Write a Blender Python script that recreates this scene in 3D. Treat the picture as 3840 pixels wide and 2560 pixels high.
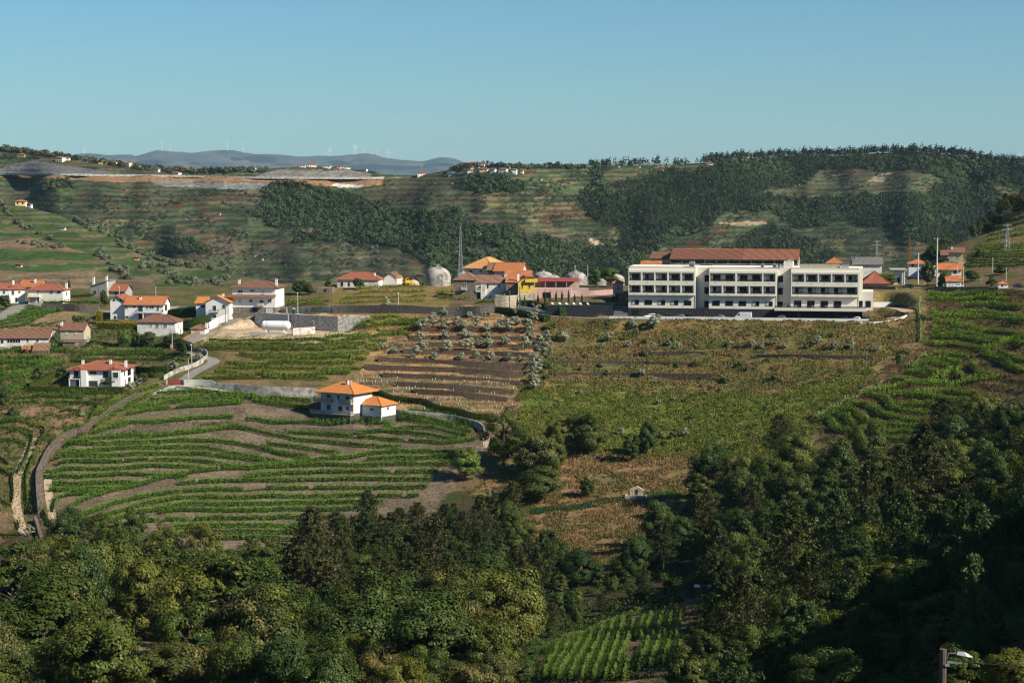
import bpy, math, random
import numpy as np
from mathutils import Vector, Matrix

for o in list(bpy.data.objects): bpy.data.objects.remove(o)
SC = bpy.context.scene
COL = SC.collection
R = math.radians
rng = np.random.default_rng(7)
random.seed(7)

# ------------------------------------------------------------------ camera
F, CX, CY, VH = 7467.0, 1920.0, 1280.0, 660.0      # focal length and horizon row in pixels of a 3840 wide frame
PITCH = math.atan((CY - VH) / F)
cam_d = bpy.data.cameras.new('camera')
cam_d.sensor_width = 36.0
cam_d.lens = F / 3840 * 36.0
cam_d.clip_start, cam_d.clip_end = 1.0, 40000.0
cam = bpy.data.objects.new('camera', cam_d); COL.objects.link(cam)
cam.location = (0, 0, 0)
cam.rotation_euler = (math.pi / 2 - PITCH, 0, 0)
SC.camera = cam

# ------------------------------------------------------------------ sky, sun, exposure
SUN_AZ, SUN_EL = R(62), R(35)                       # azimuth counted from straight behind the camera towards the right
to_sun = Vector((math.sin(SUN_AZ) * math.cos(SUN_EL), -math.cos(SUN_AZ) * math.cos(SUN_EL), math.sin(SUN_EL)))
W = bpy.data.worlds.new('World'); SC.world = W; W.use_nodes = True
nt = W.node_tree; nt.nodes.clear()
sky = nt.nodes.new('ShaderNodeTexSky'); sky.sky_type = 'NISHITA'; sky.sun_disc = False
sky.sun_elevation = SUN_EL; sky.sun_rotation = math.atan2(to_sun.x, to_sun.y)
sky.altitude = 600; sky.air_density = 1.0; sky.dust_density = 0.35; sky.ozone_density = 4.0
hs = nt.nodes.new('ShaderNodeMix'); hs.data_type = 'RGBA'; hs.blend_type = 'MULTIPLY'; hs.inputs[0].default_value = 1.0
hs.inputs[7].default_value = (0.60, 0.93, 1.03, 1)
bg = nt.nodes.new('ShaderNodeBackground'); bg.inputs[1].default_value = 0.057
wo = nt.nodes.new('ShaderNodeOutputWorld')
nt.links.new(sky.outputs[0], hs.inputs[6]); nt.links.new(hs.outputs[2], bg.inputs[0]); nt.links.new(bg.outputs[0], wo.inputs[0])
sun_d = bpy.data.lights.new('sun', 'SUN'); sun_d.energy = 5.0; sun_d.angle = R(0.5); sun_d.color = (1.0, 0.91, 0.76)
sun = bpy.data.objects.new('sun', sun_d); COL.objects.link(sun)
sun.rotation_euler = (-to_sun).to_track_quat('-Z', 'Y').to_euler()
SC.view_settings.view_transform = 'Standard'; SC.view_settings.look = 'None'
SC.view_settings.exposure = 0.68; SC.view_settings.gamma = 1.0; SC.view_settings.use_curve_mapping = False
SC.render.engine = 'CYCLES'
cy = SC.cycles
cy.max_bounces = 5; cy.diffuse_bounces = 1; cy.glossy_bounces = 2; cy.transmission_bounces = 3; cy.volume_bounces = 0
cy.transparent_max_bounces = 6; cy.use_denoising = True; cy.denoising_prefilter = 'NONE'; cy.denoising_input_passes = 'RGB_ALBEDO_NORMAL'; cy.pixel_filter_type = 'BLACKMAN_HARRIS'; cy.filter_width = 1.25; cy.caustics_reflective = False; cy.caustics_refractive = False

HAZE = 1.9e-5
# ------------------------------------------------------------------ pixel <-> place
def ray(u, v):
    "slope of the sight line through a pixel of the photograph: x per y, z per y"
    t = (v - CY) / F
    cp, sp = math.cos(PITCH), math.sin(PITCH)
    y = cp - t * sp
    return (u - CX) / F / y, (-sp - t * cp) / y
def at(u, v, d):
    a, b = ray(u, v)
    return np.array([a * d, d, b * d])
def proj(x, y, z):
    cp, sp = math.cos(PITCH), math.sin(PITCH)
    dep = np.maximum(y * cp - z * sp, 1e-3)
    up = y * sp + z * cp
    return CX + F * x / dep, CY - F * up / dep

# ------------------------------------------------------------------ value noise
def _h(ix, iy, s):
    n = (ix.astype(np.int64) * 374761393 + iy.astype(np.int64) * 668265263 + s * 1442695041) & 0x7fffffff
    n = ((n ^ (n >> 13)) * 1274126177) & 0x7fffffff
    return ((n ^ (n >> 16)) & 0xffff) / 65535.0
def vnoise(x, y, s=0):
    x = np.asarray(x, float); y = np.asarray(y, float)
    ix, iy = np.floor(x), np.floor(y); fx, fy = x - ix, y - iy
    fx = fx * fx * (3 - 2 * fx); fy = fy * fy * (3 - 2 * fy)
    a, b, c, d = _h(ix, iy, s), _h(ix + 1, iy, s), _h(ix, iy + 1, s), _h(ix + 1, iy + 1, s)
    return (a * (1 - fx) + b * fx) * (1 - fy) + (c * (1 - fx) + d * fx) * fy
def fbm(x, y, s=0, o=4):
    t, a, n = 0, 0.5, 0
    for i in range(o):
        t = t + a * vnoise(x * 2 ** i, y * 2 ** i, s + i * 17); n += a; a *= 0.5
    return t / n
def inpoly(u, v, poly):
    u = np.asarray(u, float); v = np.asarray(v, float)
    r = np.zeros(u.shape, bool); n = len(poly); j = n - 1
    for i in range(n):
        xi, yi = poly[i]; xj, yj = poly[j]
        if yi != yj:
            r ^= ((yi > v) != (yj > v)) & (u < (xj - xi) * (v - yi) / (yj - yi) + xi)
        j = i
    return r
def interp(x, tab):
    return np.interp(x, [t[0] for t in tab], [t[1] for t in tab])

# ------------------------------------------------------------------ object helpers
def tag(o, label=None, cat=None, group=None, kind=None):
    if label: o['label'] = label
    if cat: o['category'] = cat
    if group: o['group'] = group
    if kind: o['kind'] = kind
    return o
def empty(name, loc=(0, 0, 0), rz=0.0, parent=None):
    o = bpy.data.objects.new(name, None); COL.objects.link(o)
    o.location = loc; o.rotation_euler = (0, 0, rz); o.empty_display_size = 0.5
    if parent is not None: o.parent = parent
    return o
def mesh_np(name, V, Fc, mat=None, col=None, smooth=False, extra=None):
    "V (n,3) array, Fc (m,k) int array, col (n,3) vertex colours"
    V = np.asarray(V, np.float32); Fc = np.asarray(Fc, np.int32)
    me = bpy.data.meshes.new(name)
    m, k = Fc.shape
    me.vertices.add(len(V)); me.vertices.foreach_set('co', V.ravel())
    me.loops.add(m * k); me.loops.foreach_set('vertex_index', Fc.ravel())
    me.polygons.add(m)
    me.polygons.foreach_set('loop_start', np.arange(0, m * k, k, dtype=np.int32))
    try: me.polygons.foreach_set('loop_total', np.full(m, k, np.int32))
    except Exception: pass
    if smooth: me.polygons.foreach_set('use_smooth', np.ones(m, bool))
    for nm, c in ([('Col', col)] if col is not None else []) + (extra or []):
        at_ = me.color_attributes.new(nm, 'FLOAT_COLOR', 'POINT')
        c4 = np.ones((len(V), 4), np.float32); c4[:, :3] = c
        at_.data.foreach_set('color', c4.ravel())
    me.update(calc_edges=True)
    if mat is not None: me.materials.append(mat)
    return me
def ob(name, me, parent=None, loc=None, rz=None):
    o = bpy.data.objects.new(name, me); COL.objects.link(o)
    if parent is not None: o.parent = parent
    if loc is not None: o.location = loc
    if rz is not None: o.rotation_euler = (0, 0, rz)
    return o
class MB:
    "collects boxes, quads, prisms and tubes into one mesh"
    def __init__(s): s.v = []; s.f = []
    def add(s, vs, fs):
        n = len(s.v); s.v += [tuple(p) for p in vs]; s.f += [tuple(i + n for i in f) for f in fs]; return s
    def box(s, x0, y0, z0, x1, y1, z1):
        return s.add([(x0, y0, z0), (x1, y0, z0), (x1, y1, z0), (x0, y1, z0), (x0, y0, z1), (x1, y0, z1), (x1, y1, z1), (x0, y1, z1)],
                     [(0, 3, 2, 1), (4, 5, 6, 7), (0, 1, 5, 4), (1, 2, 6, 5), (2, 3, 7, 6), (3, 0, 4, 7)])
    def ring(s, x0, z0, x1, z1, t, y0, y1):
        s.box(x0, y0, z0, x0 + t, y1, z1); s.box(x1 - t, y0, z0, x1, y1, z1)
        s.box(x0 + t, y0, z1 - t, x1 - t, y1, z1); return s.box(x0 + t, y0, z0, x1 - t, y1, z0 + t)
    def tube(s, p, q, r0, r1=None, n=6):
        r1 = r0 if r1 is None else r1
        p, q = Vector(p), Vector(q); d = (q - p)
        if d.length < 1e-6: return s
        d.normalize(); a = d.orthogonal().normalized(); b = d.cross(a)
        vs = []
        for c, r in ((p, r0), (q, r1)):
            for i in range(n):
                t = 2 * math.pi * i / n; vs.append(c + a * math.cos(t) * r + b * math.sin(t) * r)
        fs = [(i, (i + 1) % n, n + (i + 1) % n, n + i) for i in range(n)] + [tuple(range(n - 1, -1, -1)), tuple(range(n, 2 * n))]
        return s.add(vs, fs)
    def prism(s, pts, y0, y1):
        "outline in x,z pushed from y0 to y1"
        n = len(pts)
        vs = [(x, y0, z) for x, z in pts] + [(x, y1, z) for x, z in pts]
        return s.add(vs, [tuple(range(n)), tuple(range(2 * n - 1, n - 1, -1))] + [(i, n + i, n + (i + 1) % n, (i + 1) % n) for i in range(n)])
    def lathe(s, prof, n=16, cx=0, cy=0):
        vs = []; fs = []
        for r, z in prof:
            for i in range(n):
                t = 2 * math.pi * i / n; vs.append((cx + r * math.cos(t), cy + r * math.sin(t), z))
        for j in range(len(prof) - 1):
            for i in range(n):
                k = (i + 1) % n; fs.append((j * n + i, j * n + k, (j + 1) * n + k, (j + 1) * n + i))
        fs.append(tuple(range((len(prof) - 1) * n, len(prof) * n)))
        return s.add(vs, fs)
    def mesh(s, name, mat, smooth=False):
        me = bpy.data.meshes.new(name); me.from_pydata(s.v, [], s.f)
        if mat is not None: me.materials.append(mat)
        if smooth:
            for p in me.polygons: p.use_smooth = True
        me.update(); return me
    def build(s, name, mat, parent=None, loc=None, rz=None, smooth=False):
        return ob(name, s.mesh(name, mat, smooth), parent, loc, rz)
ORD = ['first', 'second', 'third', 'fourth', 'fifth', 'sixth', 'seventh', 'eighth', 'ninth', 'tenth', 'eleventh', 'twelfth', 'thirteenth',
       'fourteenth', 'fifteenth', 'sixteenth', 'seventeenth', 'eighteenth', 'nineteenth', 'twentieth']
def ordn(i):
    if i < 20: return ORD[i]
    n = i + 1
    return '%d%s' % (n, 'th' if 10 <= n % 100 <= 20 else {1: 'st', 2: 'nd', 3: 'rd'}.get(n % 10, 'th'))

# ------------------------------------------------------------------ materials
def newmat(name):
    m = bpy.data.materials.new(name); m.use_nodes = True
    return m, m.node_tree.nodes, m.node_tree.links
def pmat(name, base, var=0.25, scale=1.0, bump=0.0, bscale=None, rough=0.85, spec=0.2, attr=False, metal=0.0, second=None, sec_scale=0.3, objvar=0.0, detail=5.0):
    m, N, L = newmat(name)
    b = N['Principled BSDF']
    b.inputs['Roughness'].default_value = rough; b.inputs['Specular IOR Level'].default_value = spec; b.inputs['Metallic'].default_value = metal
    geo = N.new('ShaderNodeNewGeometry'); tc = N.new('ShaderNodeTexCoord')
    co = tc.outputs['Object']
    nz = N.new('ShaderNodeTexNoise'); nz.inputs['Scale'].default_value = scale; nz.inputs['Detail'].default_value = detail
    L.new(co, nz.inputs['Vector'])
    mr = N.new('ShaderNodeMapRange'); mr.inputs[1].default_value = 0.25; mr.inputs[2].default_value = 0.75
    mr.inputs[3].default_value = 1 - var; mr.inputs[4].default_value = 1 + var
    L.new(nz.outputs['Fac'], mr.inputs[0])
    mul = N.new('ShaderNodeVectorMath'); mul.operation = 'SCALE'
    if attr:
        at_ = N.new('ShaderNodeAttribute'); at_.attribute_name = 'Col'; src = at_.outputs['Color']
    else:
        rgb = N.new('ShaderNodeRGB'); rgb.outputs[0].default_value = (*base, 1); src = rgb.outputs[0]
    if second is not None:
        n2 = N.new('ShaderNodeTexNoise'); n2.inputs['Scale'].default_value = sec_scale; n2.inputs['Detail'].default_value = 6.0
        L.new(co, n2.inputs['Vector'])
        cr = N.new('ShaderNodeMapRange'); cr.inputs[1].default_value = 0.45; cr.inputs[2].default_value = 0.62
        L.new(n2.outputs['Fac'], cr.inputs[0])
        mx = N.new('ShaderNodeMix'); mx.data_type = 'RGBA'; L.new(cr.outputs[0], mx.inputs[0]); L.new(src, mx.inputs[6])
        mx.inputs[7].default_value = (*second, 1); src = mx.outputs[2]
    L.new(src, mul.inputs[0]); L.new(mr.outputs[0], mul.inputs['Scale'])
    out = mul.outputs[0]
    if objvar:
        oi = N.new('ShaderNodeObjectInfo')
        m2 = N.new('ShaderNodeMapRange'); m2.inputs[3].default_value = 1 - objvar; m2.inputs[4].default_value = 1 + objvar
        L.new(oi.outputs['Random'], m2.inputs[0])
        hsv = N.new('ShaderNodeHueSaturation'); L.new(out, hsv.inputs['Color']); L.new(m2.outputs[0], hsv.inputs['Value'])
        m3 = N.new('ShaderNodeMath'); m3.operation = 'MULTIPLY_ADD'; L.new(oi.outputs['Random'], m3.inputs[0]); m3.inputs[1].default_value = -0.035; m3.inputs[2].default_value = 0.518
        L.new(m3.outputs[0], hsv.inputs['Hue']); out = hsv.outputs[0]
    L.new(out, b.inputs['Base Color'])
    if bump:
        bz = N.new('ShaderNodeTexNoise'); bz.inputs['Scale'].default_value = bscale or scale * 3; bz.inputs['Detail'].default_value = 4
        L.new(co, bz.inputs['Vector'])
        bp = N.new('ShaderNodeBump'); bp.inputs['Strength'].default_value = 0.8; bp.inputs['Distance'].default_value = bump
        L.new(bz.outputs['Fac'], bp.inputs['Height']); L.new(bp.outputs[0], b.inputs['Normal'])
    return m
def leafmat(name, base, objvar=0.25, trans=0.25, gloss=0.015):
    "leaf faces: colour varies by leaf (attribute) and by plant"
    m, N, L = newmat(name); N.remove(N['Principled BSDF'])
    at_ = N.new('ShaderNodeAttribute'); at_.attribute_name = 'Col'
    rgb = N.new('ShaderNodeMix'); rgb.data_type = 'RGBA'; rgb.blend_type = 'MULTIPLY'; rgb.inputs[0].default_value = 1
    L.new(at_.outputs['Color'], rgb.inputs[6]); rgb.inputs[7].default_value = (*base, 1)
    oi = N.new('ShaderNodeObjectInfo')
    m2 = N.new('ShaderNodeMapRange'); m2.inputs[3].default_value = 1 - objvar; m2.inputs[4].default_value = 1 + objvar
    L.new(oi.outputs['Random'], m2.inputs[0])
    m3 = N.new('ShaderNodeMath'); m3.operation = 'MULTIPLY_ADD'; L.new(oi.outputs['Random'], m3.inputs[0]); m3.inputs[1].default_value = -0.05 * (objvar > 0); m3.inputs[2].default_value = 0.5 + 0.025 * (objvar > 0)
    hsv = N.new('ShaderNodeHueSaturation'); L.new(rgb.outputs[2], hsv.inputs['Color']); L.new(m2.outputs[0], hsv.inputs['Value']); L.new(m3.outputs[0], hsv.inputs['Hue'])
    d = N.new('ShaderNodeBsdfDiffuse'); t = N.new('ShaderNodeBsdfTranslucent'); mx = N.new('ShaderNodeMixShader'); mx.inputs[0].default_value = trans
    L.new(hsv.outputs[0], d.inputs[0]); L.new(hsv.outputs[0], t.inputs[0]); L.new(d.outputs[0], mx.inputs[1]); L.new(t.outputs[0], mx.inputs[2])
    g = N.new('ShaderNodeBsdfGlossy'); g.inputs['Roughness'].default_value = 0.45; g.inputs[0].default_value = (0.6, 0.65, 0.6, 1)
    m4 = N.new('ShaderNodeMixShader'); m4.inputs[0].default_value = gloss
    L.new(mx.outputs[0], m4.inputs[1]); L.new(g.outputs[0], m4.inputs[2])
    L.new(m4.outputs[0], N['Material Output'].inputs[0])
    return m
def tilemat(name, base, dark, var=0.25):
    "roof tiles: ribs run down the slope, weathering in patches, some relief"
    m, N, L = newmat(name); b = N['Principled BSDF']; b.inputs['Roughness'].default_value = 0.8; b.inputs['Specular IOR Level'].default_value = 0.25
    tc = N.new('ShaderNodeTexCoord'); sx = N.new('ShaderNodeSeparateXYZ'); sn = N.new('ShaderNodeSeparateXYZ')
    L.new(tc.outputs['Object'], sx.inputs[0]); L.new(tc.outputs['Normal'], sn.inputs[0])
    ax = N.new('ShaderNodeMath'); ax.operation = 'ABSOLUTE'; L.new(sn.outputs[0], ax.inputs[0])
    ay = N.new('ShaderNodeMath'); ay.operation = 'ABSOLUTE'; L.new(sn.outputs[1], ay.inputs[0])
    gt = N.new('ShaderNodeMath'); gt.operation = 'GREATER_THAN'; L.new(ax.outputs[0], gt.inputs[0]); L.new(ay.outputs[0], gt.inputs[1])
    mx = N.new('ShaderNodeMix'); L.new(gt.outputs[0], mx.inputs[0]); L.new(sx.outputs[0], mx.inputs[2]); L.new(sx.outputs[1], mx.inputs[3])
    s = N.new('ShaderNodeMath'); s.operation = 'MULTIPLY'; s.inputs[1].default_value = 2 * math.pi / 0.42; L.new(mx.outputs[0], s.inputs[0])
    sn_ = N.new('ShaderNodeMath'); sn_.operation = 'SINE'; L.new(s.outputs[0], sn_.inputs[0])
    s2 = N.new('ShaderNodeMath'); s2.operation = 'MULTIPLY'; s2.inputs[1].default_value = 2 * math.pi / 0.3; L.new(sx.outputs[2], s2.inputs[0])
    sn2 = N.new('ShaderNodeMath'); sn2.operation = 'SINE'; L.new(s2.outputs[0], sn2.inputs[0])
    h = N.new('ShaderNodeMath'); h.operation = 'MULTIPLY_ADD'; L.new(sn2.outputs[0], h.inputs[0]); h.inputs[1].default_value = 0.3; L.new(sn_.outputs[0], h.inputs[2])
    bp = N.new('ShaderNodeBump'); bp.inputs['Distance'].default_value = 0.08; bp.inputs['Strength'].default_value = 0.9
    L.new(h.outputs[0], bp.inputs['Height']); L.new(bp.outputs[0], b.inputs['Normal'])
    n1 = N.new('ShaderNodeTexNoise'); n1.inputs['Scale'].default_value = 0.9; n1.inputs['Detail'].default_value = 8; n1.inputs['Roughness'].default_value = 0.7; L.new(tc.outputs['Object'], n1.inputs['Vector'])
    r1 = N.new('ShaderNodeMapRange'); r1.inputs[1].default_value = 0.38; r1.inputs[2].default_value = 0.68; L.new(n1.outputs['Fac'], r1.inputs[0])
    c = N.new('ShaderNodeMix'); c.data_type = 'RGBA'; L.new(r1.outputs[0], c.inputs[0]); c.inputs[6].default_value = (*base, 1); c.inputs[7].default_value = (*dark, 1)
    n2 = N.new('ShaderNodeTexNoise'); n2.inputs['Scale'].default_value = 4.0; n2.inputs['Detail'].default_value = 3; L.new(tc.outputs['Object'], n2.inputs['Vector'])
    r2 = N.new('ShaderNodeMapRange'); r2.inputs[1].default_value = 0.3; r2.inputs[2].default_value = 0.7; r2.inputs[3].default_value = 1 - var; r2.inputs[4].default_value = 1 + var; L.new(n2.outputs['Fac'], r2.inputs[0])
    v = N.new('ShaderNodeVectorMath'); v.operation = 'SCALE'; L.new(c.outputs[2], v.inputs[0]); L.new(r2.outputs[0], v.inputs['Scale'])
    L.new(v.outputs[0], b.inputs['Base Color']); return m
def stonemat(name, base, mortar, sx=2.2, bump=0.06):
    "coursed rubble stone"
    m, N, L = newmat(name); b = N['Principled BSDF']; b.inputs['Roughness'].default_value = 0.9; b.inputs['Specular IOR Level'].default_value = 0.15
    tc = N.new('ShaderNodeTexCoord'); mp = N.new('ShaderNodeMapping'); mp.inputs['Scale'].default_value = (sx, sx, sx * 1.7); L.new(tc.outputs['Object'], mp.inputs[0])
    vo = N.new('ShaderNodeTexVoronoi'); vo.feature = 'DISTANCE_TO_EDGE'; L.new(mp.outputs[0], vo.inputs['Vector']); vo.inputs['Scale'].default_value = 1
    v2 = N.new('ShaderNodeTexVoronoi'); L.new(mp.outputs[0], v2.inputs['Vector']); v2.inputs['Scale'].default_value = 1
    r = N.new('ShaderNodeMapRange'); r.inputs[1].default_value = 0.02; r.inputs[2].default_value = 0.12; L.new(vo.outputs['Distance'], r.inputs[0])
    hs_ = N.new('ShaderNodeSeparateColor'); L.new(v2.outputs['Color'], hs_.inputs[0])
    r2 = N.new('ShaderNodeMapRange'); r2.inputs[3].default_value = 0.55; r2.inputs[4].default_value = 1.35; L.new(hs_.outputs[0], r2.inputs[0])
    v = N.new('ShaderNodeVectorMath'); v.operation = 'SCALE'; v.inputs[0].default_value = base; L.new(r2.outputs[0], v.inputs['Scale'])
    c = N.new('ShaderNodeMix'); c.data_type = 'RGBA'; L.new(r.outputs[0], c.inputs[0]); c.inputs[6].default_value = (*mortar, 1); L.new(v.outputs[0], c.inputs[7])
    L.new(c.outputs[2], b.inputs['Base Color'])
    bp = N.new('ShaderNodeBump'); bp.inputs['Distance'].default_value = bump; L.new(r.outputs[0], bp.inputs['Height']); L.new(bp.outputs[0], b.inputs['Normal'])
    return m
def glassmat(name, col=(0.01, 0.012, 0.014)):
    m, N, L = newmat(name); b = N['Principled BSDF']
    b.inputs['Base Color'].default_value = (*col, 1); b.inputs['Roughness'].default_value = 0.06; b.inputs['Specular IOR Level'].default_value = 0.6
    return m

M = {}
M['ground'] = pmat('ground_soil', (0.2, 0.15, 0.1), var=0.42, scale=0.9, bump=0.25, bscale=1.6, attr=True, rough=0.95, spec=0.05, detail=9)
M['white'] = pmat('white_render', (0.72, 0.71, 0.69), var=0.06, scale=0.35, rough=0.9, spec=0.1, bump=0.004, bscale=12)
M['offwhite'] = pmat('weathered_white_render', (0.68, 0.66, 0.61), var=0.18, scale=0.5, rough=0.9, spec=0.1, second=(0.5, 0.47, 0.42), sec_scale=0.35)
M['cream'] = pmat('cream_render', (0.70, 0.66, 0.55), var=0.10, scale=0.6, rough=0.9, spec=0.1)
M['hotelcream'] = pmat('warm_white_render', (0.74, 0.70, 0.60), var=0.035, scale=0.2, rough=0.9, spec=0.1)
M['bluegrey'] = pmat('pale_blue_render', (0.56, 0.60, 0.65), var=0.06, scale=0.5, rough=0.9, spec=0.1)
M['yellow'] = pmat('yellow_render', (0.66, 0.44, 0.06), var=0.07, scale=0.6, rough=0.9, spec=0.1)
M['pink'] = pmat('pink_render', (0.54, 0.37, 0.33), var=0.10, scale=0.6, rough=0.9, spec=0.1)
M['paleyellow'] = pmat('pale_yellow_render', (0.74, 0.60, 0.30), var=0.08, scale=0.6, rough=0.9, spec=0.1)
M['beige'] = pmat('beige_render', (0.42, 0.36, 0.26), var=0.14, scale=0.7, rough=0.9, spec=0.1)
M['grey'] = pmat('grey_render', (0.30, 0.30, 0.29), var=0.14, scale=0.7, rough=0.9, spec=0.1)
M['concrete'] = pmat('weathered_concrete', (0.40, 0.385, 0.35), var=0.22, scale=0.6, rough=0.9, spec=0.1, second=(0.20, 0.19, 0.17), sec_scale=0.5, bump=0.01)
M['cleanconcrete'] = pmat('board_marked_concrete', (0.42, 0.41, 0.38), var=0.12, scale=0.8, rough=0.85, spec=0.15, bump=0.006)
M['stone'] = stonemat('rubble_stone', (0.24, 0.20, 0.155), (0.13, 0.11, 0.085))
M['palestone'] = stonemat('pale_ashlar', (0.52, 0.45, 0.33), (0.36, 0.31, 0.23), 1.5, 0.03)
M['darkstone'] = stonemat('dark_schist', (0.065, 0.06, 0.055), (0.16, 0.15, 0.14), 2.4, 0.05)
M['slate'] = stonemat('dark_slate_cladding', (0.038, 0.041, 0.046), (0.022, 0.024, 0.027), 2.6, 0.03)
M['drywall'] = stonemat('dry_stone', (0.20, 0.16, 0.12), (0.05, 0.04, 0.03), 2.6, 0.12)
M['asphalt'] = pmat('worn_asphalt', (0.22, 0.21, 0.19), var=0.16, scale=0.5, rough=0.95, spec=0.1)
M['dirt'] = pmat('dirt_track', (0.36, 0.28, 0.19), var=0.2, scale=0.8, rough=0.95, spec=0.05, bump=0.06)
M['sand'] = pmat('bare_sand', (0.50, 0.39, 0.26), var=0.16, scale=0.5, rough=0.95, spec=0.05, bump=0.1, second=(0.40, 0.31, 0.22), sec_scale=0.12)
M['tileorange'] = tilemat('orange_roof_tiles', (0.50, 0.185, 0.065), (0.38, 0.135, 0.055), 0.22)
M['tilebright'] = tilemat('bright_orange_roof_tiles', (0.60, 0.235, 0.06), (0.48, 0.175, 0.05), 0.2)
M['tilered'] = tilemat('red_roof_tiles', (0.36, 0.12, 0.065), (0.24, 0.085, 0.055), 0.25)
M['tilebrown'] = tilemat('brown_roof_tiles', (0.24, 0.12, 0.075), (0.14, 0.075, 0.05), 0.25)
M['tileold'] = tilemat('mossy_old_roof_tiles', (0.30, 0.15, 0.09), (0.16, 0.11, 0.08), 0.3)
M['tilepale'] = tilemat('pale_orange_roof_tiles', (0.66, 0.33, 0.12), (0.56, 0.26, 0.09), 0.12)
M['tilegrey'] = tilemat('grey_roof_tiles', (0.20, 0.19, 0.18), (0.13, 0.12, 0.11), 0.2)
M['redmetal'] = pmat('red_metal_sheet', (0.28, 0.055, 0.05), var=0.1, scale=1.0, rough=0.5, spec=0.4)
M['glass'] = glassmat('dark_window_glass')
M['curtain'] = pmat('pale_curtain', (0.42, 0.43, 0.42), var=0.2, scale=3)
M['frame'] = pmat('dark_window_frame', (0.03, 0.03, 0.032), var=0.05, rough=0.5, spec=0.4)
M['whiteframe'] = pmat('white_window_frame', (0.75, 0.75, 0.73), var=0.04, rough=0.5, spec=0.4)
M['shutter'] = pmat('dark_green_shutter', (0.015, 0.045, 0.035), var=0.1, rough=0.6, spec=0.3)
M['brownwood'] = pmat('dark_brown_wood', (0.085, 0.03, 0.02), var=0.2, scale=3, rough=0.6, spec=0.3)
M['wood'] = pmat('warm_timber_boards', (0.36, 0.19, 0.075), var=0.2, scale=2, rough=0.7, spec=0.2)
M['metal'] = pmat('galvanised_steel', (0.42, 0.43, 0.44), var=0.1, scale=2, rough=0.45, spec=0.5, metal=0.6)
M['darkmetal'] = pmat('dark_painted_steel', (0.05, 0.05, 0.052), var=0.1, rough=0.5, spec=0.4)
M['whitemetal'] = pmat('white_painted_steel', (0.78, 0.79, 0.80), var=0.03, scale=0.4, rough=0.28, spec=0.5)
M['pole'] = pmat('concrete_pole', (0.50, 0.49, 0.46), var=0.12, scale=1.2, rough=0.85)
M['woodpole'] = pmat('tarred_wooden_pole', (0.10, 0.075, 0.055), var=0.25, scale=2, rough=0.85)
M['rust'] = pmat('rusty_steel', (0.30, 0.12, 0.05), var=0.25, scale=2, rough=0.8)
M['bark'] = pmat('bark', (0.075, 0.052, 0.036), var=0.35, scale=2.5, bump=0.05, rough=0.95, spec=0.05)
M['palebark'] = pmat('pale_bark', (0.17, 0.14, 0.105), var=0.35, scale=2.5, bump=0.05, rough=0.95, spec=0.05)

# ================================================================== THE LAND
# control points of the near valley: pixel column, pixel row, metres from the camera
CP = []
for u, rows in {
    -900: [(1090, 830), (1200, 770), (1300, 720), (1450, 650), (1600, 600), (1800, 570), (2000, 540), (2200, 490), (2400, 390), (2560, 290)],
    0:    [(1085, 860), (1130, 810), (1200, 765), (1300, 715), (1450, 645), (1600, 598), (1800, 570), (2000, 540), (2150, 505), (2280, 455), (2400, 380), (2560, 280)],
    600:  [(1075, 860), (1130, 800), (1200, 750), (1300, 710), (1450, 650), (1600, 608), (1800, 574), (2000, 540), (2150, 505), (2280, 455), (2400, 380), (2560, 285)],
    1200: [(1060, 830), (1120, 780), (1180, 735), (1250, 705), (1400, 662), (1500, 640), (1600, 620), (1700, 601), (1800, 582), (2000, 545), (2150, 506), (2300, 445), (2560, 290)],
    1900: [(1062, 830), (1120, 770), (1190, 722), (1300, 692), (1400, 668), (1550, 634), (1700, 600), (1850, 568), (2000, 530), (2200, 470), (2400, 372), (2560, 282)],
    2600: [(1075, 800), (1130, 755), (1190, 712), (1270, 694), (1400, 666), (1550, 631), (1700, 595), (1850, 558), (2000, 512), (2200, 430), (2400, 340), (2560, 262)],
    3200: [(1070, 800), (1150, 712), (1300, 668), (1450, 630), (1600, 590), (1750, 545), (1900, 490), (2100, 400), (2300, 310), (2560, 220)],
    3550: [(1010, 860), (1075, 765), (1200, 692), (1350, 648), (1500, 602), (1650, 552), (1850, 470), (2100, 370), (2350, 270), (2560, 205)],
    3840: [(750, 1060), (830, 990), (930, 890), (1000, 815), (1085, 720), (1200, 678), (1350, 632), (1500, 582), (1650, 530), (1850, 450), (2100, 345), (2400, 235), (2560, 188)],
    3600: [(905, 930), (960, 880)],
    3300: [(1040, 850)],
    4500: [(980, 700), (1080, 600)],
    5000: [(960, 620), (1030, 500), (1070, 400), (1100, 300), (1130, 200)],  # unseen hillside added beyond the right edge, shaped to shade the right wood
}.items():
    for v, d in rows: CP.append(at(u, v, d))
for x, y, z in [(-420, 1150, -150), (-250, 1150, -150), (-100, 1150, -150), (50, 1150, -150), (170, 1120, -140), (230, 1180, -120), (320, 1250, -90), (450, 1250, -60),
                (-420, 960, -66), (-250, 955, -66), (-110, 930, -62), (0, 920, -60), (100, 900, -60), (165, 930, -60), (-450, 1300, -170), (0, 1300, -170), (200, 1300, -150),
                (0, 0, -7), (-200, 0, -20), (200, 0, 5), (0, 70, -25), (-200, 100, -40), (0, 150, -45), (-150, 200, -62), (60, 120, -33), (-420, 0, -30), (-420, 250, -75),
                (430, 0, 20), (430, 400, 20), (430, 700, 0), (430, 1000, -10), (130, 60, -5), (300, 200, 15)]:
    CP.append(np.array([x, y, z], float))
CP = np.array(CP)
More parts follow.
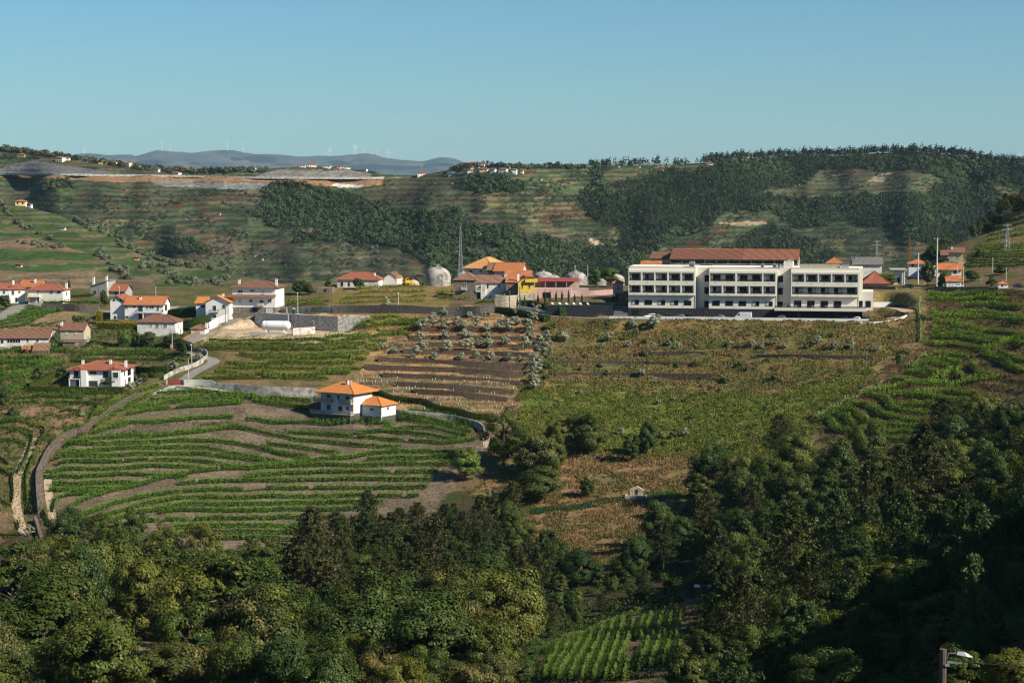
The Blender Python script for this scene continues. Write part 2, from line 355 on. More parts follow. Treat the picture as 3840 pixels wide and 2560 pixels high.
def tps_fit(P, lam=2.0):
    n = len(P); X = P[:, :2] / 100
    r2 = ((X[:, None] - X[None]) ** 2).sum(-1); K = np.where(r2 > 0, r2 * np.log(r2 + 1e-12), 0) + np.eye(n) * lam * 0.01
    A = np.zeros((n + 3, n + 3)); A[:n, :n] = K; A[:n, n] = 1; A[:n, n + 1:] = X; A[n, :n] = 1; A[n + 1:, :n] = X.T
    return X, np.linalg.solve(A, np.concatenate([P[:, 2], np.zeros(3)]))
def tps_eval(fit, x, y):
    X, w = fit; n = len(X); out = np.full(x.shape, w[n]) + w[n + 1] * x / 100 + w[n + 2] * y / 100
    for i in range(n):
        r2 = (x / 100 - X[i, 0]) ** 2 + (y / 100 - X[i, 1]) ** 2
        out += w[i] * r2 * np.log(r2 + 1e-12)
    return out
GX0, GX1, GDX, GY0, GY1, GDY = -450.0, 450.0, 1.5, -40.0, 1300.0, 0.75
gx = np.arange(GX0, GX1 + 0.01, GDX); gy = np.arange(GY0, GY1 + 0.01, GDY)
_cx = np.arange(GX0, GX1 + 7, 6.0); _cy = np.arange(GY0, GY1 + 7, 6.0)
_cz = tps_eval(tps_fit(CP), *np.meshgrid(_cx, _cy))
def bilin(Z, x0, dx, y0, dy, x, y):
    fx = np.clip((np.asarray(x, float) - x0) / dx, 0, Z.shape[1] - 1.001); fy = np.clip((np.asarray(y, float) - y0) / dy, 0, Z.shape[0] - 1.001)
    ix = fx.astype(int); iy = fy.astype(int); fx = fx - ix; fy = fy - iy
    return (Z[iy, ix] * (1 - fx) + Z[iy, ix + 1] * fx) * (1 - fy) + (Z[iy + 1, ix] * (1 - fx) + Z[iy + 1, ix + 1] * fx) * fy
GXX, GYY = np.meshgrid(gx, gy)
H = bilin(_cz, GX0, 6.0, GY0, 6.0, GXX, GYY)
def hz(x, y): return bilin(H, GX0, GDX, GY0, GDY, x, y)
_D = np.arange(120.0, 1290.0, 0.5)
def hit(u, v, dmin=120.0):
    "where the sight line through a pixel meets the near ground"
    a, b = ray(u, v)
    g = hz(a * _D, _D) - b * _D
    ok = np.nonzero((g >= 0) & (_D >= dmin))[0]
    if len(ok) == 0:
        k = int(np.argmax(g)); d = _D[k]
        return Vector((a * d, d, float(hz(a * d, d))))
    k = ok[0]
    if k > 0:
        t = g[k - 1] / (g[k - 1] - g[k]); d = _D[k - 1] + t * (_D[k] - _D[k - 1])
    else: d = _D[k]
    return Vector((a * d, d, float(hz(a * d, d))))
def ppm(p): return F / (p[1] * math.cos(PITCH) - p[2] * math.sin(PITCH))
def smooth(e0, e1, x):
    t = np.clip((x - e0) / (e1 - e0), 0, 1); return t * t * (3 - 2 * t)
PADS = []
def flatten(poly_xy, z, blend=5.0):
    "level a polygon of ground, easing out over some metres"
    global H
    P = np.array(poly_xy); lo = P.min(0) - blend - 2; hi = P.max(0) + blend + 2
    i0, i1 = np.searchsorted(gx, [lo[0], hi[0]]); j0, j1 = np.searchsorted(gy, [lo[1], hi[1]])
    X, Y = GXX[j0:j1, i0:i1], GYY[j0:j1, i0:i1]
    d = np.full(X.shape, 1e9); n = len(P)
    for k in range(n):
        a, b = P[k], P[(k + 1) % n]; ab = b - a; L2 = max(ab @ ab, 1e-9)
        t = np.clip(((X - a[0]) * ab[0] + (Y - a[1]) * ab[1]) / L2, 0, 1)
        d = np.minimum(d, np.hypot(X - a[0] - t * ab[0], Y - a[1] - t * ab[1]))
    ins = inpoly(X, Y, [tuple(p) for p in P]); d = np.where(ins, 0, d)
    w = 1 - smooth(0.8, blend, d)
    H[j0:j1, i0:i1] = H[j0:j1, i0:i1] * (1 - w) + z * w
def flatten_path(pts, width, blend=4.0):
    global H
    P = np.array([tuple(p) for p in pts]); lo = P[:, :2].min(0) - width - blend - 2; hi = P[:, :2].max(0) + width + blend + 2
    i0, i1 = np.searchsorted(gx, [lo[0], hi[0]]); j0, j1 = np.searchsorted(gy, [lo[1], hi[1]])
    X, Y = GXX[j0:j1, i0:i1], GYY[j0:j1, i0:i1]
    d = np.full(X.shape, 1e9); z = np.zeros(X.shape)
    for k in range(len(P) - 1):
        a, b = P[k], P[k + 1]; ab = (b - a)[:2]; L2 = max(ab @ ab, 1e-9)
        t = np.clip(((X - a[0]) * ab[0] + (Y - a[1]) * ab[1]) / L2, 0, 1)
        dd = np.hypot(X - a[0] - t * ab[0], Y - a[1] - t * ab[1]); m = dd < d
        d = np.where(m, dd, d); z = np.where(m, a[2] + t * (b[2] - a[2]), z)
    w = 1 - smooth(width / 2 + 0.7, width / 2 + blend, d)
    H[j0:j1, i0:i1] = H[j0:j1, i0:i1] * (1 - w) + z * w
def smooth_path(pts, n=6):
    "Catmull-Rom through points"
    P = [np.array(tuple(p), float) for p in pts]; P = [2 * P[0] - P[1]] + P + [2 * P[-1] - P[-2]]; out = []
    for i in range(1, len(P) - 2):
        a, b, c, d = P[i - 1:i + 3]
        for t in np.linspace(0, 1, n, endpoint=False):
            out.append(0.5 * (2 * b + (c - a) * t + (2 * a - 5 * b + 4 * c - d) * t * t + (3 * b - a - 3 * c + d) * t ** 3))
    out.append(P[-2]); return np.array(out)
# gentle roughness of the ground
PU, PV = proj(GXX, GYY, H)
H += (fbm(GXX / 9, GYY / 9, 3) - 0.5) * 1.2 * smooth(150, 250, GYY)
# ------- terraces: steps cut along the slope where the photograph shows dry-stone terraces
def terrace(poly, step, riser=0.3, amount=0.9, seed=0):
    global H
    u, v = proj(GXX, GYY, H)
    w = np.zeros(H.shape)
    m = inpoly(u + (fbm(GXX / 12, GYY / 12, 5 + seed) - .5) * 60, v, poly) & (GYY > 350) & (GYY < 800)
    w[m] = 1.0
    zz = H + (fbm(GXX / 40, GYY / 40, 11 + seed) - .5) * 1.6
    q = zz / step; fl = np.floor(q); fr = q - fl
    fr2 = np.where(fr < 1 - riser, fr * 0.1, 0.1 * (1 - riser) + (fr - (1 - riser)) / riser * (1 - 0.1 * (1 - riser)))
    H = H + w * amount * ((fl + fr2) * step - zz)
T_DRY = [(1400, 1205), (1560, 1190), (1760, 1150), (1960, 1190), (2060, 1230), (2050, 1300), (1990, 1420), (1900, 1590), (1640, 1560), (1330, 1470), (1370, 1330)]
T_SLOPE = [(2060, 1230), (2300, 1260), (3350, 1230), (3400, 1330), (3260, 1390), (2900, 1470), (2500, 1470), (2000, 1440), (2040, 1300)]
T_RIGHT = [(3480, 1080), (3860, 1090), (3860, 1460), (3500, 1640), (3080, 1620), (3000, 1560), (3300, 1390), (3470, 1290)]
T_UPLEFT = [(820, 1250), (1370, 1225), (1560, 1190), (1480, 1260), (1370, 1400), (1300, 1440), (750, 1430), (860, 1350)]
T_LEFT = [(-200, 1300), (240, 1300), (560, 1310), (640, 1330), (520, 1440), (560, 1470), (300, 1620), (160, 1760), (100, 2000), (-200, 2100)]
terrace(T_DRY, 2.0, 0.2, 1.0, 1)
terrace(T_SLOPE, 3.0, 0.3, 0.75, 2)
terrace(T_RIGHT, 2.0, 0.3, 0.95, 3)
terrace(T_UPLEFT, 2.2, 0.3, 0.6, 4)
terrace(T_LEFT, 2.4, 0.3, 0.9, 5)

# ------------------------------------------------------------------ sites: hotel platform, house pads, roads
HT = R(10.0)                                             # the hotel front is turned a little, its right end nearer
h0 = hit(2356, 1187); HX = Vector((math.cos(HT), -math.sin(HT), 0)); HY = Vector((math.sin(HT), math.cos(HT), 0)); HZ0 = h0.z
def hp(X, Y, Z=0.0): return h0 + HX * X + HY * Y + Vector((0, 0, Z))
def hX(u): 
    a = ray(u, 1150)[0]; return (a * h0.y - h0.x) / (math.cos(HT) + a * math.sin(HT))
flatten([tuple(hp(*q).xy) for q in ((-9, -10.5), (86, -10.5), (93, -4), (93, 40), (-9, 40))], HZ0, 6.0)
flatten([tuple(hp(*q).xy) for q in ((-30, 0.5), (-9, 0.5), (-9, 22), (-30, 22))], HZ0 + 3.7, 1.2)

HOUSES = []
def H_(name, label, u0, u1, v, ev, rot=0, D=9, roof='hip', rh=2.2, over=0.5, wall='white', tile='tilered', wins=(), side=(), plinth=None, chim=(), z=0.0, thick=0.18, lside=()):
    HOUSES.append(dict(name=name, label=label, u0=u0, u1=u1, v=v, ev=ev, rot=R(rot), D=D, roof=roof, rh=rh, over=over, wall=wall, tile=tile, wins=wins, side=side, plinth=plinth, chim=chim, z=z, thick=thick, lside=lside))
# wins: (u0, v0, u1, v1, kind) in photograph pixels on the front; side: (from front, up, width, height, kind) in metres on the right-hand wall
H_('white_villa', 'white villa with red hipped roof and balcony behind the clipped hedge', 261, 458, 1452, 1386, -4, 15, 'hip', 2.5, 0.9, 'white', 'tilered',
   [(277, 1391, 294, 1418, 'door'), (335, 1390, 364, 1404, 'white'), (388, 1391, 407, 1414, 'door'), (415, 1397, 440, 1418, 'shut'), (332, 1426, 368, 1450, 'shut'), (285, 1425, 304, 1448, 'door'), (420, 1428, 436, 1450, 'shut')],
   [(3.0, 3.6, 1.0, 1.4, 'dark'), (7.5, 3.2, 4.0, 2.6, 'dark'), (3.4, 0.2, 1.4, 2.2, 'shut'), (8.0, 1.0, 3.0, 1.5, 'dark')], None, [(0.12, 0.55, 1.1), (0.72, 0.30, 1.6), (0.98, 0.45, 1.2)])
H_('three_storey_house', 'big white house with brown hipped roof and skirt roof above a stone ground floor', 871, 1035, 1178, 1078, -8, 13, 'hip', 2.5, 0.9, 'white', 'tilebrown',
   [(892, 1088, 911, 1099, 'white'), (938, 1086, 957, 1093, 'white'), (982, 1089, 994, 1101, 'blind'), (934, 1123, 948, 1133, 'white'), (974, 1124, 990, 1135, 'white'), (1006, 1122, 1021, 1133, 'white'), (893, 1122, 905, 1137, 'blind'), (948, 1153, 967, 1168, 'dark'), (999, 1155, 1023, 1173, 'blind')],
   [(4, 8.2, 0.9, 1.2, 'blind'), (8, 8.2, 0.9, 1.2, 'blind')], (2.6, 'stone'), [(0.05, 0.5, 1.3), (0.95, 0.35, 1.8)])
H_('gabled_white_house', 'white house with orange roofs, gable front and balcony beside the parked black car', 771, 862, 1200, 1130, -6, 12, 'gy', 2.2, 0.7, 'white', 'tilebright',
   [(798, 1145, 812, 1167, 'shut'), (834, 1141, 847, 1157, 'shut'), (798, 1181, 813, 1192, 'shut')], [(3, 4.2, 1.2, 1.3, 'shut'), (3, 1.0, 1.2, 1.3, 'dark')], None, [(0.62, 0.35, 1.5)])
H_('house_wing', 'low white side wing with orange roof joined to the gabled white house', 735, 772, 1190, 1134, -6, 9, 'gx', 1.9, 0.5, 'white', 'tilebright', [(753, 1143, 769, 1154, 'shut')])
H_('white_tower_house', 'tall narrow white house end with small gable above the yellow-topped hedge', 414, 466, 1199, 1124, -4, 12, 'gy', 1.7, 0.6, 'white', 'tilered',
   [(438, 1121, 450, 1127, 'white'), (425, 1121, 432, 1128, 'door'), (452, 1121, 459, 1128, 'door'), (436, 1184, 446, 1195, 'white'), (428, 1184, 434, 1195, 'door')], [], None, [])
H_('long_white_house', 'white house with orange-red roof, green shutters and long first-floor balcony', 467, 615, 1197, 1139, -4, 10, 'gx', 2.6, 0.6, 'white', 'tileorange',
   [(466, 1146, 480, 1157, 'white'), (501, 1145, 508, 1152, 'dark'), (517, 1146, 537, 1169, 'shut'), (549, 1146, 557, 1158, 'shut'), (560, 1147, 579, 1157, 'white'), (588, 1146, 598, 1165, 'white'), (466, 1184, 481, 1195, 'shut'), (520, 1177, 540, 1196, 'dark')],
   [(2, 3.2, 3, 2.2, 'dark')], None, [(0.36, 0.3, 1.0), (0.62, 0.5, 0.8)])
H_('stone_hip_house', 'grey plaster and stone house with brown hipped roof and white-framed windows', 514, 660, 1262, 1207, -6, 10, 'hip', 2.5, 0.5, 'offwhite', 'tilebrown',
   [(565, 1215, 573, 1225, 'white'), (585, 1213, 597, 1228, 'white'), (616, 1213, 628, 1228, 'white')], [(3, 2.6, 1.0, 2.0, 'white'), (6, 0.2, 1.2, 2.2, 'shut')], None, [])
H_('roadside_shed', 'small shed with mossy brown tile roof beside the orange-topped wall', 716, 768, 1250, 1232, -6, 6, 'hip', 1.3, 0.35, 'offwhite', 'tileold', [(738, 1236, 748, 1246, 'dark')], [], None, [(0.98, 0.5, 1.2)])
H_('long_farmhouse', 'long white farmhouse with brown tile roof and a wide glazed window', -70, 184, 1312, 1264, 2, 9, 'gx', 2.7, 0.5, 'offwhite', 'tilebrown',
   [(27, 1270, 78, 1286, 'band'), (5, 1275, 14, 1285, 'dark'), (99, 1270, 109, 1283, 'shut'), (135, 1271, 146, 1284, 'shut'), (45, 1297, 80, 1311, 'dark')], [], None, [(0.33, 0.5, 1.2)])
H_('farm_lean_to', 'low tiled lean-to against the long white farmhouse', 122, 182, 1326, 1314, 2, 4, 'shed', 2.2, 0.2, 'stone', 'tileold', [], [], None, [])
H_('tiled_hen_house', 'small orange-tiled annex below the long white farmhouse', 82, 122, 1324, 1311, 2, 4, 'shed', 1.2, 0.2, 'stone', 'tileorange', [], [], None, [])
H_('beige_house', 'beige rendered house with brown roof and closed white shutters', 226, 316, 1287, 1235, -5, 8, 'gx', 2.2, 0.4, 'beige', 'tilebrown',
   [(246, 1240, 254, 1252, 'blind'), (282, 1240, 290, 1253, 'blind')], [(4, 0.3, 1.4, 2.4, 'shut')], (1.4, 'stone'), [(-0.02, 0.3, 1.4)])
H_('beige_house_wing', 'lower tiled wing on the shaded side of the beige house', 186, 227, 1284, 1233, -5, 7, 'hip', 1.4, 0.3, 'beige', 'tilebrown', [(198, 1239, 205, 1250, 'blind')])
H_('stone_outhouse', 'stone outhouse with rough flat roof in front of the beige house', 235, 282, 1304, 1283, -5, 4, 'flat', 0.3, 0.3, 'stone', 'tileold', [(282, 1300, 282, 1301, 'dark')][:0])
H_('cream_house', 'cream house with red-brown hipped roof and dark green windows beside the cypress', 105, 238, 1137, 1087, -6, 9, 'hip', 2.3, 0.6, 'cream', 'tilered',
   [(187, 1091, 201, 1100, 'shut'), (215, 1091, 230, 1101, 'shut'), (139, 1091, 147, 1100, 'shut'), (138, 1114, 148, 1136, 'shut'), (112, 1116, 134, 1136, 'beigeband')], [(4, 3.0, 0.8, 1.2, 'dark')], None, [(0.98, 0.6, 1.4)])
H_('corner_white_house', 'white house with chimney and brown hipped roof at the road corner', 36, 92, 1136, 1084, 14, 9, 'hip', 2.4, 0.5, 'white', 'tilered', [(57, 1115, 66, 1135, 'shut'), (45, 1088, 55, 1106, 'white'), (70, 1092, 76, 1097, 'dark')], [], None, [(0.3, 0.3, 2.2)])
H_('edge_white_house', 'white house with red gable roof cut by the picture edge', -60, 34, 1122, 1082, 6, 9, 'gx', 2.0, 0.5, 'white', 'tilered', [(10, 1090, 20, 1102, 'white')], [], None, [])
H_('ridge_roof_house', 'house with long orange sloping roof and white chimney behind the cream house', 70, 150, 1100, 1073, -10, 9, 'gx', 2.4, 0.5, 'grey', 'tileorange', [], [], None, [(0.66, 0.3, 1.6)])
H_('grey_shed_roof_house', 'grey concrete house with sloping slab roof behind the vine pergola', 338, 402, 1113, 1074, -12, 9, 'mono', 2.4, 0.5, 'grey', 'grey', [(352, 1090, 360, 1100, 'dark')], [], None, [(0.1, 0.2, 2.4), (0.95, 0.1, 3.0)])
H_('grey_gable_house', 'grey house with red-brown roof half behind the fir tree', 404, 470, 1112, 1088, -8, 9, 'gx', 2.4, 0.6, 'grey', 'tilered', [(430, 1094, 440, 1102, 'dark')], [], None, [])
H_('pale_blue_house', 'pale blue house with orange hipped roof and brown shutters on a dark stone base', 1200, 1327, 1583, 1470, -31, 10.5, 'hip', 3.0, 1.6, 'bluegrey', 'tilebright',
   [(1223, 1478, 1240, 1495, 'brown'), (1265, 1480, 1276, 1495, 'brown'), (1298, 1481, 1315, 1498, 'brown'), (1223, 1517, 1240, 1538, 'brown'), (1268, 1520, 1286, 1540, 'brown'), (1300, 1520, 1312, 1535, 'brown'), (1310, 1558, 1322, 1583, 'wood')],
   [], (3.0, 'darkstone'), [(0.62, 0.35, 1.9), (0.55, 0.62, 1.3)])
H_('pale_blue_annex', 'single-storey annex with orange hipped roof joined to the pale blue house', 1334, 1431, 1587, 1517, -31, 8.2, 'hip', 2.3, 0.7, 'bluegrey', 'tilebright',
   [(1342, 1521, 1353, 1536, 'brown'), (1388, 1528, 1403, 1538, 'brown')], [(3.2, 4.2, 1.1, 1.0, 'brown')], (2.3, 'darkstone'), [])
# village on the crest
H_('stone_crest_house', 'rough stone house with brown hipped roof and white balcony door', 1702, 1783, 1119, 1049, -10, 11, 'hip', 2.6, 0.4, 'stone', 'tileold', [(1736, 1058, 1748, 1084, 'white')], [], None, [])
H_('white_crest_house', 'whitewashed house with long mossy roof between the stone and the yellow houses', 1785, 1894, 1121, 1058, -6, 9, 'gx', 2.6, 0.4, 'offwhite', 'tileold',
   [(1868, 1065, 1877, 1078, 'white'), (1827, 1065, 1832, 1080, 'dark'), (1789, 1096, 1801, 1121, 'dark'), (1834, 1105, 1841, 1117, 'white')], [], None, [(0.98, 0.4, 1.5)])
H_('yellow_house', 'bright yellow house with orange roofs and brown shutters', 1943, 2001, 1128, 1057, 4, 11, 'gy', 2.0, 0.5, 'yellow', 'tileorange', [(1955, 1066, 1962, 1082, 'brown'), (1981, 1065, 1990, 1081, 'brown')], [], (3.4, 'palestone'), [(0.05, 0.3, 2.0)])
H_('yellow_house_attic', 'yellow upper storey with orange shed roof behind the yellow house', 1899, 1994, 1095, 1036, 2, 8, 'shed', 1.8, 0.6, 'yellow', 'tileorange', [(1908, 1038, 1931, 1050, 'brown'), (1974, 1038, 1982, 1046, 'brown')], [], None, [], 0.0)
H_('stone_fronted_wing', 'stone-fronted wing with orange lean-to roof beside the yellow house', 1896, 1941, 1125, 1058, -6, 6, 'shed', 1.6, 0.3, 'stone', 'tileorange', [(1905, 1097, 1915, 1108, 'dark')])
H_('pink_gable_house', 'pink house with orange gable roof above the yellow house', 1853, 1955, 1040, 1013, -14, 10, 'gx', 3.0, 0.6, 'pink', 'tileorange', [(1876, 1020, 1886, 1025, 'white')], [], None, [(0.55, 0.5, 1.2)], 0)
H_('pale_orange_roof_house', 'building with large pale orange hipped roof above the stone house', 1740, 1850, 1030, 1006, -26, 18, 'hip', 4.4, 0.8, 'offwhite', 'tilepale', [(1760, 1013, 1770, 1020, 'dark'), (1798, 1012, 1808, 1020, 'dark')])
H_('old_roof_barn', 'small barn with brown tile roof between the two orange-roofed houses', 1826, 1880, 1030, 1010, -10, 9, 'gx', 2.6, 0.4, 'stone', 'tileold', [])
H_('pink_gatehouse', 'small pink tower with orange hipped roof beside the hotel', 2299, 2337, 1099, 1061, 2, 4.2, 'hip', 1.2, 0.5, 'pink', 'tileorange', [(2312, 1073, 2323, 1089, 'white')])
H_('long_red_roof_house', 'low old house with long red hipped roof left of the digger', 1264, 1420, 1078, 1048, -8, 10, 'hip', 2.8, 0.5, 'offwhite', 'tilered', [(1278, 1057, 1286, 1072, 'dark'), (1305, 1057, 1312, 1072, 'dark'), (1330, 1056, 1340, 1072, 'dark')], [], None, [(0.86, 0.4, 1.0)])
H_('white_gable_barn', 'plain white barn with brown gable roof beside the digger', 1440, 1490, 1068, 1040, -10, 9, 'gy', 1.9, 0.3, 'white', 'tilebrown', [])
H_('ruined_stone_hut', 'roofless stone hut with an empty window among the gardens', 1187, 1245, 1098, 1078, -5, 6, 'flat', 0.1, -0.3, 'stone', 'stone', [(1215, 1083, 1224, 1092, 'dark')])
# behind and right of the hotel
H_('red_hip_house', 'house with big red hipped roof right of the hotel', 3236, 3330, 1072, 1062, -8, 14, 'hip', 4.4, 0.7, 'beige', 'tilered', [(3250, 1064, 3256, 1070, 'dark')])
H_('white_pavilion', 'tall white open pavilion with flat roof beside the red-roofed house', 3352, 3384, 1066, 1012, -6, 6, 'flat', 0.4, 1.6, 'white', 'cleanconcrete', [(3356, 1040, 3374, 1058, 'dark')])
H_('two_level_house', 'white house with two-level orange roofs behind the tall conifer', 3408, 3476, 1040, 988, -8, 9, 'hip', 1.6, 0.7, 'white', 'tileorange', [(3418, 992, 3426, 999, 'dark'), (3440, 1016, 3450, 1024, 'dark'), (3458, 992, 3466, 999, 'dark')])
H_('white_terrace_house', 'low white flat-roofed house beside the tall pole', 3470, 3512, 1042, 1004, -8, 9, 'flat', 0.4, 0.2, 'white', 'white', [(3484, 1010, 3492, 1018, 'dark')])
H_('long_orange_roof_house', 'long cream house with orange roof right of the tall pole', 3518, 3604, 1042, 1008, -8, 8, 'gx', 2.1, 0.6, 'cream', 'tileorange', [(3524, 1012, 3532, 1018, 'dark'), (3545, 1012, 3553, 1018, 'dark'), (3576, 1012, 3588, 1024, 'dark'), (3552, 1028, 3560, 1034, 'dark')])
H_('white_garage', 'small white house with orange roof at the roadside below the long cream house', 3550, 3604, 1076, 1052, -6, 7, 'gx', 1.6, 0.4, 'white', 'tileorange', [(3560, 1060, 3568, 1068, 'blind')])
H_('white_gable_shed', 'white shed with brown roof left of the roadside garage', 3518, 3542, 1072, 1040, -20, 9, 'gy', 1.6, 0.3, 'white', 'tilered', [])
H_('brown_hill_house', 'dark brown two-storey house with brown roof alone on the hill', 3560, 3610, 978, 944, -12, 8, 'gx', 1.8, 0.7, 'beige', 'tilebrown', [(3568, 958, 3576, 966, 'white'), (3588, 958, 3598, 968, 'white')], [], None, [(0.2, 0.3, 1.2)])
H_('brown_hill_annex', 'low brown-roofed annex beside the house on the hill', 3530, 3558, 976, 954, -12, 7, 'gx', 1.8, 0.5, 'beige', 'tilebrown', [])
H_('grey_roof_house', 'long house with grey roof and red gable behind the hotel vines', 3202, 3306, 998, 988, -6, 9, 'gx', 2.6, 0.7, 'offwhite', 'tilegrey', [(3216, 990, 3224, 996, 'dark'), (3250, 990, 3258, 996, 'dark')], [], None, [(0.1, 0.4, 1.0)])
H_('orange_hip_house', 'white house with orange hipped roof just above the hotel roof', 3102, 3158, 1000, 987, -6, 9, 'hip', 2.4, 0.7, 'white', 'tileorange', [(3110, 989, 3118, 996, 'dark'), (3140, 989, 3148, 996, 'dark')])
H_('roadside_white_hut', 'small white hut with orange roof at the far right road', 3744, 3780, 1078, 1064, -6, 6, 'hip', 1.1, 0.3, 'white', 'tileorange', [(3756, 1067, 3762, 1073, 'dark')])
for h in HOUSES:
    h['p'] = hit((h['u0'] + h['u1']) / 2, h['v']); h['k'] = ppm(h['p']); h['v'] = float(proj(*h['p'])[1])
    h['W'] = (h['u1'] - h['u0']) / h['k'] / math.cos(h['rot']); h['Hw'] = (h['v'] - h['ev']) / h['k']
    c, s = math.cos(h['rot']), math.sin(h['rot']); p = h['p']; w, d = h['W'] / 2 + 1.0, h['D'] + 1.0
    h['poly'] = [(p.x + x * c - y * s, p.y + x * s + y * c) for x, y in ((-w, -1), (w, -1), (w, d), (-w, d))]
for h in HOUSES: flatten(h['poly'], h['p'].z, 4.0)

def px(pts): return [hit(u, v) for u, v in pts]
def pathpx(pts, n=6, step=None):
    return smooth_path(px(pts), n)
# construction yard
YARD = [(700, 1285), (760, 1245), (880, 1195), (955, 1185), (1270, 1180), (1390, 1185), (1385, 1206), (1330, 1250), (1280, 1275), (1180, 1284), (900, 1286)]
yp = hit(1040, 1246)
flatten([tuple(hit(u, v).xy) for u, v in [(880, 1225), (960, 1200), (1260, 1200), (1300, 1240), (1200, 1262), (900, 1262)]], yp.z, 8.0)
ROADS = {}
def road(name, label, pts, width, mat, n=6):
    P = pathpx(pts, n); 
    z = P[:, 2].copy()
    for _ in range(6): z[1:-1] = (z[:-2] + 2 * z[1:-1] + z[2:]) / 4
    P[:, 2] = z; flatten_path(P, width); ROADS[name] = (P, width, mat, label)
road('village_road', 'grey asphalt road winding through the village', [(-60, 1225), (20, 1185), (70, 1150), (130, 1140), (210, 1152), (300, 1160), (385, 1167), (470, 1172)], 7.0, 'asphalt')
road('lane', 'narrow asphalt lane bending down to the red gate', [(960, 1188), (895, 1196), (850, 1215), (790, 1240), (745, 1262), (705, 1290), (690, 1318), (735, 1332), (790, 1345), (800, 1358), (765, 1378), (720, 1402), (690, 1424)], 4.2, 'asphalt')
road('driveway', 'pale concrete drive below the red gate', [(640, 1450), (660, 1446), (700, 1447), (780, 1456), (860, 1468), (940, 1477)], 3.2, 'cleanconcrete')
road('driveway_spur', 'pale concrete ramp running down beside the vines', [(648, 1450), (610, 1465), (585, 1482)], 3.4, 'cleanconcrete')
road('hotel_road', 'pale road below the pool wall', [(1770, 1163), (1850, 1160), (1960, 1165), (2060, 1180), (2200, 1192), (2310, 1198)], 4.0, 'asphalt')
road('hotel_loop', 'paved loop drive at the end of the hotel', [(3225, 1208), (3300, 1204), (3370, 1190), (3398, 1175), (3390, 1160), (3330, 1154), (3270, 1153)], 5.0, 'dirt')
road('vineyard_track', 'dirt track climbing along the vineyard wall', [(255, 2010), (225, 1985), (200, 1950), (190, 1900), (180, 1830), (180, 1760)], 2.2, 'dirt')
road('left_track', 'rutted dirt track between the leafy terraces', [(95, 2010), (75, 1960), (62, 1900), (60, 1830), (75, 1760), (105, 1690), (125, 1640)], 2.6, 'dirt')
road('terrace_track', 'dirt track curving round the end of the terraces', [(1830, 1680), (1822, 1640), (1800, 1605), (1740, 1575), (1640, 1560), (1520, 1545)], 2.6, 'dirt')
road('crest_road', 'road along the stone wall at the right village', [(3380, 1085), (3440, 1082), (3560, 1080), (3700, 1080), (3860, 1083)], 4.5, 'asphalt')
road('hill_track', 'pale dirt track up to the brown house on the hill', [(3585, 1000), (3600, 990), (3620, 975), (3630, 966)], 3.0, 'dirt')

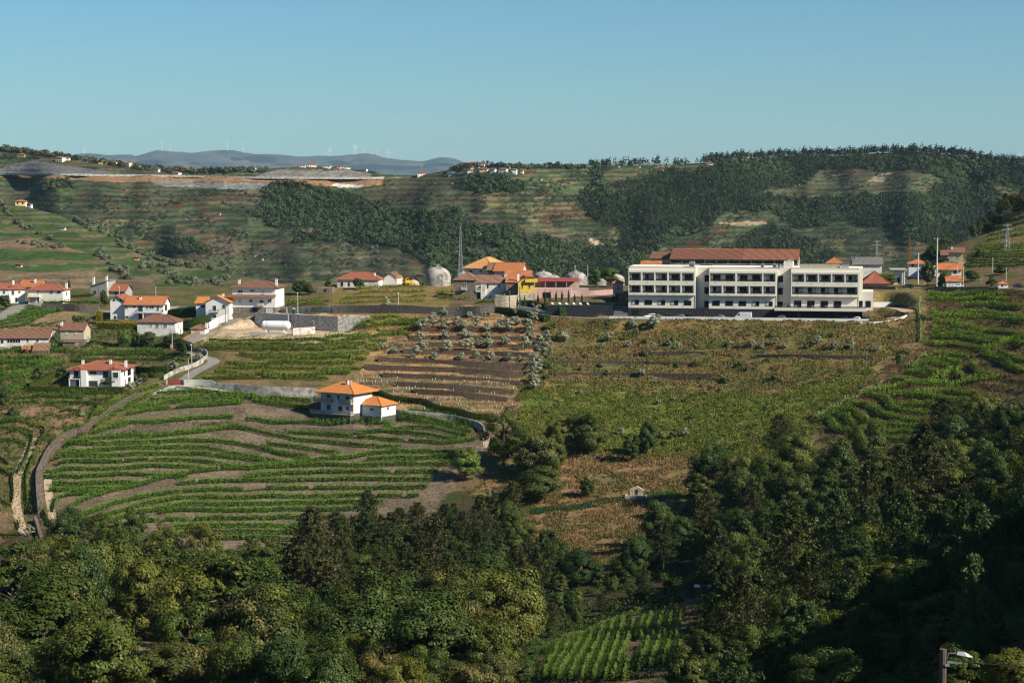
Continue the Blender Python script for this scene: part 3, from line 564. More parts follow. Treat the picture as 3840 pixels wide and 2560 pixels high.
# ------------------------------------------------------------------ ground colours by land cover
Z_ = [  # polygon in photograph pixels, colour, second colour (mixed in by noise), mix
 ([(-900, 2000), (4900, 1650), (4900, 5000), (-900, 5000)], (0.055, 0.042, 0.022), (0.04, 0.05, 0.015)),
 ([(-400, 1040), (1500, 1040), (1500, 1260), (760, 1500), (400, 1600), (-400, 2050)], (0.13, 0.095, 0.05), (0.07, 0.085, 0.025)),
 (T_LEFT, (0.16, 0.105, 0.06), (0.08, 0.085, 0.03)),
 ([(0, 1180), (150, 1160), (330, 1170), (340, 1240), (120, 1240), (0, 1235)], (0.22, 0.16, 0.09), (0.15, 0.12, 0.06)),
 ([(600, 1470), (960, 1470), (1200, 1560), (1500, 1560), (1640, 1580), (1830, 1660), (1700, 1830), (1620, 1960), (1200, 2070), (900, 2120), (230, 2080), (150, 1960), (160, 1800), (300, 1650), (480, 1560)], (0.155, 0.118, 0.085), (0.11, 0.085, 0.06)),
 ([(820, 1230), (1560, 1180), (1500, 1260), (1380, 1420), (1300, 1450), (740, 1440), (860, 1340)], (0.17, 0.115, 0.06), (0.10, 0.09, 0.035)),
 (T_DRY, (0.31, 0.19, 0.095), (0.16, 0.12, 0.05)),
 ([(1290, 1440), (1400, 1400), (1990, 1420), (1900, 1600), (1640, 1565), (1330, 1500)], (0.22, 0.15, 0.08), (0.12, 0.115, 0.05)),
 ([(1230, 1060), (1700, 1060), (1700, 1140), (1560, 1190), (1240, 1190)], (0.14, 0.12, 0.04), (0.20, 0.13, 0.06)),
 ([(2030, 1195), (3460, 1195), (3470, 1280), (3250, 1400), (2880, 1490), (2500, 1480), (1950, 1450), (2040, 1300)], (0.155, 0.110, 0.046), (0.10, 0.10, 0.032)),
 ([(2030, 1190), (2500, 1190), (2700, 1260), (2500, 1330), (2000, 1330)], (0.15, 0.10, 0.04), (0.085, 0.085, 0.025)),
 ([(1940, 1440), (2500, 1470), (2880, 1480), (3280, 1390), (3120, 1560), (2980, 1680), (2700, 1730), (2300, 1710), (1940, 1640)], (0.115, 0.13, 0.028), (0.085, 0.11, 0.024)),
 ([(1960, 1690), (2660, 1705), (2560, 1880), (2330, 2090), (2120, 2150), (1980, 2030), (1760, 1850)], (0.20, 0.125, 0.062), (0.12, 0.10, 0.04)),
 (T_RIGHT, (0.115, 0.072, 0.038), (0.075, 0.055, 0.026)),
 ([(3200, 900), (3860, 740), (3860, 1085), (3300, 1080)], (0.09, 0.085, 0.03), (0.14, 0.095, 0.05)),
 ([(2700, 1060), (3460, 1060), (3460, 1180), (3260, 1200), (3230, 1060)], (0.20, 0.15, 0.06), (0.13, 0.11, 0.04)),
 (YARD, (0.50, 0.38, 0.25), (0.38, 0.28, 0.19)),
 ([(255, 2440), (480, 2410), (690, 2400), (680, 2480), (400, 2560), (250, 2560)], (0.26, 0.18, 0.12), (0.18, 0.12, 0.07)),
 ([(1960, 2620), (2050, 2430), (2330, 2300), (2600, 2240), (2640, 2440), (2500, 2640)], (0.17, 0.105, 0.065), (0.10, 0.065, 0.04)),
]
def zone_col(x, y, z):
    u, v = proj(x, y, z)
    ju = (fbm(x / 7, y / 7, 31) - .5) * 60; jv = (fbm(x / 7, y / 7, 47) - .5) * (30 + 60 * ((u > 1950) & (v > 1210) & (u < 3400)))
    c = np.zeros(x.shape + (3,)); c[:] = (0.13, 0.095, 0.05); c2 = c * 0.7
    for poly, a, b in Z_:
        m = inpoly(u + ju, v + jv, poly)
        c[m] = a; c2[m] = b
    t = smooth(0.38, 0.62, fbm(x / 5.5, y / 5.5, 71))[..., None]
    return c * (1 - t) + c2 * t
# the ground mesh: rows closer together where the terraces are
ys = np.concatenate([np.arange(0, 180, 12.0), np.arange(180, 540, 2.25), np.arange(540, 735, 0.75), np.arange(735, 900, 2.25), np.arange(900, 1300, 10.0)])
xs = np.concatenate([np.arange(-450, -215, 9.0), np.arange(-215, 235, 1.5), np.arange(235, 451, 9.0)])
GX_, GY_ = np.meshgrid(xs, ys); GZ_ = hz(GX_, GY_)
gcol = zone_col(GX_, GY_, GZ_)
_sl = smooth(0.62, 1.0, (hz(GX_, GY_ + 0.8) - hz(GX_, GY_ - 0.8)) / 1.6); _u, _v = proj(GX_, GY_, GZ_)
_st = np.zeros(GX_.shape)
for _p, _a in ((T_DRY, 1.0), (T_SLOPE, 0.6), (T_RIGHT, 0.5), (T_UPLEFT, 0.6), (T_LEFT, 0.6)): _st[inpoly(_u, _v, _p)] = _a
_w = (_sl * _st)[..., None]                                # steep terrace faces are dry stone, the treads earth and grass
_stone = np.array((0.062, 0.047, 0.034)) * (0.6 + 0.8 * vnoise(GX_ / 0.9, GZ_ / 0.5, 77))[..., None]
gcol = (gcol * (1 - _w) + _stone * _w).reshape(-1, 3)
nx, ny = len(xs), len(ys)
idx = np.arange(nx * ny).reshape(ny, nx)
quads = np.stack([idx[:-1, :-1], idx[:-1, 1:], idx[1:, 1:], idx[1:, :-1]], -1).reshape(-1, 4)
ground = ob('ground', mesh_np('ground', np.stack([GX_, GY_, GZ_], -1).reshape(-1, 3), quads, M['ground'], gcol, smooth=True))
tag(ground, 'terraced valley slopes of dry grass and bare vineyard soil', kind='structure')
def strip(name, P, width, mat, lift=0.05, label=None):
    P = np.asarray(P); T = np.gradient(P[:, :2], axis=0); T /= np.linalg.norm(T, axis=1)[:, None] + 1e-9
    Nn = np.stack([-T[:, 1], T[:, 0]], 1); rows = []
    for k in (-0.5, -0.17, 0.17, 0.5):
        q = P[:, :2] + Nn * width * k
        rows.append(np.column_stack([q, np.maximum(P[:, 2], hz(q[:, 0], q[:, 1])) + lift]))
    V = np.stack(rows, 1).reshape(-1, 3); n = len(P); i = np.arange(n * 4).reshape(n, 4)
    q = np.stack([i[:-1, :-1], i[:-1, 1:], i[1:, 1:], i[1:, :-1]], -1).reshape(-1, 4)
    o = ob(name, mesh_np(name, V, q, M[mat], smooth=True)); tag(o, label, kind='structure'); return o
for nm, (P, w, mt, lb) in ROADS.items(): strip(nm, P, w, mt, label=lb)

# ------------------------------------------------------------------ far land: spur, opposite hillside, mountains
def far_mat(name, sc=1.0, period=3.4):
    "terraced land: vines (Col) and bare banks (Earth) alternate along the contour where Mask.r is set"
    m, N, L = newmat(name); b = N['Principled BSDF']; b.inputs['Roughness'].default_value = 0.95; b.inputs['Specular IOR Level'].default_value = 0.05
    a1 = N.new('ShaderNodeAttribute'); a1.attribute_name = 'Col'; a2 = N.new('ShaderNodeAttribute'); a2.attribute_name = 'Earth'; a3 = N.new('ShaderNodeAttribute'); a3.attribute_name = 'Mask'
    geo = N.new('ShaderNodeNewGeometry'); sx = N.new('ShaderNodeSeparateXYZ'); L.new(geo.outputs['Position'], sx.inputs[0])
    nz = N.new('ShaderNodeTexNoise'); nz.inputs['Scale'].default_value = 0.011 * sc; nz.inputs['Detail'].default_value = 3; L.new(geo.outputs['Position'], nz.inputs['Vector'])
    ad = N.new('ShaderNodeMath'); ad.operation = 'MULTIPLY_ADD'; L.new(nz.outputs['Fac'], ad.inputs[0]); ad.inputs[1].default_value = 9.0; L.new(sx.outputs[2], ad.inputs[2])
    ml = N.new('ShaderNodeMath'); ml.operation = 'MULTIPLY'; ml.inputs[1].default_value = 2 * math.pi / period; L.new(ad.outputs[0], ml.inputs[0])
    sn = N.new('ShaderNodeMath'); sn.operation = 'SINE'; L.new(ml.outputs[0], sn.inputs[0])
    n2 = N.new('ShaderNodeTexNoise'); n2.inputs['Scale'].default_value = 0.06 * sc; n2.inputs['Detail'].default_value = 6; L.new(geo.outputs['Position'], n2.inputs['Vector'])
    a4 = N.new('ShaderNodeMath'); a4.operation = 'MULTIPLY_ADD'; L.new(n2.outputs['Fac'], a4.inputs[0]); a4.inputs[1].default_value = 1.6; L.new(sn.outputs[0], a4.inputs[2])
    mr = N.new('ShaderNodeMapRange'); L.new(a4.outputs[0], mr.inputs[0]); mr.inputs[1].default_value = 0.72; mr.inputs[2].default_value = 1.05
    mk = N.new('ShaderNodeMath'); mk.operation = 'MULTIPLY'; L.new(mr.outputs[0], mk.inputs[0]); L.new(a3.outputs['Fac'], mk.inputs[1])
    mx = N.new('ShaderNodeMix'); mx.data_type = 'RGBA'; L.new(mk.outputs[0], mx.inputs[0]); L.new(a1.outputs['Color'], mx.inputs[6]); L.new(a2.outputs['Color'], mx.inputs[7])
    n3 = N.new('ShaderNodeTexNoise'); n3.inputs['Scale'].default_value = 0.25 * sc; n3.inputs['Detail'].default_value = 5; L.new(geo.outputs['Position'], n3.inputs['Vector'])
    r3 = N.new('ShaderNodeMapRange'); r3.inputs[1].default_value = 0.25; r3.inputs[2].default_value = 0.75; r3.inputs[3].default_value = 0.45; r3.inputs[4].default_value = 1.6; L.new(n3.outputs['Fac'], r3.inputs[0])
    v = N.new('ShaderNodeVectorMath'); v.operation = 'SCALE'; L.new(mx.outputs[2], v.inputs[0]); L.new(r3.outputs[0], v.inputs['Scale'])
    L.new(v.outputs[0], b.inputs['Base Color'])
    bp = N.new('ShaderNodeBump'); bp.inputs['Distance'].default_value = 0.5; bp.inputs['Strength'].default_value = 0.5; L.new(a4.outputs[0], bp.inputs['Height']); L.new(bp.outputs[0], b.inputs['Normal'])
    return m
def grid_uv(name, us, ts, fn, colfn, mat, label):
    U, T = np.meshgrid(us, ts); X, Y, Z, V = fn(U, T)
    c, e, k = colfn(U, V, X, Y, Z)
    n, m_ = U.shape; i = np.arange(n * m_).reshape(n, m_)
    q = np.stack([i[:-1, :-1], i[:-1, 1:], i[1:, 1:], i[1:, :-1]], -1).reshape(-1, 4)
    me = mesh_np(name, np.stack([X, Y, Z], -1).reshape(-1, 3), q, mat, c.reshape(-1, 3), True, [('Earth', e.reshape(-1, 3)), ('Mask', np.repeat(k.reshape(-1, 1), 3, 1))])
    o = ob(name, me); tag(o, label, kind='structure'); return o
def rayv(U, V):
    t = (V - CY) / F; cp, sp = math.cos(PITCH), math.sin(PITCH); y = cp - t * sp
    return (U - CX) / F / y, (-sp - t * cp) / y
# opposite hillside
RIDGE = [(-900, 520), (-300, 535), (0, 552), (60, 560), (120, 568), (230, 582), (330, 596), (430, 612), (540, 626), (640, 636), (760, 638), (960, 636), (1040, 630), (1150, 622), (1280, 628), (1400, 642), (1440, 654),
         (1560, 658), (1650, 645), (1700, 632), (1740, 620), (1800, 616), (1900, 620), (2000, 624), (2100, 622), (2200, 626), (2280, 622), (2400, 620), (2560, 618), (2640, 610), (2750, 596), (2900, 588), (3050, 582), (3150, 584),
         (3300, 574), (3430, 570), (3600, 582), (3700, 600), (3840, 616), (4300, 640), (4900, 650)]
VB = 1120.0
def far_y(U, V):
    vr = interp(U, RIDGE); s = (VB - V) / (VB - vr)
    yr = interp(U, [(-900, 2350), (0, 2320), (900, 2250), (1500, 2300), (1900, 2180), (2300, 2320), (3000, 2560), (3840, 2480), (4900, 2500)])
    yb = interp(U, [(-900, 1750), (900, 1800), (1700, 1760), (2300, 1900), (2900, 1800), (3840, 1850), (4900, 1850)])
    f = (fbm(U / 380, V / 700, 91, 3) - .5) * 330 * (0.35 + 0.65 * np.clip(1 - abs(s - .45) * 1.6, 0, 1)) + (fbm(U / 110, V / 200, 95, 2) - .5) * 50
    return yb + (yr - yb) * np.clip(s, -0.5, 1) ** 0.9 if np.isscalar(s) else yb + (yr - yb) * np.sign(s) * np.abs(np.clip(s, -0.5, 1)) ** 0.9 + f * np.clip((1 - s) * 6, 0, 1)
def far_pt(u, v):
    U, V = np.atleast_1d(np.asarray(u, float)), np.atleast_1d(np.asarray(v, float))
    y = far_y(U, V); a, b = rayv(U, V); return np.stack([a * y, y, b * y], -1)
def far_fn(U, T):
    vr = interp(U, RIDGE)
    V = np.where(T <= 1, VB + (vr - VB) * T, vr); y = far_y(U, V); a, b = rayv(U, V)
    X, Y, Z = a * y, y, b * y
    k = np.clip(T - 1, 0, None); Y2 = Y + k * 900; return a * Y2, Y2, Z - k * k * 140 - k * 25, np.where(T <= 1, V, vr)
FOREST = [
 [(930, 800), (985, 760), (1000, 700), (1050, 672), (1150, 695), (1290, 722), (1370, 745), (1480, 775), (1600, 800), (1720, 778), (1745, 850), (1900, 850), (2010, 885), (2120, 905), (2260, 935), (2330, 905), (2330, 870), (2250, 835), (2190, 800), (2170, 745), (2235, 690), (2205, 640), (2230, 610),
  (2640, 606), (3860, 560), (3900, 1000), (3620, 980), (3420, 900), (3360, 860), (3120, 830), (3060, 860), (2960, 850), (2880, 800), (2780, 790), (2690, 815), (2640, 860), (2540, 900), (2420, 960), (2400, 1120), (1900, 1120), (1650, 1060), (1560, 960), (1480, 930), (1300, 910), (1180, 860), (1000, 850)],
 [(1740, 690), (1760, 660), (1900, 670), (1960, 690), (1980, 720), (1890, 720), (1800, 730)], [(2820, 880), (2900, 850), (3060, 900), (3130, 960), (3160, 1120), (2880, 1120), (2700, 990), (2600, 985), (2760, 930)],
 [(640, 905), (720, 900), (780, 950), (700, 960), (650, 940)], [(150, 690), (260, 670), (275, 700), (160, 715)], [(340, 585), (460, 588), (640, 612), (640, 634), (520, 622)], [(700, 622), (960, 612), (960, 634), (760, 640)], [(1090, 885), (1260, 880), (1280, 915), (1120, 910)],
]
HOLES = [[(3020, 690), (3080, 637), (3310, 640), (3490, 650), (3530, 690), (3490, 725), (3250, 735), (2990, 740), (2840, 742), (2870, 715)], [(2290, 705), (2500, 640), (2330, 630), (2260, 650)],
         [(2300, 625), (2660, 615), (2660, 640), (2480, 640), (2300, 636)], [(3700, 690), (3840, 720), (3840, 760), (3740, 720)], [(1800, 900), (1760, 930), (1850, 960), (1870, 930)]]
def in_forest(u, v):
    m = np.zeros(np.shape(u), bool)
    ju = (fbm(u / 40, v / 40, 131) - .5) * 50; jv = (fbm(u / 40, v / 40, 133) - .5) * 36
    for p in FOREST: m |= inpoly(u + ju, v + jv, p)
    for p in HOLES: m &= ~inpoly(u + ju * .6, v + jv * .6, p)
    return m
def far_col(U, V, X, Y, Z):
    n = fbm(U / 130, V / 60, 151, 3); n2 = fbm(U / 260, V / 110, 157, 3); g = np.stack([np.full(U.shape, .029), np.full(U.shape, .046), np.full(U.shape, .020)], -1)
    # fields: a patchwork of greener and drier plots
    ix = np.floor(U / 75 + fbm(U / 90, V / 70, 163, 2) * 2.2); iy = np.floor(V / 26 + fbm(U / 110, V / 60, 167, 2) * 2.4); r = _h(ix, iy, 5); r2 = _h(ix, iy, 9)
    g = g * (0.65 + 0.75 * r[..., None]); g[..., 1] += (r > .75) * .018; g[..., 0] += (r2 > .7) * .03
    e = np.zeros(U.shape + (3,)); e[:] = (.100, .084, .055); e *= (.7 + .6 * r2)[..., None]
    k = np.clip(.2 + .8 * r, 0, 1)
    dry = n2 > .56; g[dry] = g[dry] * .6 + np.array((.07, .062, .040)) * .4
    f = in_forest(U, V); g[f] = (.018, .028, .013); k = np.where(f, 0, k)
    def paint(poly, c, kk=0):
        m = inpoly(U + (fbm(U / 20, V / 20, 171) - .5) * 10, V + (fbm(U / 20, V / 20, 173) - .5) * 8, poly); g[m] = c; k[m] = kk; e[m] = np.array(c) * .7
    paint([(-20, 640), (60, 612), (140, 603), (260, 625), (420, 645), (560, 657), (-20, 657)], (.115, .115, .12), .6)
    paint([(960, 660), (1020, 640), (1120, 637), (1280, 640), (1380, 645), (1400, 668), (960, 668)], (.15, .145, .13), .6)
    paint([(-20, 653), (430, 658), (960, 665), (1400, 666), (1440, 660), (1440, 690), (1330, 705), (1000, 682), (430, 682), (-20, 662)], (.21, .125, .065))
    paint([(540, 677), (700, 683), (1050, 686), (960, 710), (800, 708), (620, 698)], (.15, .15, .145), .5)
    paint([(1240, 690), (1365, 692), (1345, 704), (1260, 702)], (.45, .43, .39))
    paint([(3255, 680), (3310, 645), (3350, 650), (3310, 685)], (.26, .20, .145), .3)
    paint([(2670, 836), (2860, 828), (2880, 842), (2760, 846)], (.24, .17, .11), .3)
    paint([(2205, 890), (2240, 900), (2270, 925), (2220, 915)], (.34, .25, .16))
    paint([(780, 900), (870, 880), (900, 960), (800, 950)], (.10, .08, .055), .8)
    return g, e, k
M['far'] = far_mat('far_terraces', 1.0, 5.2); M['spur'] = far_mat('spur_terraces', 1.6, 3.2); M['mount'] = far_mat('mountain_heath', 0.2, 20)
grid_uv('far_hillside', np.arange(-900, 4901, 9.0), np.concatenate([np.linspace(0, 1, 150), np.linspace(1.04, 1.6, 8)]), far_fn, far_col, M['far'], 'opposite valley side of terraces, woods and villages')
# spur on the left
CREST = [(-900, 700), (-300, 728), (0, 750), (136, 785), (218, 806), (305, 842), (392, 872), (490, 912), (588, 955), (700, 985), (838, 1016), (958, 1046), (1083, 1073), (1200, 1100)]
def spur_y(U, V):
    vc = interp(U, CREST); s = np.clip((1110 - V) / np.maximum(1110 - vc, 5), 0, 1)
    yc = interp(U, [(-900, 1420), (0, 1350), (400, 1240), (800, 1120), (1200, 1030)]); yb = interp(U, [(-900, 905), (600, 905), (1200, 960)])
    return yb + (yc - yb) * s + (fbm(U / 220, V / 120, 191, 3) - .5) * 60 * np.clip((1 - s) * 5, 0, 1)
def spur_pt(u, v):
    U, V = np.atleast_1d(np.asarray(u, float)), np.atleast_1d(np.asarray(v, float)); y = spur_y(U, V); a, b = rayv(U, V); return np.stack([a * y, y, b * y], -1)
def spur_fn(U, T):
    vc = interp(U, CREST); V = np.where(T <= 1, 1110 + (vc - 1110) * T, vc); y = spur_y(U, V); a, b = rayv(U, V); k = np.clip(T - 1, 0, None)
    Y = y + k * 420; return a * Y, Y, b * y - k * 130 - k * k * 200, V
def spur_col(U, V, X, Y, Z):
    g = np.zeros(U.shape + (3,)); ix = np.floor(U / 110 + fbm(U / 90, V / 70, 263, 2) * 2.5); iy = np.floor(V / 40 + fbm(U / 110, V / 60, 267, 2) * 2.0 + U / 300); r = _h(ix, iy, 15)
    g[:] = (.040, .068, .019); g *= (.75 + .55 * r)[..., None]; e = np.zeros(g.shape); e[:] = (.125, .098, .060); k = np.clip(.3 + r * .7, 0, 1)
    m = inpoly(U, V + (fbm(U / 60, V / 30, 271) - .5) * 14, [(-900, 1022), (300, 1018), (560, 1040), (620, 1120), (-900, 1120)]); g[m] = (.105, .082, .048); e[m] = (.16, .118, .072)
    m = inpoly(U, V, [(-900, 905), (0, 905), (120, 890), (260, 930), (330, 950), (200, 935), (0, 925)]); g[m] = (.18, .12, .07); k[m] = .4
    m = inpoly(U, V, [(640, 905), (760, 900), (800, 960), (680, 950)]); g[m] = (.055, .10, .025); k[m] = .15
    return g, e, k
grid_uv('spur_hillside', np.arange(-900, 1201, 7.0), np.concatenate([np.linspace(0, 1, 80), np.linspace(1.05, 2, 8)]), spur_fn, spur_col, M['spur'], 'nearer terraced spur dropping from the yellow house')
# mountains on the horizon
MOUNT = [(-2500, 600), (0, 596), (253, 584), (326, 574), (403, 582), (490, 579), (511, 587), (585, 563), (653, 568), (724, 574), (805, 564), (871, 563), (958, 578), (1034, 578), (1121, 587), (1280, 584), (1362, 575), (1405, 580), (1443, 592),
         (1525, 602), (1585, 604), (1650, 590), (1694, 592), (1742, 608), (1800, 614), (2400, 616), (3000, 606), (3400, 602), (3660, 606), (3840, 612), (4600, 620), (6500, 620)]
MY = 25000.0
def mnt_fn(U, T):
    vr = interp(U, MOUNT) + (fbm(U / 30, U * 0, 301, 3) - .5) * 4
    V = 720 + (vr - 720) * np.clip(T, 0, 1); y = MY - 5000 * (1 - np.clip(T, 0, 1)) + (fbm(U / 160, V / 40, 311, 4) - .5) * 4000 * np.clip((1 - T) * 4, 0, 1); a, b = rayv(U, V); k = np.clip(T - 1, 0, None)
    Y = y + k * 5000; return a * Y, Y, b * y - k * 300, V
def mnt_col(U, V, X, Y, Z):
    n = fbm(U / 60, V / 14, 321, 4); g = np.zeros(U.shape + (3,)); g[:] = (.040, .050, .036); g[n > .58] = (.072, .066, .048); g[n < .40] = (.024, .036, .026); return g, g * 1.2, np.zeros(U.shape)
grid_uv('mountains', np.arange(-2500, 6501, 14.0), np.concatenate([np.linspace(0, 1, 40), [1.1, 1.5]]), mnt_fn, mnt_col, M['mount'], 'distant hazy mountain ridge')
# one base sheet under everything, out to the horizon
ob_ = MB(); ob_.add([(-30000, -3000, -180), (30000, -3000, -180), (30000, 30000, -180), (-30000, 30000, -180)], [(0, 1, 2, 3)])
tag(ob_.build('valley_floor', pmat('valley_green', (0.06, 0.07, 0.03), var=0.3, scale=0.01)), 'valley land reaching to the horizon', kind='structure')

# ================================================================== HOUSES
def opening(parent, kind, x0, z0, x1, z1, face='F', W=0, D=0, extra=0.0):
    "a window or door on a wall; local frame of the wall: x along, y out of the wall is negative"
    w = x1 - x0; t = min(0.09, w * 0.12)
    fm, pm, nm, pn = {'white': ('whiteframe', 'glass', 'window', 'pane'), 'dark': ('frame', 'glass', 'window', 'pane'), 'door': ('shutter', 'glass', 'door', 'pane'), 'shut': ('whiteframe', 'shutter', 'window', 'shutter'),
                      'brown': ('palestone', 'brownwood', 'window', 'shutter'), 'blind': ('whiteframe', 'curtain', 'window', 'roller_blind'), 'band': ('whiteframe', 'glass', 'window', 'pane'),
                      'wood': ('palestone', 'wood', 'door', 'door_leaf'), 'beigeband': ('beige', 'beige', 'door', 'door_leaf')}[kind]
    if kind in ('brown', 'wood'): t = 0.14
    y1, y0 = 0.02, -0.08 - extra
    m = MB().ring(x0, z0, x1, z1, t, y0, y1)
    if kind in ('white', 'dark', 'door') and w > 0.7: m.box((x0 + x1) / 2 - .03, y0, z0 + t, (x0 + x1) / 2 + .03, y1, z1 - t)
    if kind == 'band':
        k = int(w / 0.9)
        for i in range(1, k): m.box(x0 + w * i / k - .03, y0, z0 + t, x0 + w * i / k + .03, y1, z1 - t)
    m.box(x0 - .06, y0 - .06, z0 - .07, x1 + .06, y1, z0 - .005)
    if face == 'F': loc, rz = (0, 0, 0), 0
    elif face == 'R': loc, rz = (W / 2, 0, 0), math.pi / 2
    else: loc, rz = (-W / 2, D, 0), -math.pi / 2
    f = m.build(nm, M[fm], parent, loc, rz)
    if kind in ('brown',):
        for a, b in ((x0 + t, (x0 + x1) / 2 - .01), ((x0 + x1) / 2 + .01, x1 - t)): MB().box(a, y0 + .03, z0 + t, b, y1 - .01, z1 - t).build(pn, M[pm], f)
    elif kind in ('white', 'dark', 'door') and w > 0.7:
        xm = (x0 + x1) / 2
        for a, b in ((x0 + t, xm - .03), (xm + .03, x1 - t)): MB().box(a, y0 + .05, z0 + t, b, y1 - .01, z1 - t).build(pn, M[pm], f)
    elif kind == 'band':
        for i in range(k): MB().box(x0 + w * i / k + .04, y0 + .05, z0 + t, x0 + w * (i + 1) / k - .04, y1 - .01, z1 - t).build(pn, M[pm], f)
    else: MB().box(x0 + t, y0 + .04, z0 + t, x1 - t, y1 - .01, z1 - t).build(pn, M[pm], f)
    return f
def railing(m, x0, x1, z, y, h=0.95, step=0.16, r=0.02, solid=False):
    m.box(x0, y - .04, z + h - .07, x1, y + .04, z + h)
    m.box(x0, y - .03, z + .06, x1, y + .03, z + .12)
    n = max(2, int((x1 - x0) / step))
    for i in range(n + 1):
        x = x0 + (x1 - x0) * i / n; m.box(x - r, y - r, z + .1, x + r, y + r, z + h - .06)
def balcony(root, x0, x1, z, depth=1.2, mat='white', rail='darkmetal', step=0.2, r=0.02, t=0.2, y=0.0):
    b = MB().box(x0, y - depth, z - t, x1, y - .002, z).build('balcony', M[mat], root)
    m = MB(); railing(m, x0 + .03, x1 - .03, z, y - depth + .06, step=step, r=r)
    for xx in (x0 + .04, x1 - .04):
        m.box(xx - .03, y - depth + .1, z + .86, xx + .03, y - .01, z + .93)
        k = max(2, int(depth / step))
        for i in range(k): m.box(xx - r, y - depth + .1 + (depth - .1) * i / k, z + .02, xx + r, y - depth + .1 + (depth - .1) * i / k + 2 * r, z + .88)
    m.build('railing', M[rail], b); return b
def roof_mesh(kind, W, D, Hw, rh, o, t):
    m = MB(); a, b, y0, y1 = -W / 2 - o, W / 2 + o, -o, D + o
    rid = []
    if kind == 'hip':
        run = min(b - a, y1 - y0) / 2
        if (b - a) >= (y1 - y0): r0, r1 = (a + run, (y0 + y1) / 2), (b - run, (y0 + y1) / 2)
        else: r0, r1 = ((a + b) / 2, y0 + run), ((a + b) / 2, y1 - run)
        if abs(r0[0] - r1[0]) + abs(r0[1] - r1[1]) < .3: r1 = (r0[0] + .2, r0[1]) if (b - a) >= (y1 - y0) else (r0[0], r0[1] + .2)
        zt, ze = Hw + rh, Hw
        v = [(a, y0, ze), (b, y0, ze), (b, y1, ze), (a, y1, ze), (*r0, zt), (*r1, zt)] + [(a, y0, ze - t), (b, y0, ze - t), (b, y1, ze - t), (a, y1, ze - t)]
        if (b - a) >= (y1 - y0): f = [(0, 1, 5, 4), (1, 2, 5), (2, 3, 4, 5), (3, 0, 4)]; hips = [(0, 4), (3, 4), (1, 5), (2, 5), (4, 5)]
        else: f = [(0, 1, 4), (1, 2, 5, 4), (2, 3, 5), (3, 0, 4, 5)]; hips = [(0, 4), (1, 4), (2, 5), (3, 5), (4, 5)]
        f += [(6, 9, 8, 7), (0, 6, 7, 1), (1, 7, 8, 2), (2, 8, 9, 3), (3, 9, 6, 0)]
        m.add(v, f); rid = [(v[i], v[j]) for i, j in hips]
    elif kind in ('gx', 'gy'):
        if kind == 'gx':
            ym = (y0 + y1) / 2; sl = rh / (D / 2); ze = Hw - sl * o; zt = Hw + rh
            pr = [(y0, ze), (ym, zt), (y1, ze), (y1, ze - t), (ym, zt - t), (y0, ze - t)]
            v = [(a, y, z) for y, z in pr] + [(b, y, z) for y, z in pr]; rid = [((a, ym, zt), (b, ym, zt))]
        else:
            xm = 0; sl = rh / (W / 2); ze = Hw - sl * o; zt = Hw + rh
            pr = [(b, ze), (xm, zt), (a, ze), (a, ze - t), (xm, zt - t), (b, ze - t)]
            v = [(x, y0, z) for x, z in pr] + [(x, y1, z) for x, z in pr]; rid = [((xm, y0, zt), (xm, y1, zt))]
        m.add(v, [(0, 6, 7, 1), (1, 7, 8, 2), (2, 8, 9, 3), (3, 9, 10, 4), (4, 10, 11, 5), (5, 11, 6, 0), (0, 1, 4, 5), (1, 2, 3, 4), (6, 11, 10, 7), (7, 10, 9, 8)])
    elif kind == 'shed':
        sl = rh / D; v = [(a, y0, Hw - sl * o), (b, y0, Hw - sl * o), (b, y1, Hw + rh + sl * o), (a, y1, Hw + rh + sl * o)]; v = [(x, y, z + t * .6) for x, y, z in v] + [(x, y, z - t * .4) for x, y, z in v]
        m.add(v, [(0, 1, 2, 3), (7, 6, 5, 4), (0, 4, 5, 1), (1, 5, 6, 2), (2, 6, 7, 3), (3, 7, 4, 0)])
    elif kind == 'mono':
        v = [(a, y0, Hw), (b, y0, Hw + rh), (b, y1, Hw + rh), (a, y1, Hw)]; v = [(x, y, z + t) for x, y, z in v] + v
        m.add(v, [(0, 1, 2, 3), (7, 6, 5, 4), (0, 4, 5, 1), (1, 5, 6, 2), (2, 6, 7, 3), (3, 7, 4, 0)])
    else: m.box(a, y0, Hw, b, y1, Hw + max(rh, .1))
    return m, rid
def wall_mesh(kind, W, D, Hw, rh, z0):
    a, b = -W / 2, W / 2; m = MB()
    if kind == 'gx': m.add([(x, y, z) for x in (a, b) for y, z in ((0, z0), (D, z0), (D, Hw), (D / 2, Hw + rh - .05), (0, Hw))], [(0, 4, 3, 2, 1), (5, 6, 7, 8, 9), (0, 5, 9, 4), (4, 9, 8, 3), (3, 8, 7, 2), (2, 7, 6, 1)])
    elif kind == 'gy': m.prism([(a, z0), (b, z0), (b, Hw), (0, Hw + rh - .05), (a, Hw)], 0, D)
    elif kind == 'shed': m.add([(x, y, z) for x in (a, b) for y, z in ((0, z0), (D, z0), (D, Hw + rh - .02), (0, Hw - .02))], [(0, 3, 2, 1), (4, 5, 6, 7), (0, 4, 7, 3), (3, 7, 6, 2), (2, 6, 5, 1)])
    elif kind == 'mono': m.prism([(a, z0), (b, z0), (b, Hw + rh), (a, Hw)], 0, D)
    else: m.box(a, 0, z0, b, D, Hw - (.0 if kind == 'flat' else .02))
    return m
HO = {}
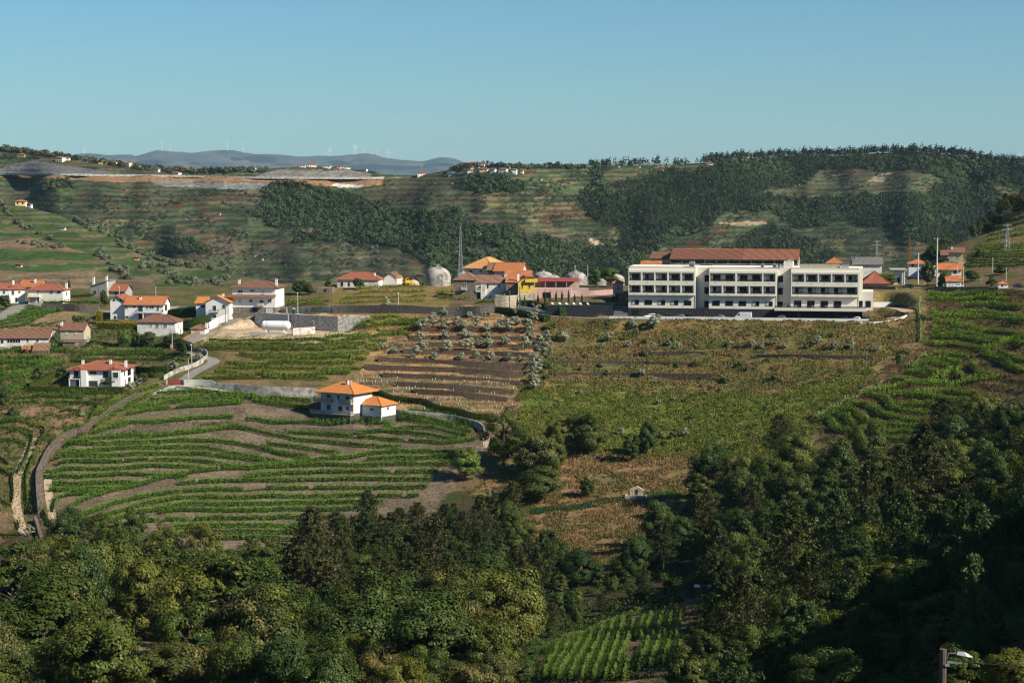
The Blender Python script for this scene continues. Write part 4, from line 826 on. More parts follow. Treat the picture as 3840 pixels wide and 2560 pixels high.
for h in HOUSES:
    root = empty(h['name'], h['p'] + Vector((0, 0, h['z'])), h['rot']); tag(root, h['label'], 'house' if 'barn' not in h['name'] and 'shed' not in h['name'] and 'hut' not in h['name'] else 'outbuilding')
    W_, D_, Hw, rh = h['W'], h['D'], h['Hw'], h['rh']; HO[h['name']] = (root, h)
    zb = 0.0 if h['plinth'] is None else h['plinth'][0]
    wall_mesh(h['roof'], W_, D_, Hw, rh, zb if h['plinth'] else -3.0).build('wall', M[h['wall']], root)
    if h['plinth']: MB().box(-W_ / 2 - .05, -.05, -3.0, W_ / 2 + .05, D_ + .05, zb).build('plinth', M[h['plinth'][1]], root)
    rm, rid = roof_mesh(h['roof'], W_, D_, Hw, rh, h['over'], h['thick'])
    if h['roof'] != 'flat' or h['over'] > 0:
        ro = rm.build('roof', M[h['tile']], root)
        if rid:
            q = MB()
            for a, b in rid: q.tube((a[0], a[1], a[2] + .02), (b[0], b[1], b[2] + .02), .13, n=5)
            q.build('ridge_tiles', M[h['tile']], ro)
    k = h['k'] * math.cos(h['rot'])
    for (ua, va, ub, vb_, kd) in h['wins']:
        x0, x1 = (ua - h['u0']) / k - W_ / 2, (ub - h['u0']) / k - W_ / 2; z0, z1 = (h['v'] - vb_) / h['k'] - h['z'], (h['v'] - va) / h['k'] - h['z']
        x0 = max(x0, -W_ / 2 + .05); x1 = min(x1, W_ / 2 - .05)
        opening(root, kd, x0, max(z0, .05), x1, z1, extra=.06 if h['plinth'] and z0 < zb else 0)
    for (s, z, w, hh, kd) in h['side']: opening(root, kd, s, z, s + w, z + hh, 'R', W_, D_)
    for (fx, fy, ch) in h['chim']:
        x, y = (fx - .5) * W_, fy * D_; zr = Hw + rh * (.55 if h['roof'] != 'flat' else 0)
        c = MB().box(x - .4, y - .35, Hw - .3, x + .4, y + .35, zr + ch).build('chimney', M['white' if h['wall'] != 'stone' else 'stone'], root)
        MB().box(x - .5, y - .45, zr + ch, x + .5, y + .45, zr + ch + .14).build('chimney_cap', M['tileorange' if h['wall'] in ('white', 'yellow') else 'concrete'], c)
def hx(name, u):
    root, h = HO[name]; return (u - h['u0']) / (h['k'] * math.cos(h['rot'])) - h['W'] / 2
def hzz(name, v):
    root, h = HO[name]; return (h['v'] - v) / h['k']
# balconies and details that single houses out
r_, h_ = HO['pale_blue_house']; n_ = 'pale_blue_house'
balcony(r_, hx(n_, 1200) - 2.2, hx(n_, 1248), hzz(n_, 1500), 1.3, 'grey', 'palestone', .28, .05, .7)
balcony(r_, hx(n_, 1278), hx(n_, 1327) - .1, hzz(n_, 1503), 1.1, 'grey', 'palestone', .28, .05, .7)
balcony(r_, hx(n_, 1200) - 3.0, hx(n_, 1327) + .3, hzz(n_, 1549), 1.8, 'cleanconcrete', 'palestone', .3, .05, .25)
MB().box(-h_['W'] / 2 - 2.6, -1.5, -3, h_['W'] / 2, -.06, hzz(n_, 1549) - .26).build('stone_basement', M['darkstone'], r_)
MB().box(h_['W'] / 2 - .45, -.04, 3.0, h_['W'] / 2 + .04, .5, h_['Hw'] - .05).build('corner_stones', M['palestone'], r_)
r_, h_ = HO['pale_blue_annex']; MB().box(h_['W'] / 2 - .4, -.07, .2, h_['W'] / 2 + .07, .4, h_['Hw'] - .05).build('corner_stones', M['palestone'], r_)
n_ = 'white_villa'; r_, h_ = HO[n_]; zb_ = hzz(n_, 1418)
balcony(r_, hx(n_, 261), hx(n_, 306), zb_, 1.6, 'white', 'darkmetal')
for xx in (hx(n_, 261) + .1, hx(n_, 306) - .4): MB().box(xx, -1.5, -.5, xx + .3, -1.2, zb_ - .2).build('porch_pillar', M['white'], r_)
for a, b, dz in ((261, 312, 0.0), (408, 458, 0.0)):   # two gabled wings step forward of the recessed middle
    x0, x1 = hx(n_, a), hx(n_, b)
MB().prism([(hx(n_, 262), h_['Hw']), (hx(n_, 326), h_['Hw']), (hx(n_, 294), h_['Hw'] + 1.2)], -.9, 2.5).build('wing_roof', M['tilered'], r_)
MB().prism([(hx(n_, 400), h_['Hw']), (hx(n_, 462), h_['Hw']), (hx(n_, 431), h_['Hw'] + 1.2)], -.9, 2.5).build('wing_roof', M['tilered'], r_)
MB().box(hx(n_, 308), -1.6, -.5, hx(n_, 330), -.003, h_['Hw'] - .15).build('porch_wing', M['white'], r_)
MB().box(h_['W'] / 2 - 3.0, -1.2, -2, h_['W'] / 2, -.003, h_['Hw'] - .15).build('corner_wing', M['white'], r_)
opening(r_, 'shut', h_['W'] / 2 - 2.6, 3.2, h_['W'] / 2 - .7, 5.2).location.y = -1.2
n_ = 'long_white_house'; r_, h_ = HO[n_]; balcony(r_, hx(n_, 512), hx(n_, 613), hzz(n_, 1170), 1.6)
for x in (hx(n_, 540), hx(n_, 611)): MB().box(x - .15, -1.5, -.5, x + .15, -1.2, hzz(n_, 1170) - .2).build('balcony_pillar', M['white'], r_)
n_ = 'gabled_white_house'; r_, h_ = HO[n_]; balcony(r_, hx(n_, 790), hx(n_, 822), hzz(n_, 1169), 1.2)
n_ = 'three_storey_house'; r_, h_ = HO[n_]; zz = hzz(n_, 1110)
v = [(hx(n_, 871) - 3.6, -1.5, zz - .35), (h_['W'] / 2 + .3, -1.5, zz - .35), (h_['W'] / 2 + .3, -.004, zz + .55), (hx(n_, 871) - 2.4, -.004, zz + .55)]
MB().add(v + [(x, y, z - .16) for x, y, z in v], [(0, 1, 2, 3), (7, 6, 5, 4), (0, 4, 5, 1), (1, 5, 6, 2), (2, 6, 7, 3), (3, 7, 4, 0)]).build('skirt_roof', M['tilebrown'], r_)
MB().box(-h_['W'] / 2 - 3.2, .5, -2, -h_['W'] / 2 - .003, h_['D'] - 1, zz - .1).build('side_wing', M['white'], r_)
b = MB().box(hx(n_, 967), -1.2, hzz(n_, 1146), hx(n_, 992), -.004, hzz(n_, 1136)).build('balcony', M['cleanconcrete'], r_)
n_ = 'stone_crest_house'; r_, h_ = HO[n_]; balcony(r_, hx(n_, 1731), hx(n_, 1752), hzz(n_, 1084), .9, 'white', 'whiteframe')
n_ = 'white_crest_house'; r_, h_ = HO[n_]; balcony(r_, hx(n_, 1856), hx(n_, 1890), hzz(n_, 1092), 1.2, 'white', 'whiteframe'); balcony(r_, hx(n_, 1785), hx(n_, 1806), hzz(n_, 1092), 1.2, 'white', 'whiteframe')
MB().box(hx(n_, 1804), -.9, -1, hx(n_, 1822), -.004, hzz(n_, 1068)).build('chimney_breast', M['offwhite'], r_)
n_ = 'yellow_house'; r_, h_ = HO[n_]; MB().box(hx(n_, 1969), -1.0, hzz(n_, 1058), h_['W'] / 2 + 1.4, -.003, hzz(n_, 1046)).build('balcony', M['yellow'], r_)
n_ = 'cream_house'; r_, h_ = HO[n_]; MB().box(hx(n_, 105), -1.2, hzz(n_, 1114), hx(n_, 152), -.003, hzz(n_, 1106)).build('balcony', M['cream'], r_)
n_ = 'long_farmhouse'; r_, h_ = HO[n_]; MB().box(hx(n_, -70), -.02, -1, hx(n_, 82), -.002, hzz(n_, 1300)).build('rough_base', M['concrete'], r_)
n_ = 'white_pavilion'; r_, h_ = HO[n_]; MB().lathe([(.9, -2), (.9, h_['Hw'])], 16, h_['W'] / 2, .2).build('round_column', M['white'], r_, smooth=False)

# ------------------------------------------------------------------ far houses on the ridges
def far_house(p, w, hh, wall, tile, name, label, cat='house', group='houses of the far ridge villages', dep=None):
    w, hh = max(w, 3.0), max(hh, 2.2); root = empty(name, Vector(p) - Vector((0, 0, .3)), R(random.uniform(-25, 10))); tag(root, label, cat, group)
    D_ = dep or w * .8; rh = min(2.2, w * .16); Hw = hh - rh * .7
    wall_mesh('hip', w, D_, Hw, rh, -4).build('wall', M[wall], root); rm, _ = roof_mesh('hip', w, D_, Hw, rh, .5, .2); rm.build('roof', M[tile], root)
    n = 2 if w < 9 else 4
    for i in range(n):
        x = -w / 2 + w * (i + .5) / n; z = Hw * .45 if hh < 5 else Hw * .62
        MB().box(x - .55, -.08, z, x + .55, .02, z + 1.3).build('window', M['glass'], root)
        if hh > 5.5: MB().box(x - .55, -.08, .8, x + .55, .02, 2.1).build('window', M['glass'], root)
    return root
FH = [(78, 589, 33, 15, 'paleyellow', 'tilered'), (220, 608, 30, 22, 'cream', 'tileold'), (249, 602, 24, 15, 'white', 'tileold'), (314, 605, 30, 14, 'white', 'tilegrey'), (384, 616, 33, 15, 'paleyellow', 'tilered'), (422, 619, 30, 16, 'white', 'tilered'),
      (473, 627, 27, 21, 'cream', 'tileorange'), (512, 630, 21, 13, 'paleyellow', 'tilebrown'), (577, 643, 41, 15, 'white', 'tilebrown'), (629, 641, 33, 14, 'cream', 'tilegrey'), (657, 639, 19, 10, 'white', 'tilered'), (691, 638, 26, 15, 'white', 'tileorange'),
      (656, 658, 30, 15, 'cream', 'tilered'), (746, 642, 23, 13, 'white', 'tileold'), (770, 642, 26, 8, 'cream', 'tilered'), (939, 638, 38, 15, 'white', 'tilegrey'), (1134, 628, 23, 13, 'white', 'tilegrey'), (1170, 623, 33, 15, 'white', 'tilered'),
      (1211, 624, 54, 12, 'white', 'tilegrey'), (1265, 624, 27, 10, 'cream', 'tilered'), (1296, 629, 35, 12, 'white', 'tilegrey'), (1367, 642, 15, 11, 'white', 'tilered'), (1585, 658, 38, 15, 'white', 'tilered'), (1661, 632, 16, 6, 'cream', 'tilered'),
      (1696, 658, 33, 14, 'white', 'tilegrey'), (1684, 648, 20, 12, 'paleyellow', 'tilebrown'), (1743, 622, 24, 14, 'white', 'tilered'), (1769, 620, 30, 15, 'cream', 'tileorange'), (1783, 633, 36, 12, 'cream', 'tilered'), (1806, 628, 24, 19, 'white', 'tilebrown'),
      (1764, 647, 21, 12, 'white', 'tilered'), (1813, 645, 30, 16, 'paleyellow', 'tilered'), (1846, 649, 20, 19, 'white', 'tilegrey'), (1836, 627, 27, 10, 'paleyellow', 'tilered'), (1884, 650, 30, 21, 'white', 'tileold'), (1880, 631, 19, 9, 'paleyellow', 'tilegrey'),
      (1906, 630, 16, 10, 'bluegrey', 'tilered'), (1926, 650, 22, 19, 'white', 'tilegrey'), (1952, 648, 19, 12, 'cream', 'tileold'), (2469, 638, 33, 13, 'cream', 'tilered'), (2314, 625, 22, 7, 'cream', 'tileorange'), (2390, 627, 22, 6, 'cream', 'tilered'), (2661, 618, 38, 10, 'white', 'tilered')]
FW = {'white': 'white', 'cream': 'cream', 'paleyellow': 'yellow', 'bluegrey': 'pale blue'}; FR = {'tilered': 'red', 'tileold': 'weathered brown', 'tilegrey': 'grey', 'tileorange': 'orange', 'tilebrown': 'brown'}
FH.sort(key=lambda t: t[0]); cnt = {}
for (u, v, w, hh, wl, tl) in FH:
    p = far_pt(u, max(v, interp(u, RIDGE) + 3))[0]; k = ppm(p)
    zone = 'above the left rock cutting' if u < 560 else ('beside the motorway' if u < 1000 else ('above the second rock cutting' if u < 1400 else ('in the hilltop village' if u < 2000 else 'on the wooded right ridge')))
    key = (wl, tl, zone); cnt[key] = cnt.get(key, 0) + 1
    far_house(p, w / k, hh / k, wl, tl, 'hilltop_house', (key, cnt[key], zone) and f"{FW[wl]} {FR[tl]}-roofed house {zone}" + (f", {ordn(cnt[key] - 1)} such from the left" if sum(1 for q in FH if q[4] == wl and q[5] == tl) > 1 else ''))
p = spur_pt(76, 772)[0]; k = ppm(p); far_house(p, 38 / k, 23 / k, 'paleyellow', 'tileorange', 'yellow_spur_house', 'yellow house with orange roof alone on the left spur crest', group=None)
p = spur_pt(108, 774)[0]; far_house(p, 16 / k, 9 / k, 'white', 'tilered', 'spur_annex', 'tiny red-roofed annex beside the yellow house on the spur', 'outbuilding', None)
HUTS = [('s', 234, 862, 8, 6, 'white', 'tilegrey'), ('s', 68, 1002, 16, 10, 'pink', 'tilered'), ('s', 510, 975, 20, 8, 'pink', 'tilered'), ('f', 542, 870, 10, 7, 'pink', 'tilered'), ('f', 960, 962, 9, 9, 'white', 'tilegrey'), ('f', 979, 976, 8, 7, 'white', 'tilegrey'), ('f', 820, 806, 8, 5, 'white', 'tilegrey'),
        ('f', 1816, 741, 27, 7, 'pink', 'tilered'), ('f', 1692, 692, 9, 6, 'white', 'tilered'), ('f', 2026, 676, 9, 6, 'cream', 'tileorange'), ('f', 2106, 695, 8, 6, 'white', 'tilegrey'), ('f', 1582, 752, 8, 5, 'cream', 'tileorange'), ('f', 1623, 945, 8, 6, 'white', 'tilegrey'), ('f', 2052, 832, 8, 6, 'white', 'tilegrey'), ('f', 3176, 860, 9, 6, 'white', 'tilegrey'), ('f', 3436, 884, 8, 6, 'white', 'tilegrey'), ('f', 3002, 694, 8, 5, 'cream', 'tilegrey'), ('f', 2332, 714, 9, 5, 'cream', 'tileorange')]
HUTS.sort(key=lambda t: t[1])
for i, (s, u, v, w, hh, wl, tl) in enumerate(HUTS):
    p = (spur_pt if s == 's' else far_pt)(u, v)[0]; k = ppm(p)
    far_house(p, w / k, hh / k, wl, tl, 'field_hut', f"tiny {'red' if wl == 'pink' else 'pale'} field hut on the far terraces, {ordn(i)} from the left", 'hut', 'field huts on the far terraces')
# motorway, its posts and the viaduct
mw = smooth_path([far_pt(u, v)[0] for u, v in ((-200, 652), (0, 654), (200, 655), (430, 659), (700, 662), (960, 667), (1200, 669), (1400, 669), (1440, 668))], 8)
V = []; 
for q in mw: V += [(q[0], q[1] - 5, q[2] + .6), (q[0], q[1] + 16, q[2] + 1.6)]
mo = ob('motorway', mesh_np('motorway', V, [(2 * i, 2 * i + 2, 2 * i + 3, 2 * i + 1) for i in range(len(mw) - 1)], M['asphalt'])); tag(mo, 'motorway shelf cut across the far hillside', kind='structure')
mb = MB()
for i in range(len(mw) - 1): 
    a, b = mw[i], mw[i + 1]; mb.add([(a[0], a[1] - 5.2, a[2] - .8), (b[0], b[1] - 5.2, b[2] - .8), (b[0], b[1] - 5.2, b[2] + 1.5), (a[0], a[1] - 5.2, a[2] + 1.5)], [(0, 1, 2, 3)])
tag(mb.build('motorway_parapet', M['concrete']), 'pale parapet wall along the far motorway', 'parapet')
r_ = empty('viaduct', far_pt(1490, 668)[0]); tag(r_, 'low concrete viaduct carrying the motorway over a dip', 'bridge')
MB().box(-26, 0, -1, 26, 12, .8).build('deck', M['concrete'], r_); [MB().box(x - .8, 3, -12, x + .8, 8, -1.02).build('pier', M['concrete'], r_) for x in (-18, -6, 6, 18)]

# ================================================================== THE HOTEL
HR = empty('hotel', h0, -HT); tag(HR, 'long cream three-block hotel with recessed balconies above dark slate parking', 'hotel')
u2 = lambda c: hX(2300 + c / 2.2615)                     # column of the hotel close-up to metres along the front
zc = lambda y: (655 - y) / 23.55                          # row of the close-up (left block) to metres
V1, V2, V3 = (0.0, u2(697)), (u2(810), u2(1388)), (u2(1503), u2(2082))
ZP, ZW0, ZW1, ZO, ZL1, ZT1, ZL2, ZT2, ZB, ZTOP = zc(578), zc(552), zc(511), zc(467), zc(447), zc(382), zc(344), zc(275), zc(258), zc(228)
PD, LD = 1.25, 1.7                                        # how far the balcony boxes stand out, how deep the balconies are
BD = 18.0
cream, slate = M['hotelcream'], M['slate']
def glazed(parent, x0, x1, z0, z1, y, curtain=None, leaves=2, name='window'):
    m = MB().ring(x0, z0, x1, z1, .09, y - .06, y + .02)
    for i in range(1, leaves): m.box(x0 + (x1 - x0) * i / leaves - .04, y - .06, z0 + .09, x0 + (x1 - x0) * i / leaves + .04, y + .02, z1 - .09)
    f = m.build(name, M['frame'], parent)
    for i in range(leaves):
        a, b = x0 + (x1 - x0) * i / leaves + .06, x0 + (x1 - x0) * (i + 1) / leaves - .06
        MB().box(a, y - .02, z0 + .09, b, y + .015, z1 - .09).build('pane', M['curtain'] if curtain == i else M['glass'], f)
    return f
rr = random.Random(3)
def block(x0, x1, rows, windows, ztop):
    "one volume: body, balcony box made of slabs and fins, balconies with doors and glass rails"
    body = MB().box(x0, 0, ZP, x1, LD - PD, ZO + .3)                       # lower storey front
    body.box(x0, LD - PD, ZP, x1, BD, ztop)                                # main body, its front is the back wall of the balconies
    body.box(x0, 0, ZB - .3, x1, LD - PD, ztop)                            # attic band
    body.build('wall', cream, HR)
    box = MB(); a, b = x0 + .15, x1 - .15
    levels = sorted(rows, key=lambda r: r[0])
    z = ZO
    for (zf, zt, ops) in levels:
        box.box(a, -PD, z, b, LD - PD - .01, zf); z = zt
        xs_ = [a] + [q for o in ops for q in o] + [b]
        for i in range(0, len(xs_), 2): box.box(xs_[i], -PD, zf, xs_[i + 1], LD - PD - .01, zt)
    box.box(a, -PD, z, b, LD - PD - .01, ZB)
    box.build('balcony_front', cream, HR)
    for (zf, zt, ops) in levels:
        for o in ops:
            w = o[1] - o[0]; n = max(1, round(w / 4.3)); bal = MB().box(o[0] + .02, -PD + .06, zf + .0, o[1] - .02, -PD + .13, zf + .14).build('balcony', M['frame'], HR)
            gl = MB().box(o[0] + .05, -PD + .08, zf + .14, o[1] - .05, -PD + .1, zf + .95).build('glass_rail', M['railglass'], bal)
            for i in range(n):
                c0 = o[0] + w * i / n; cw = w / n
                glazed(HR, c0 + cw * .20, c0 + cw * .82, zf + .05, zf + 2.3, LD - PD - .02, rr.choice([None, None, 0, 1]), 2, 'balcony_door')
    for (a_, b_) in windows: glazed(HR, a_, b_, ZW0, ZW1, -.02, rr.choice([None, None, 0]), 2)
m, N, L = newmat('rail_glass'); N['Principled BSDF'].inputs['Base Color'].default_value = (.03, .035, .04, 1); N['Principled BSDF'].inputs['Roughness'].default_value = .05; N['Principled BSDF'].inputs['Alpha'].default_value = .45; M['railglass'] = m
pr = lambda *q: [(u2(q[i]), u2(q[i + 1])) for i in range(0, len(q), 2)]
block(*V1, [(ZL1, ZT1, pr(135, 235, 247, 347, 358, 458, 470, 570, 582, 682)), (ZL2, ZT2, pr(135, 235, 247, 347, 358, 458, 470, 570, 582, 682))], pr(155, 217, 265, 328, 376, 439, 487, 550, 600, 662), ZTOP)
block(*V2, [(ZL1, ZT1, pr(820, 920, 932, 1032, 1048, 1148, 1159, 1260, 1271, 1372)), (ZL2, ZT2, pr(820, 1033, 1049, 1260, 1271, 1372))], pr(840, 903, 951, 1014, 1064, 1127, 1176, 1238, 1289, 1351), ZTOP)
block(*V3, [(ZL1, ZT1, pr(1514, 2070)), (ZL2, ZT2, pr(1514, 1617, 1628, 1731, 1742, 1843, 1854, 1957, 1968, 2070))], [], ZTOP)
RB = 3.2                                                   # depth of the stair recesses
for (x0, x1, top, wx) in ((V1[1], V2[0], ZTOP - .12, (765, 808)), (V2[1], V3[0], ZTOP - .12, (1390, 1433))):
    MB().box(x0 + .003, RB, ZP, x1 - .003, BD, top).build('stair_wall', cream, HR)
    for (za, zb_) in ((zc(353), zc(297)), (zc(457), zc(400)), (zc(572), zc(517))): glazed(HR, max(u2(wx[0]), x0 + .1), min(u2(wx[1]), x1 - .1), za, zb_, RB - .03, None, 1, 'stair_window')
MB().box(u2(1437), RB + .3, ZTOP - .14, u2(1517) - .01, RB + 9, zc(182)).build('stair_tower', cream, HR)
MB().box(u2(1470), RB + 1, zc(182), u2(1510), RB + 5, zc(182) + .7).build('roof_light', M['concrete'], HR)
MB().box(V3[1] + .003, .8, ZP, u2(2112), BD, ZTOP).build('end_wall', cream, HR)
MB().box(u2(2112) + .003, 1.0, zc(600) + .9, u2(2203), 12, zc(445) + 1.0).build('end_annex', cream, HR)
for a, b in ((2082, 2115), (2140, 2183)): glazed(HR, u2(a), u2(b), zc(583) + 1.25, zc(530) + 1.3, .95 if a > 2115 else .75, None, 2, 'door')
# plinth of dark slate with doors and garages
pl = MB().box(0, -.12, -.5, V2[1], BD, ZP).box(V2[1], 1.2, -.5, u2(2112), BD, ZP); pl.build('slate_plinth', slate, HR)
glazed(HR, u2(155), u2(217), .1, 2.5, -.15, None, 2, 'door'); MB().box(u2(768), -.16, 0, u2(808), -.13, ZP - .1).build('service_door', M['frame'], HR)
for a, b in ((1520, 1545), (1868, 1932), (1982, 2045)): MB().box(u2(a), 1.1, 0, u2(b), 1.19, 2.6).build('garage_door', M['frame'], HR)
TX0, TX1 = u2(1371), u2(2147); ZTER = 3.95
MB().box(TX0, -5.2, ZTER - .8, TX1, 1.18, ZTER).build('terrace_slab', cream, HR)
MB().box(TX1 - .4, -4.9, 0, TX1 - .1, 1.0, ZTER - .81).build('timber_screen', M['wood'], HR)
tr = MB()
for i in range(13):
    x = TX0 + .1 + (TX1 - TX0 - .2) * i / 12; tr.box(x - .03, -5.1, ZTER, x + .03, -5.04, ZTER + 1.0)
    if i < 12: pass
tr.box(TX0, -5.1, ZTER + 1.0, TX1, -5.04, ZTER + 1.05)
trail = tr.build('terrace_railing', M['frame'], HR)
for i in range(12):
    a, b = TX0 + .1 + (TX1 - TX0 - .2) * i / 12, TX0 + .1 + (TX1 - TX0 - .2) * (i + 1) / 12; MB().box(a + .06, -5.08, ZTER + .1, b - .06, -5.06, ZTER + .96).build('glass_panel', M['clearrail'] if 'clearrail' in M else M['railglass'], trail)
for a, b in ((1531, 1594), (1643, 1707), (1757, 1820), (1869, 1933)): glazed(HR, u2(a), u2(b), ZTER + .02, ZTER + 2.5, -.02, None, 2, 'terrace_door')
for a in (1452, 1548, 1700, 1815, 1945):
    pass
# wall lamps along the balcony boxes: small brackets
for x in [u2(c) for c in (181, 293, 405, 517, 628, 866, 978, 1093, 1205, 1318, 1562, 1680, 1792, 1906, 2018)]:
    for z in (ZL1 - .45, ZL2 - .55): MB().box(x - .12, -PD - .12, z, x + .12, -PD + .01, z + .12).build('wall_lamp', M['metal'], HR)
for c in (699, 1389, 2083): MB().tube((u2(c) - .02, -.16, ZP), (u2(c) - .02, -.16, ZB), .06, n=5).build('downpipe', M['frame'], HR)
for a_, b_ in (V1, V2, V3): MB().box(a_, -.06, ZTOP, b_, .5, ZTOP + .06).build('parapet_flashing', M['metal'], HR)
# roof plant
for (a, b, z, d, mt) in ((637, 680, 1.9, 3.0, 'metal'), (1245, 1272, 1.3, 2.5, 'metal'), (1346, 1376, 1.3, 2.5, 'grey'), (1388, 1414, .9, 1.5, 'whitemetal')):
    q = MB().box(u2(a), 2, ZTOP - .02, u2(b), 2 + d, ZTOP + z).build('air_unit', M[mt], HR); 
    for i in range(3): MB().box(u2(a) + .1, 1.94, ZTOP + .25 + i * .3, u2(b) - .1, 1.99, ZTOP + .4 + i * .3).build('louvre', M['darkmetal'], q)
sc_ = MB().box(u2(1575), 4, ZTOP - .02, u2(1905), 4.3, ZTOP + 1.3).build('plant_screen', M['grey'], HR)
for i in range(14): MB().box(u2(1578) + i * 1.02, 3.93, ZTOP + .1, u2(1578) + i * 1.02 + .86, 3.99, ZTOP + 1.22).build('panel', M['beige'], sc_)
q = MB().box(u2(1925), 3, ZTOP - .02, u2(1992), 6, ZTOP + 1.0).build('air_unit', M['metal'], HR)
# ------- things round the hotel
def hobj(name, X, Y, Z, rz, label, cat, group=None):
    o = empty(name, hp(X, Y, Z), -HT + rz); tag(o, label, cat, group); return o
WL = tag(MB().box(u2(-2), -10.6, -1.5, u2(415), -10.3, .85).box(u2(418), -10.6, -1.5, u2(2168), -10.3, .95).build('parking_wall', M['white'], None, h0, -HT), 'long low white wall along the hotel parking', 'wall')
pk = MB().add([(u2(-120), -10.3, .03), (u2(2180), -10.3, .03), (u2(2180), 1.5, .03), (u2(-120), 1.5, .03)], [(0, 1, 2, 3)]); tag(pk.build('parking_lot', M['asphalt'], None, h0, -HT), 'paved parking strip in front of the hotel', kind='structure')
# pool terrace wall, stairs
PX0, PX1 = hX(2053), hX(2298)
r_ = hobj('slate_retaining_wall', 0, 0, 0, 0, 'dark slate retaining wall of the pool terrace left of the hotel', 'wall')
MB().box(PX0, -.25, -2, PX1, .25, 3.75).build('wall_face', slate, r_); MB().box(PX0 - .05, -.3, 3.75, PX1 + .05, .3, 3.85).build('coping', M['darkmetal'], r_)
r_ = hobj('outdoor_stairs', 0, 0, 0, 0, 'broad dark steps between slate wall and hotel', 'stairs')
for i in range(14): MB().box(PX1 + .3, -2.0 + i * .42, -.5, -.3, 4.2, .14 + i * .27).build('step', M['slate'] if i % 2 else M['grey'], r_) if i % 1 == 0 else None
lw = MB().add([(PX0, .3, 3.74), (PX1, .3, 3.74), (PX1, 21, 3.74), (PX0, 21, 3.74)], [(0, 1, 2, 3)]); tag(lw.build('pool_lawn', pmat('mown_lawn', (0.06, 0.09, 0.025), .3, 1.0, .05), None, h0, -HT), 'lawn terrace above the slate wall', kind='structure')
for i in range(6):
    X = PX0 + 1.6 + i * 2.6; r_ = hobj('sun_lounger', X, 2.2 + (i % 2) * .8, 3.78, R(20), f"white sun lounger on the pool lawn, {ordn(i)} from the left", 'sun lounger', 'sun loungers on the pool lawn')
    MB().box(-.35, -.9, .3, .35, .4, .4).build('mattress', M['white'], r_); MB().add([(-.35, .4, .32), (.35, .4, .32), (.35, .95, .85), (-.35, .95, .85), (-.35, .45, .24), (.35, .45, .24), (.35, 1.0, .78), (-.35, 1.0, .78)], [(0, 1, 2, 3), (7, 6, 5, 4), (0, 4, 5, 1), (1, 5, 6, 2), (2, 6, 7, 3), (3, 7, 4, 0)]).build('backrest', M['white'], r_)
    for x in (-.3, .3):
        for y in (-.8, .3): MB().box(x - .03, y - .03, 0, x + .03, y + .03, .3).build('leg', M['metal'], r_)
# terrace and balcony chairs
def chair(X, Y, Z, rz, label, grp):
    r_ = hobj('garden_chair', X, Y, Z, rz, label, 'chair', grp)
    MB().box(-.25, -.25, .42, .25, .25, .46).build('seat', M['white'], r_); MB().box(-.25, .2, .5, .25, .25, .92).build('backrest', M['white'], r_)
    for x in (-.22, .22):
        for y in (-.22, .22): MB().box(x - .025, y - .025, 0, x + .025, y + .025, .42).build('leg', M['white'], r_)
for i, c in enumerate((1612, 1640, 1725, 1750, 1838, 1862, 1950, 1975)): chair(u2(c), -.35, ZL1, R(60 if i % 2 else -60), f"white chair on the long open hotel balcony, {ordn(i)} from the left", 'chairs on the long hotel balcony')
for i, c in enumerate((1440, 1465, 1530, 1555, 1685, 1712, 1800, 1826, 1925, 1960, 2105)): chair(u2(c), -2.6 + (i % 2) * .5, ZTER, R(70 if i % 2 else -50), f"white chair on the hotel terrace, {ordn(i)} from the left", 'chairs on the hotel terrace')
for i, c in enumerate((1542, 1698, 1813, 1942)):
    r_ = hobj('terrace_table', u2(c), -2.4, ZTER, 0, f"small white table on the hotel terrace, {ordn(i)} from the left", 'table', 'tables on the hotel terrace')
    MB().lathe([(.4, .7), (.4, .74)], 12).build('table_top', M['white'], r_); MB().tube((0, 0, 0), (0, 0, .7), .04).build('leg', M['metal'], r_)
# lamp posts of the parking
for i, c in enumerate((173, 605, 1035, 1577, 2167)):
    r_ = hobj('parking_lamp', u2(c), -9.6, 0, 0, f"slim grey lamp post along the hotel parking, {ordn(i)} from the left", 'lamp post', 'lamp posts along the hotel parking')
    MB().tube((0, 0, 0), (0, 0, 5.2), .07, .05).build('post', M['darkmetal'], r_); MB().box(-.12, -.5, 5.2, .12, .15, 5.32).build('lamp_head', M['metal'], r_)
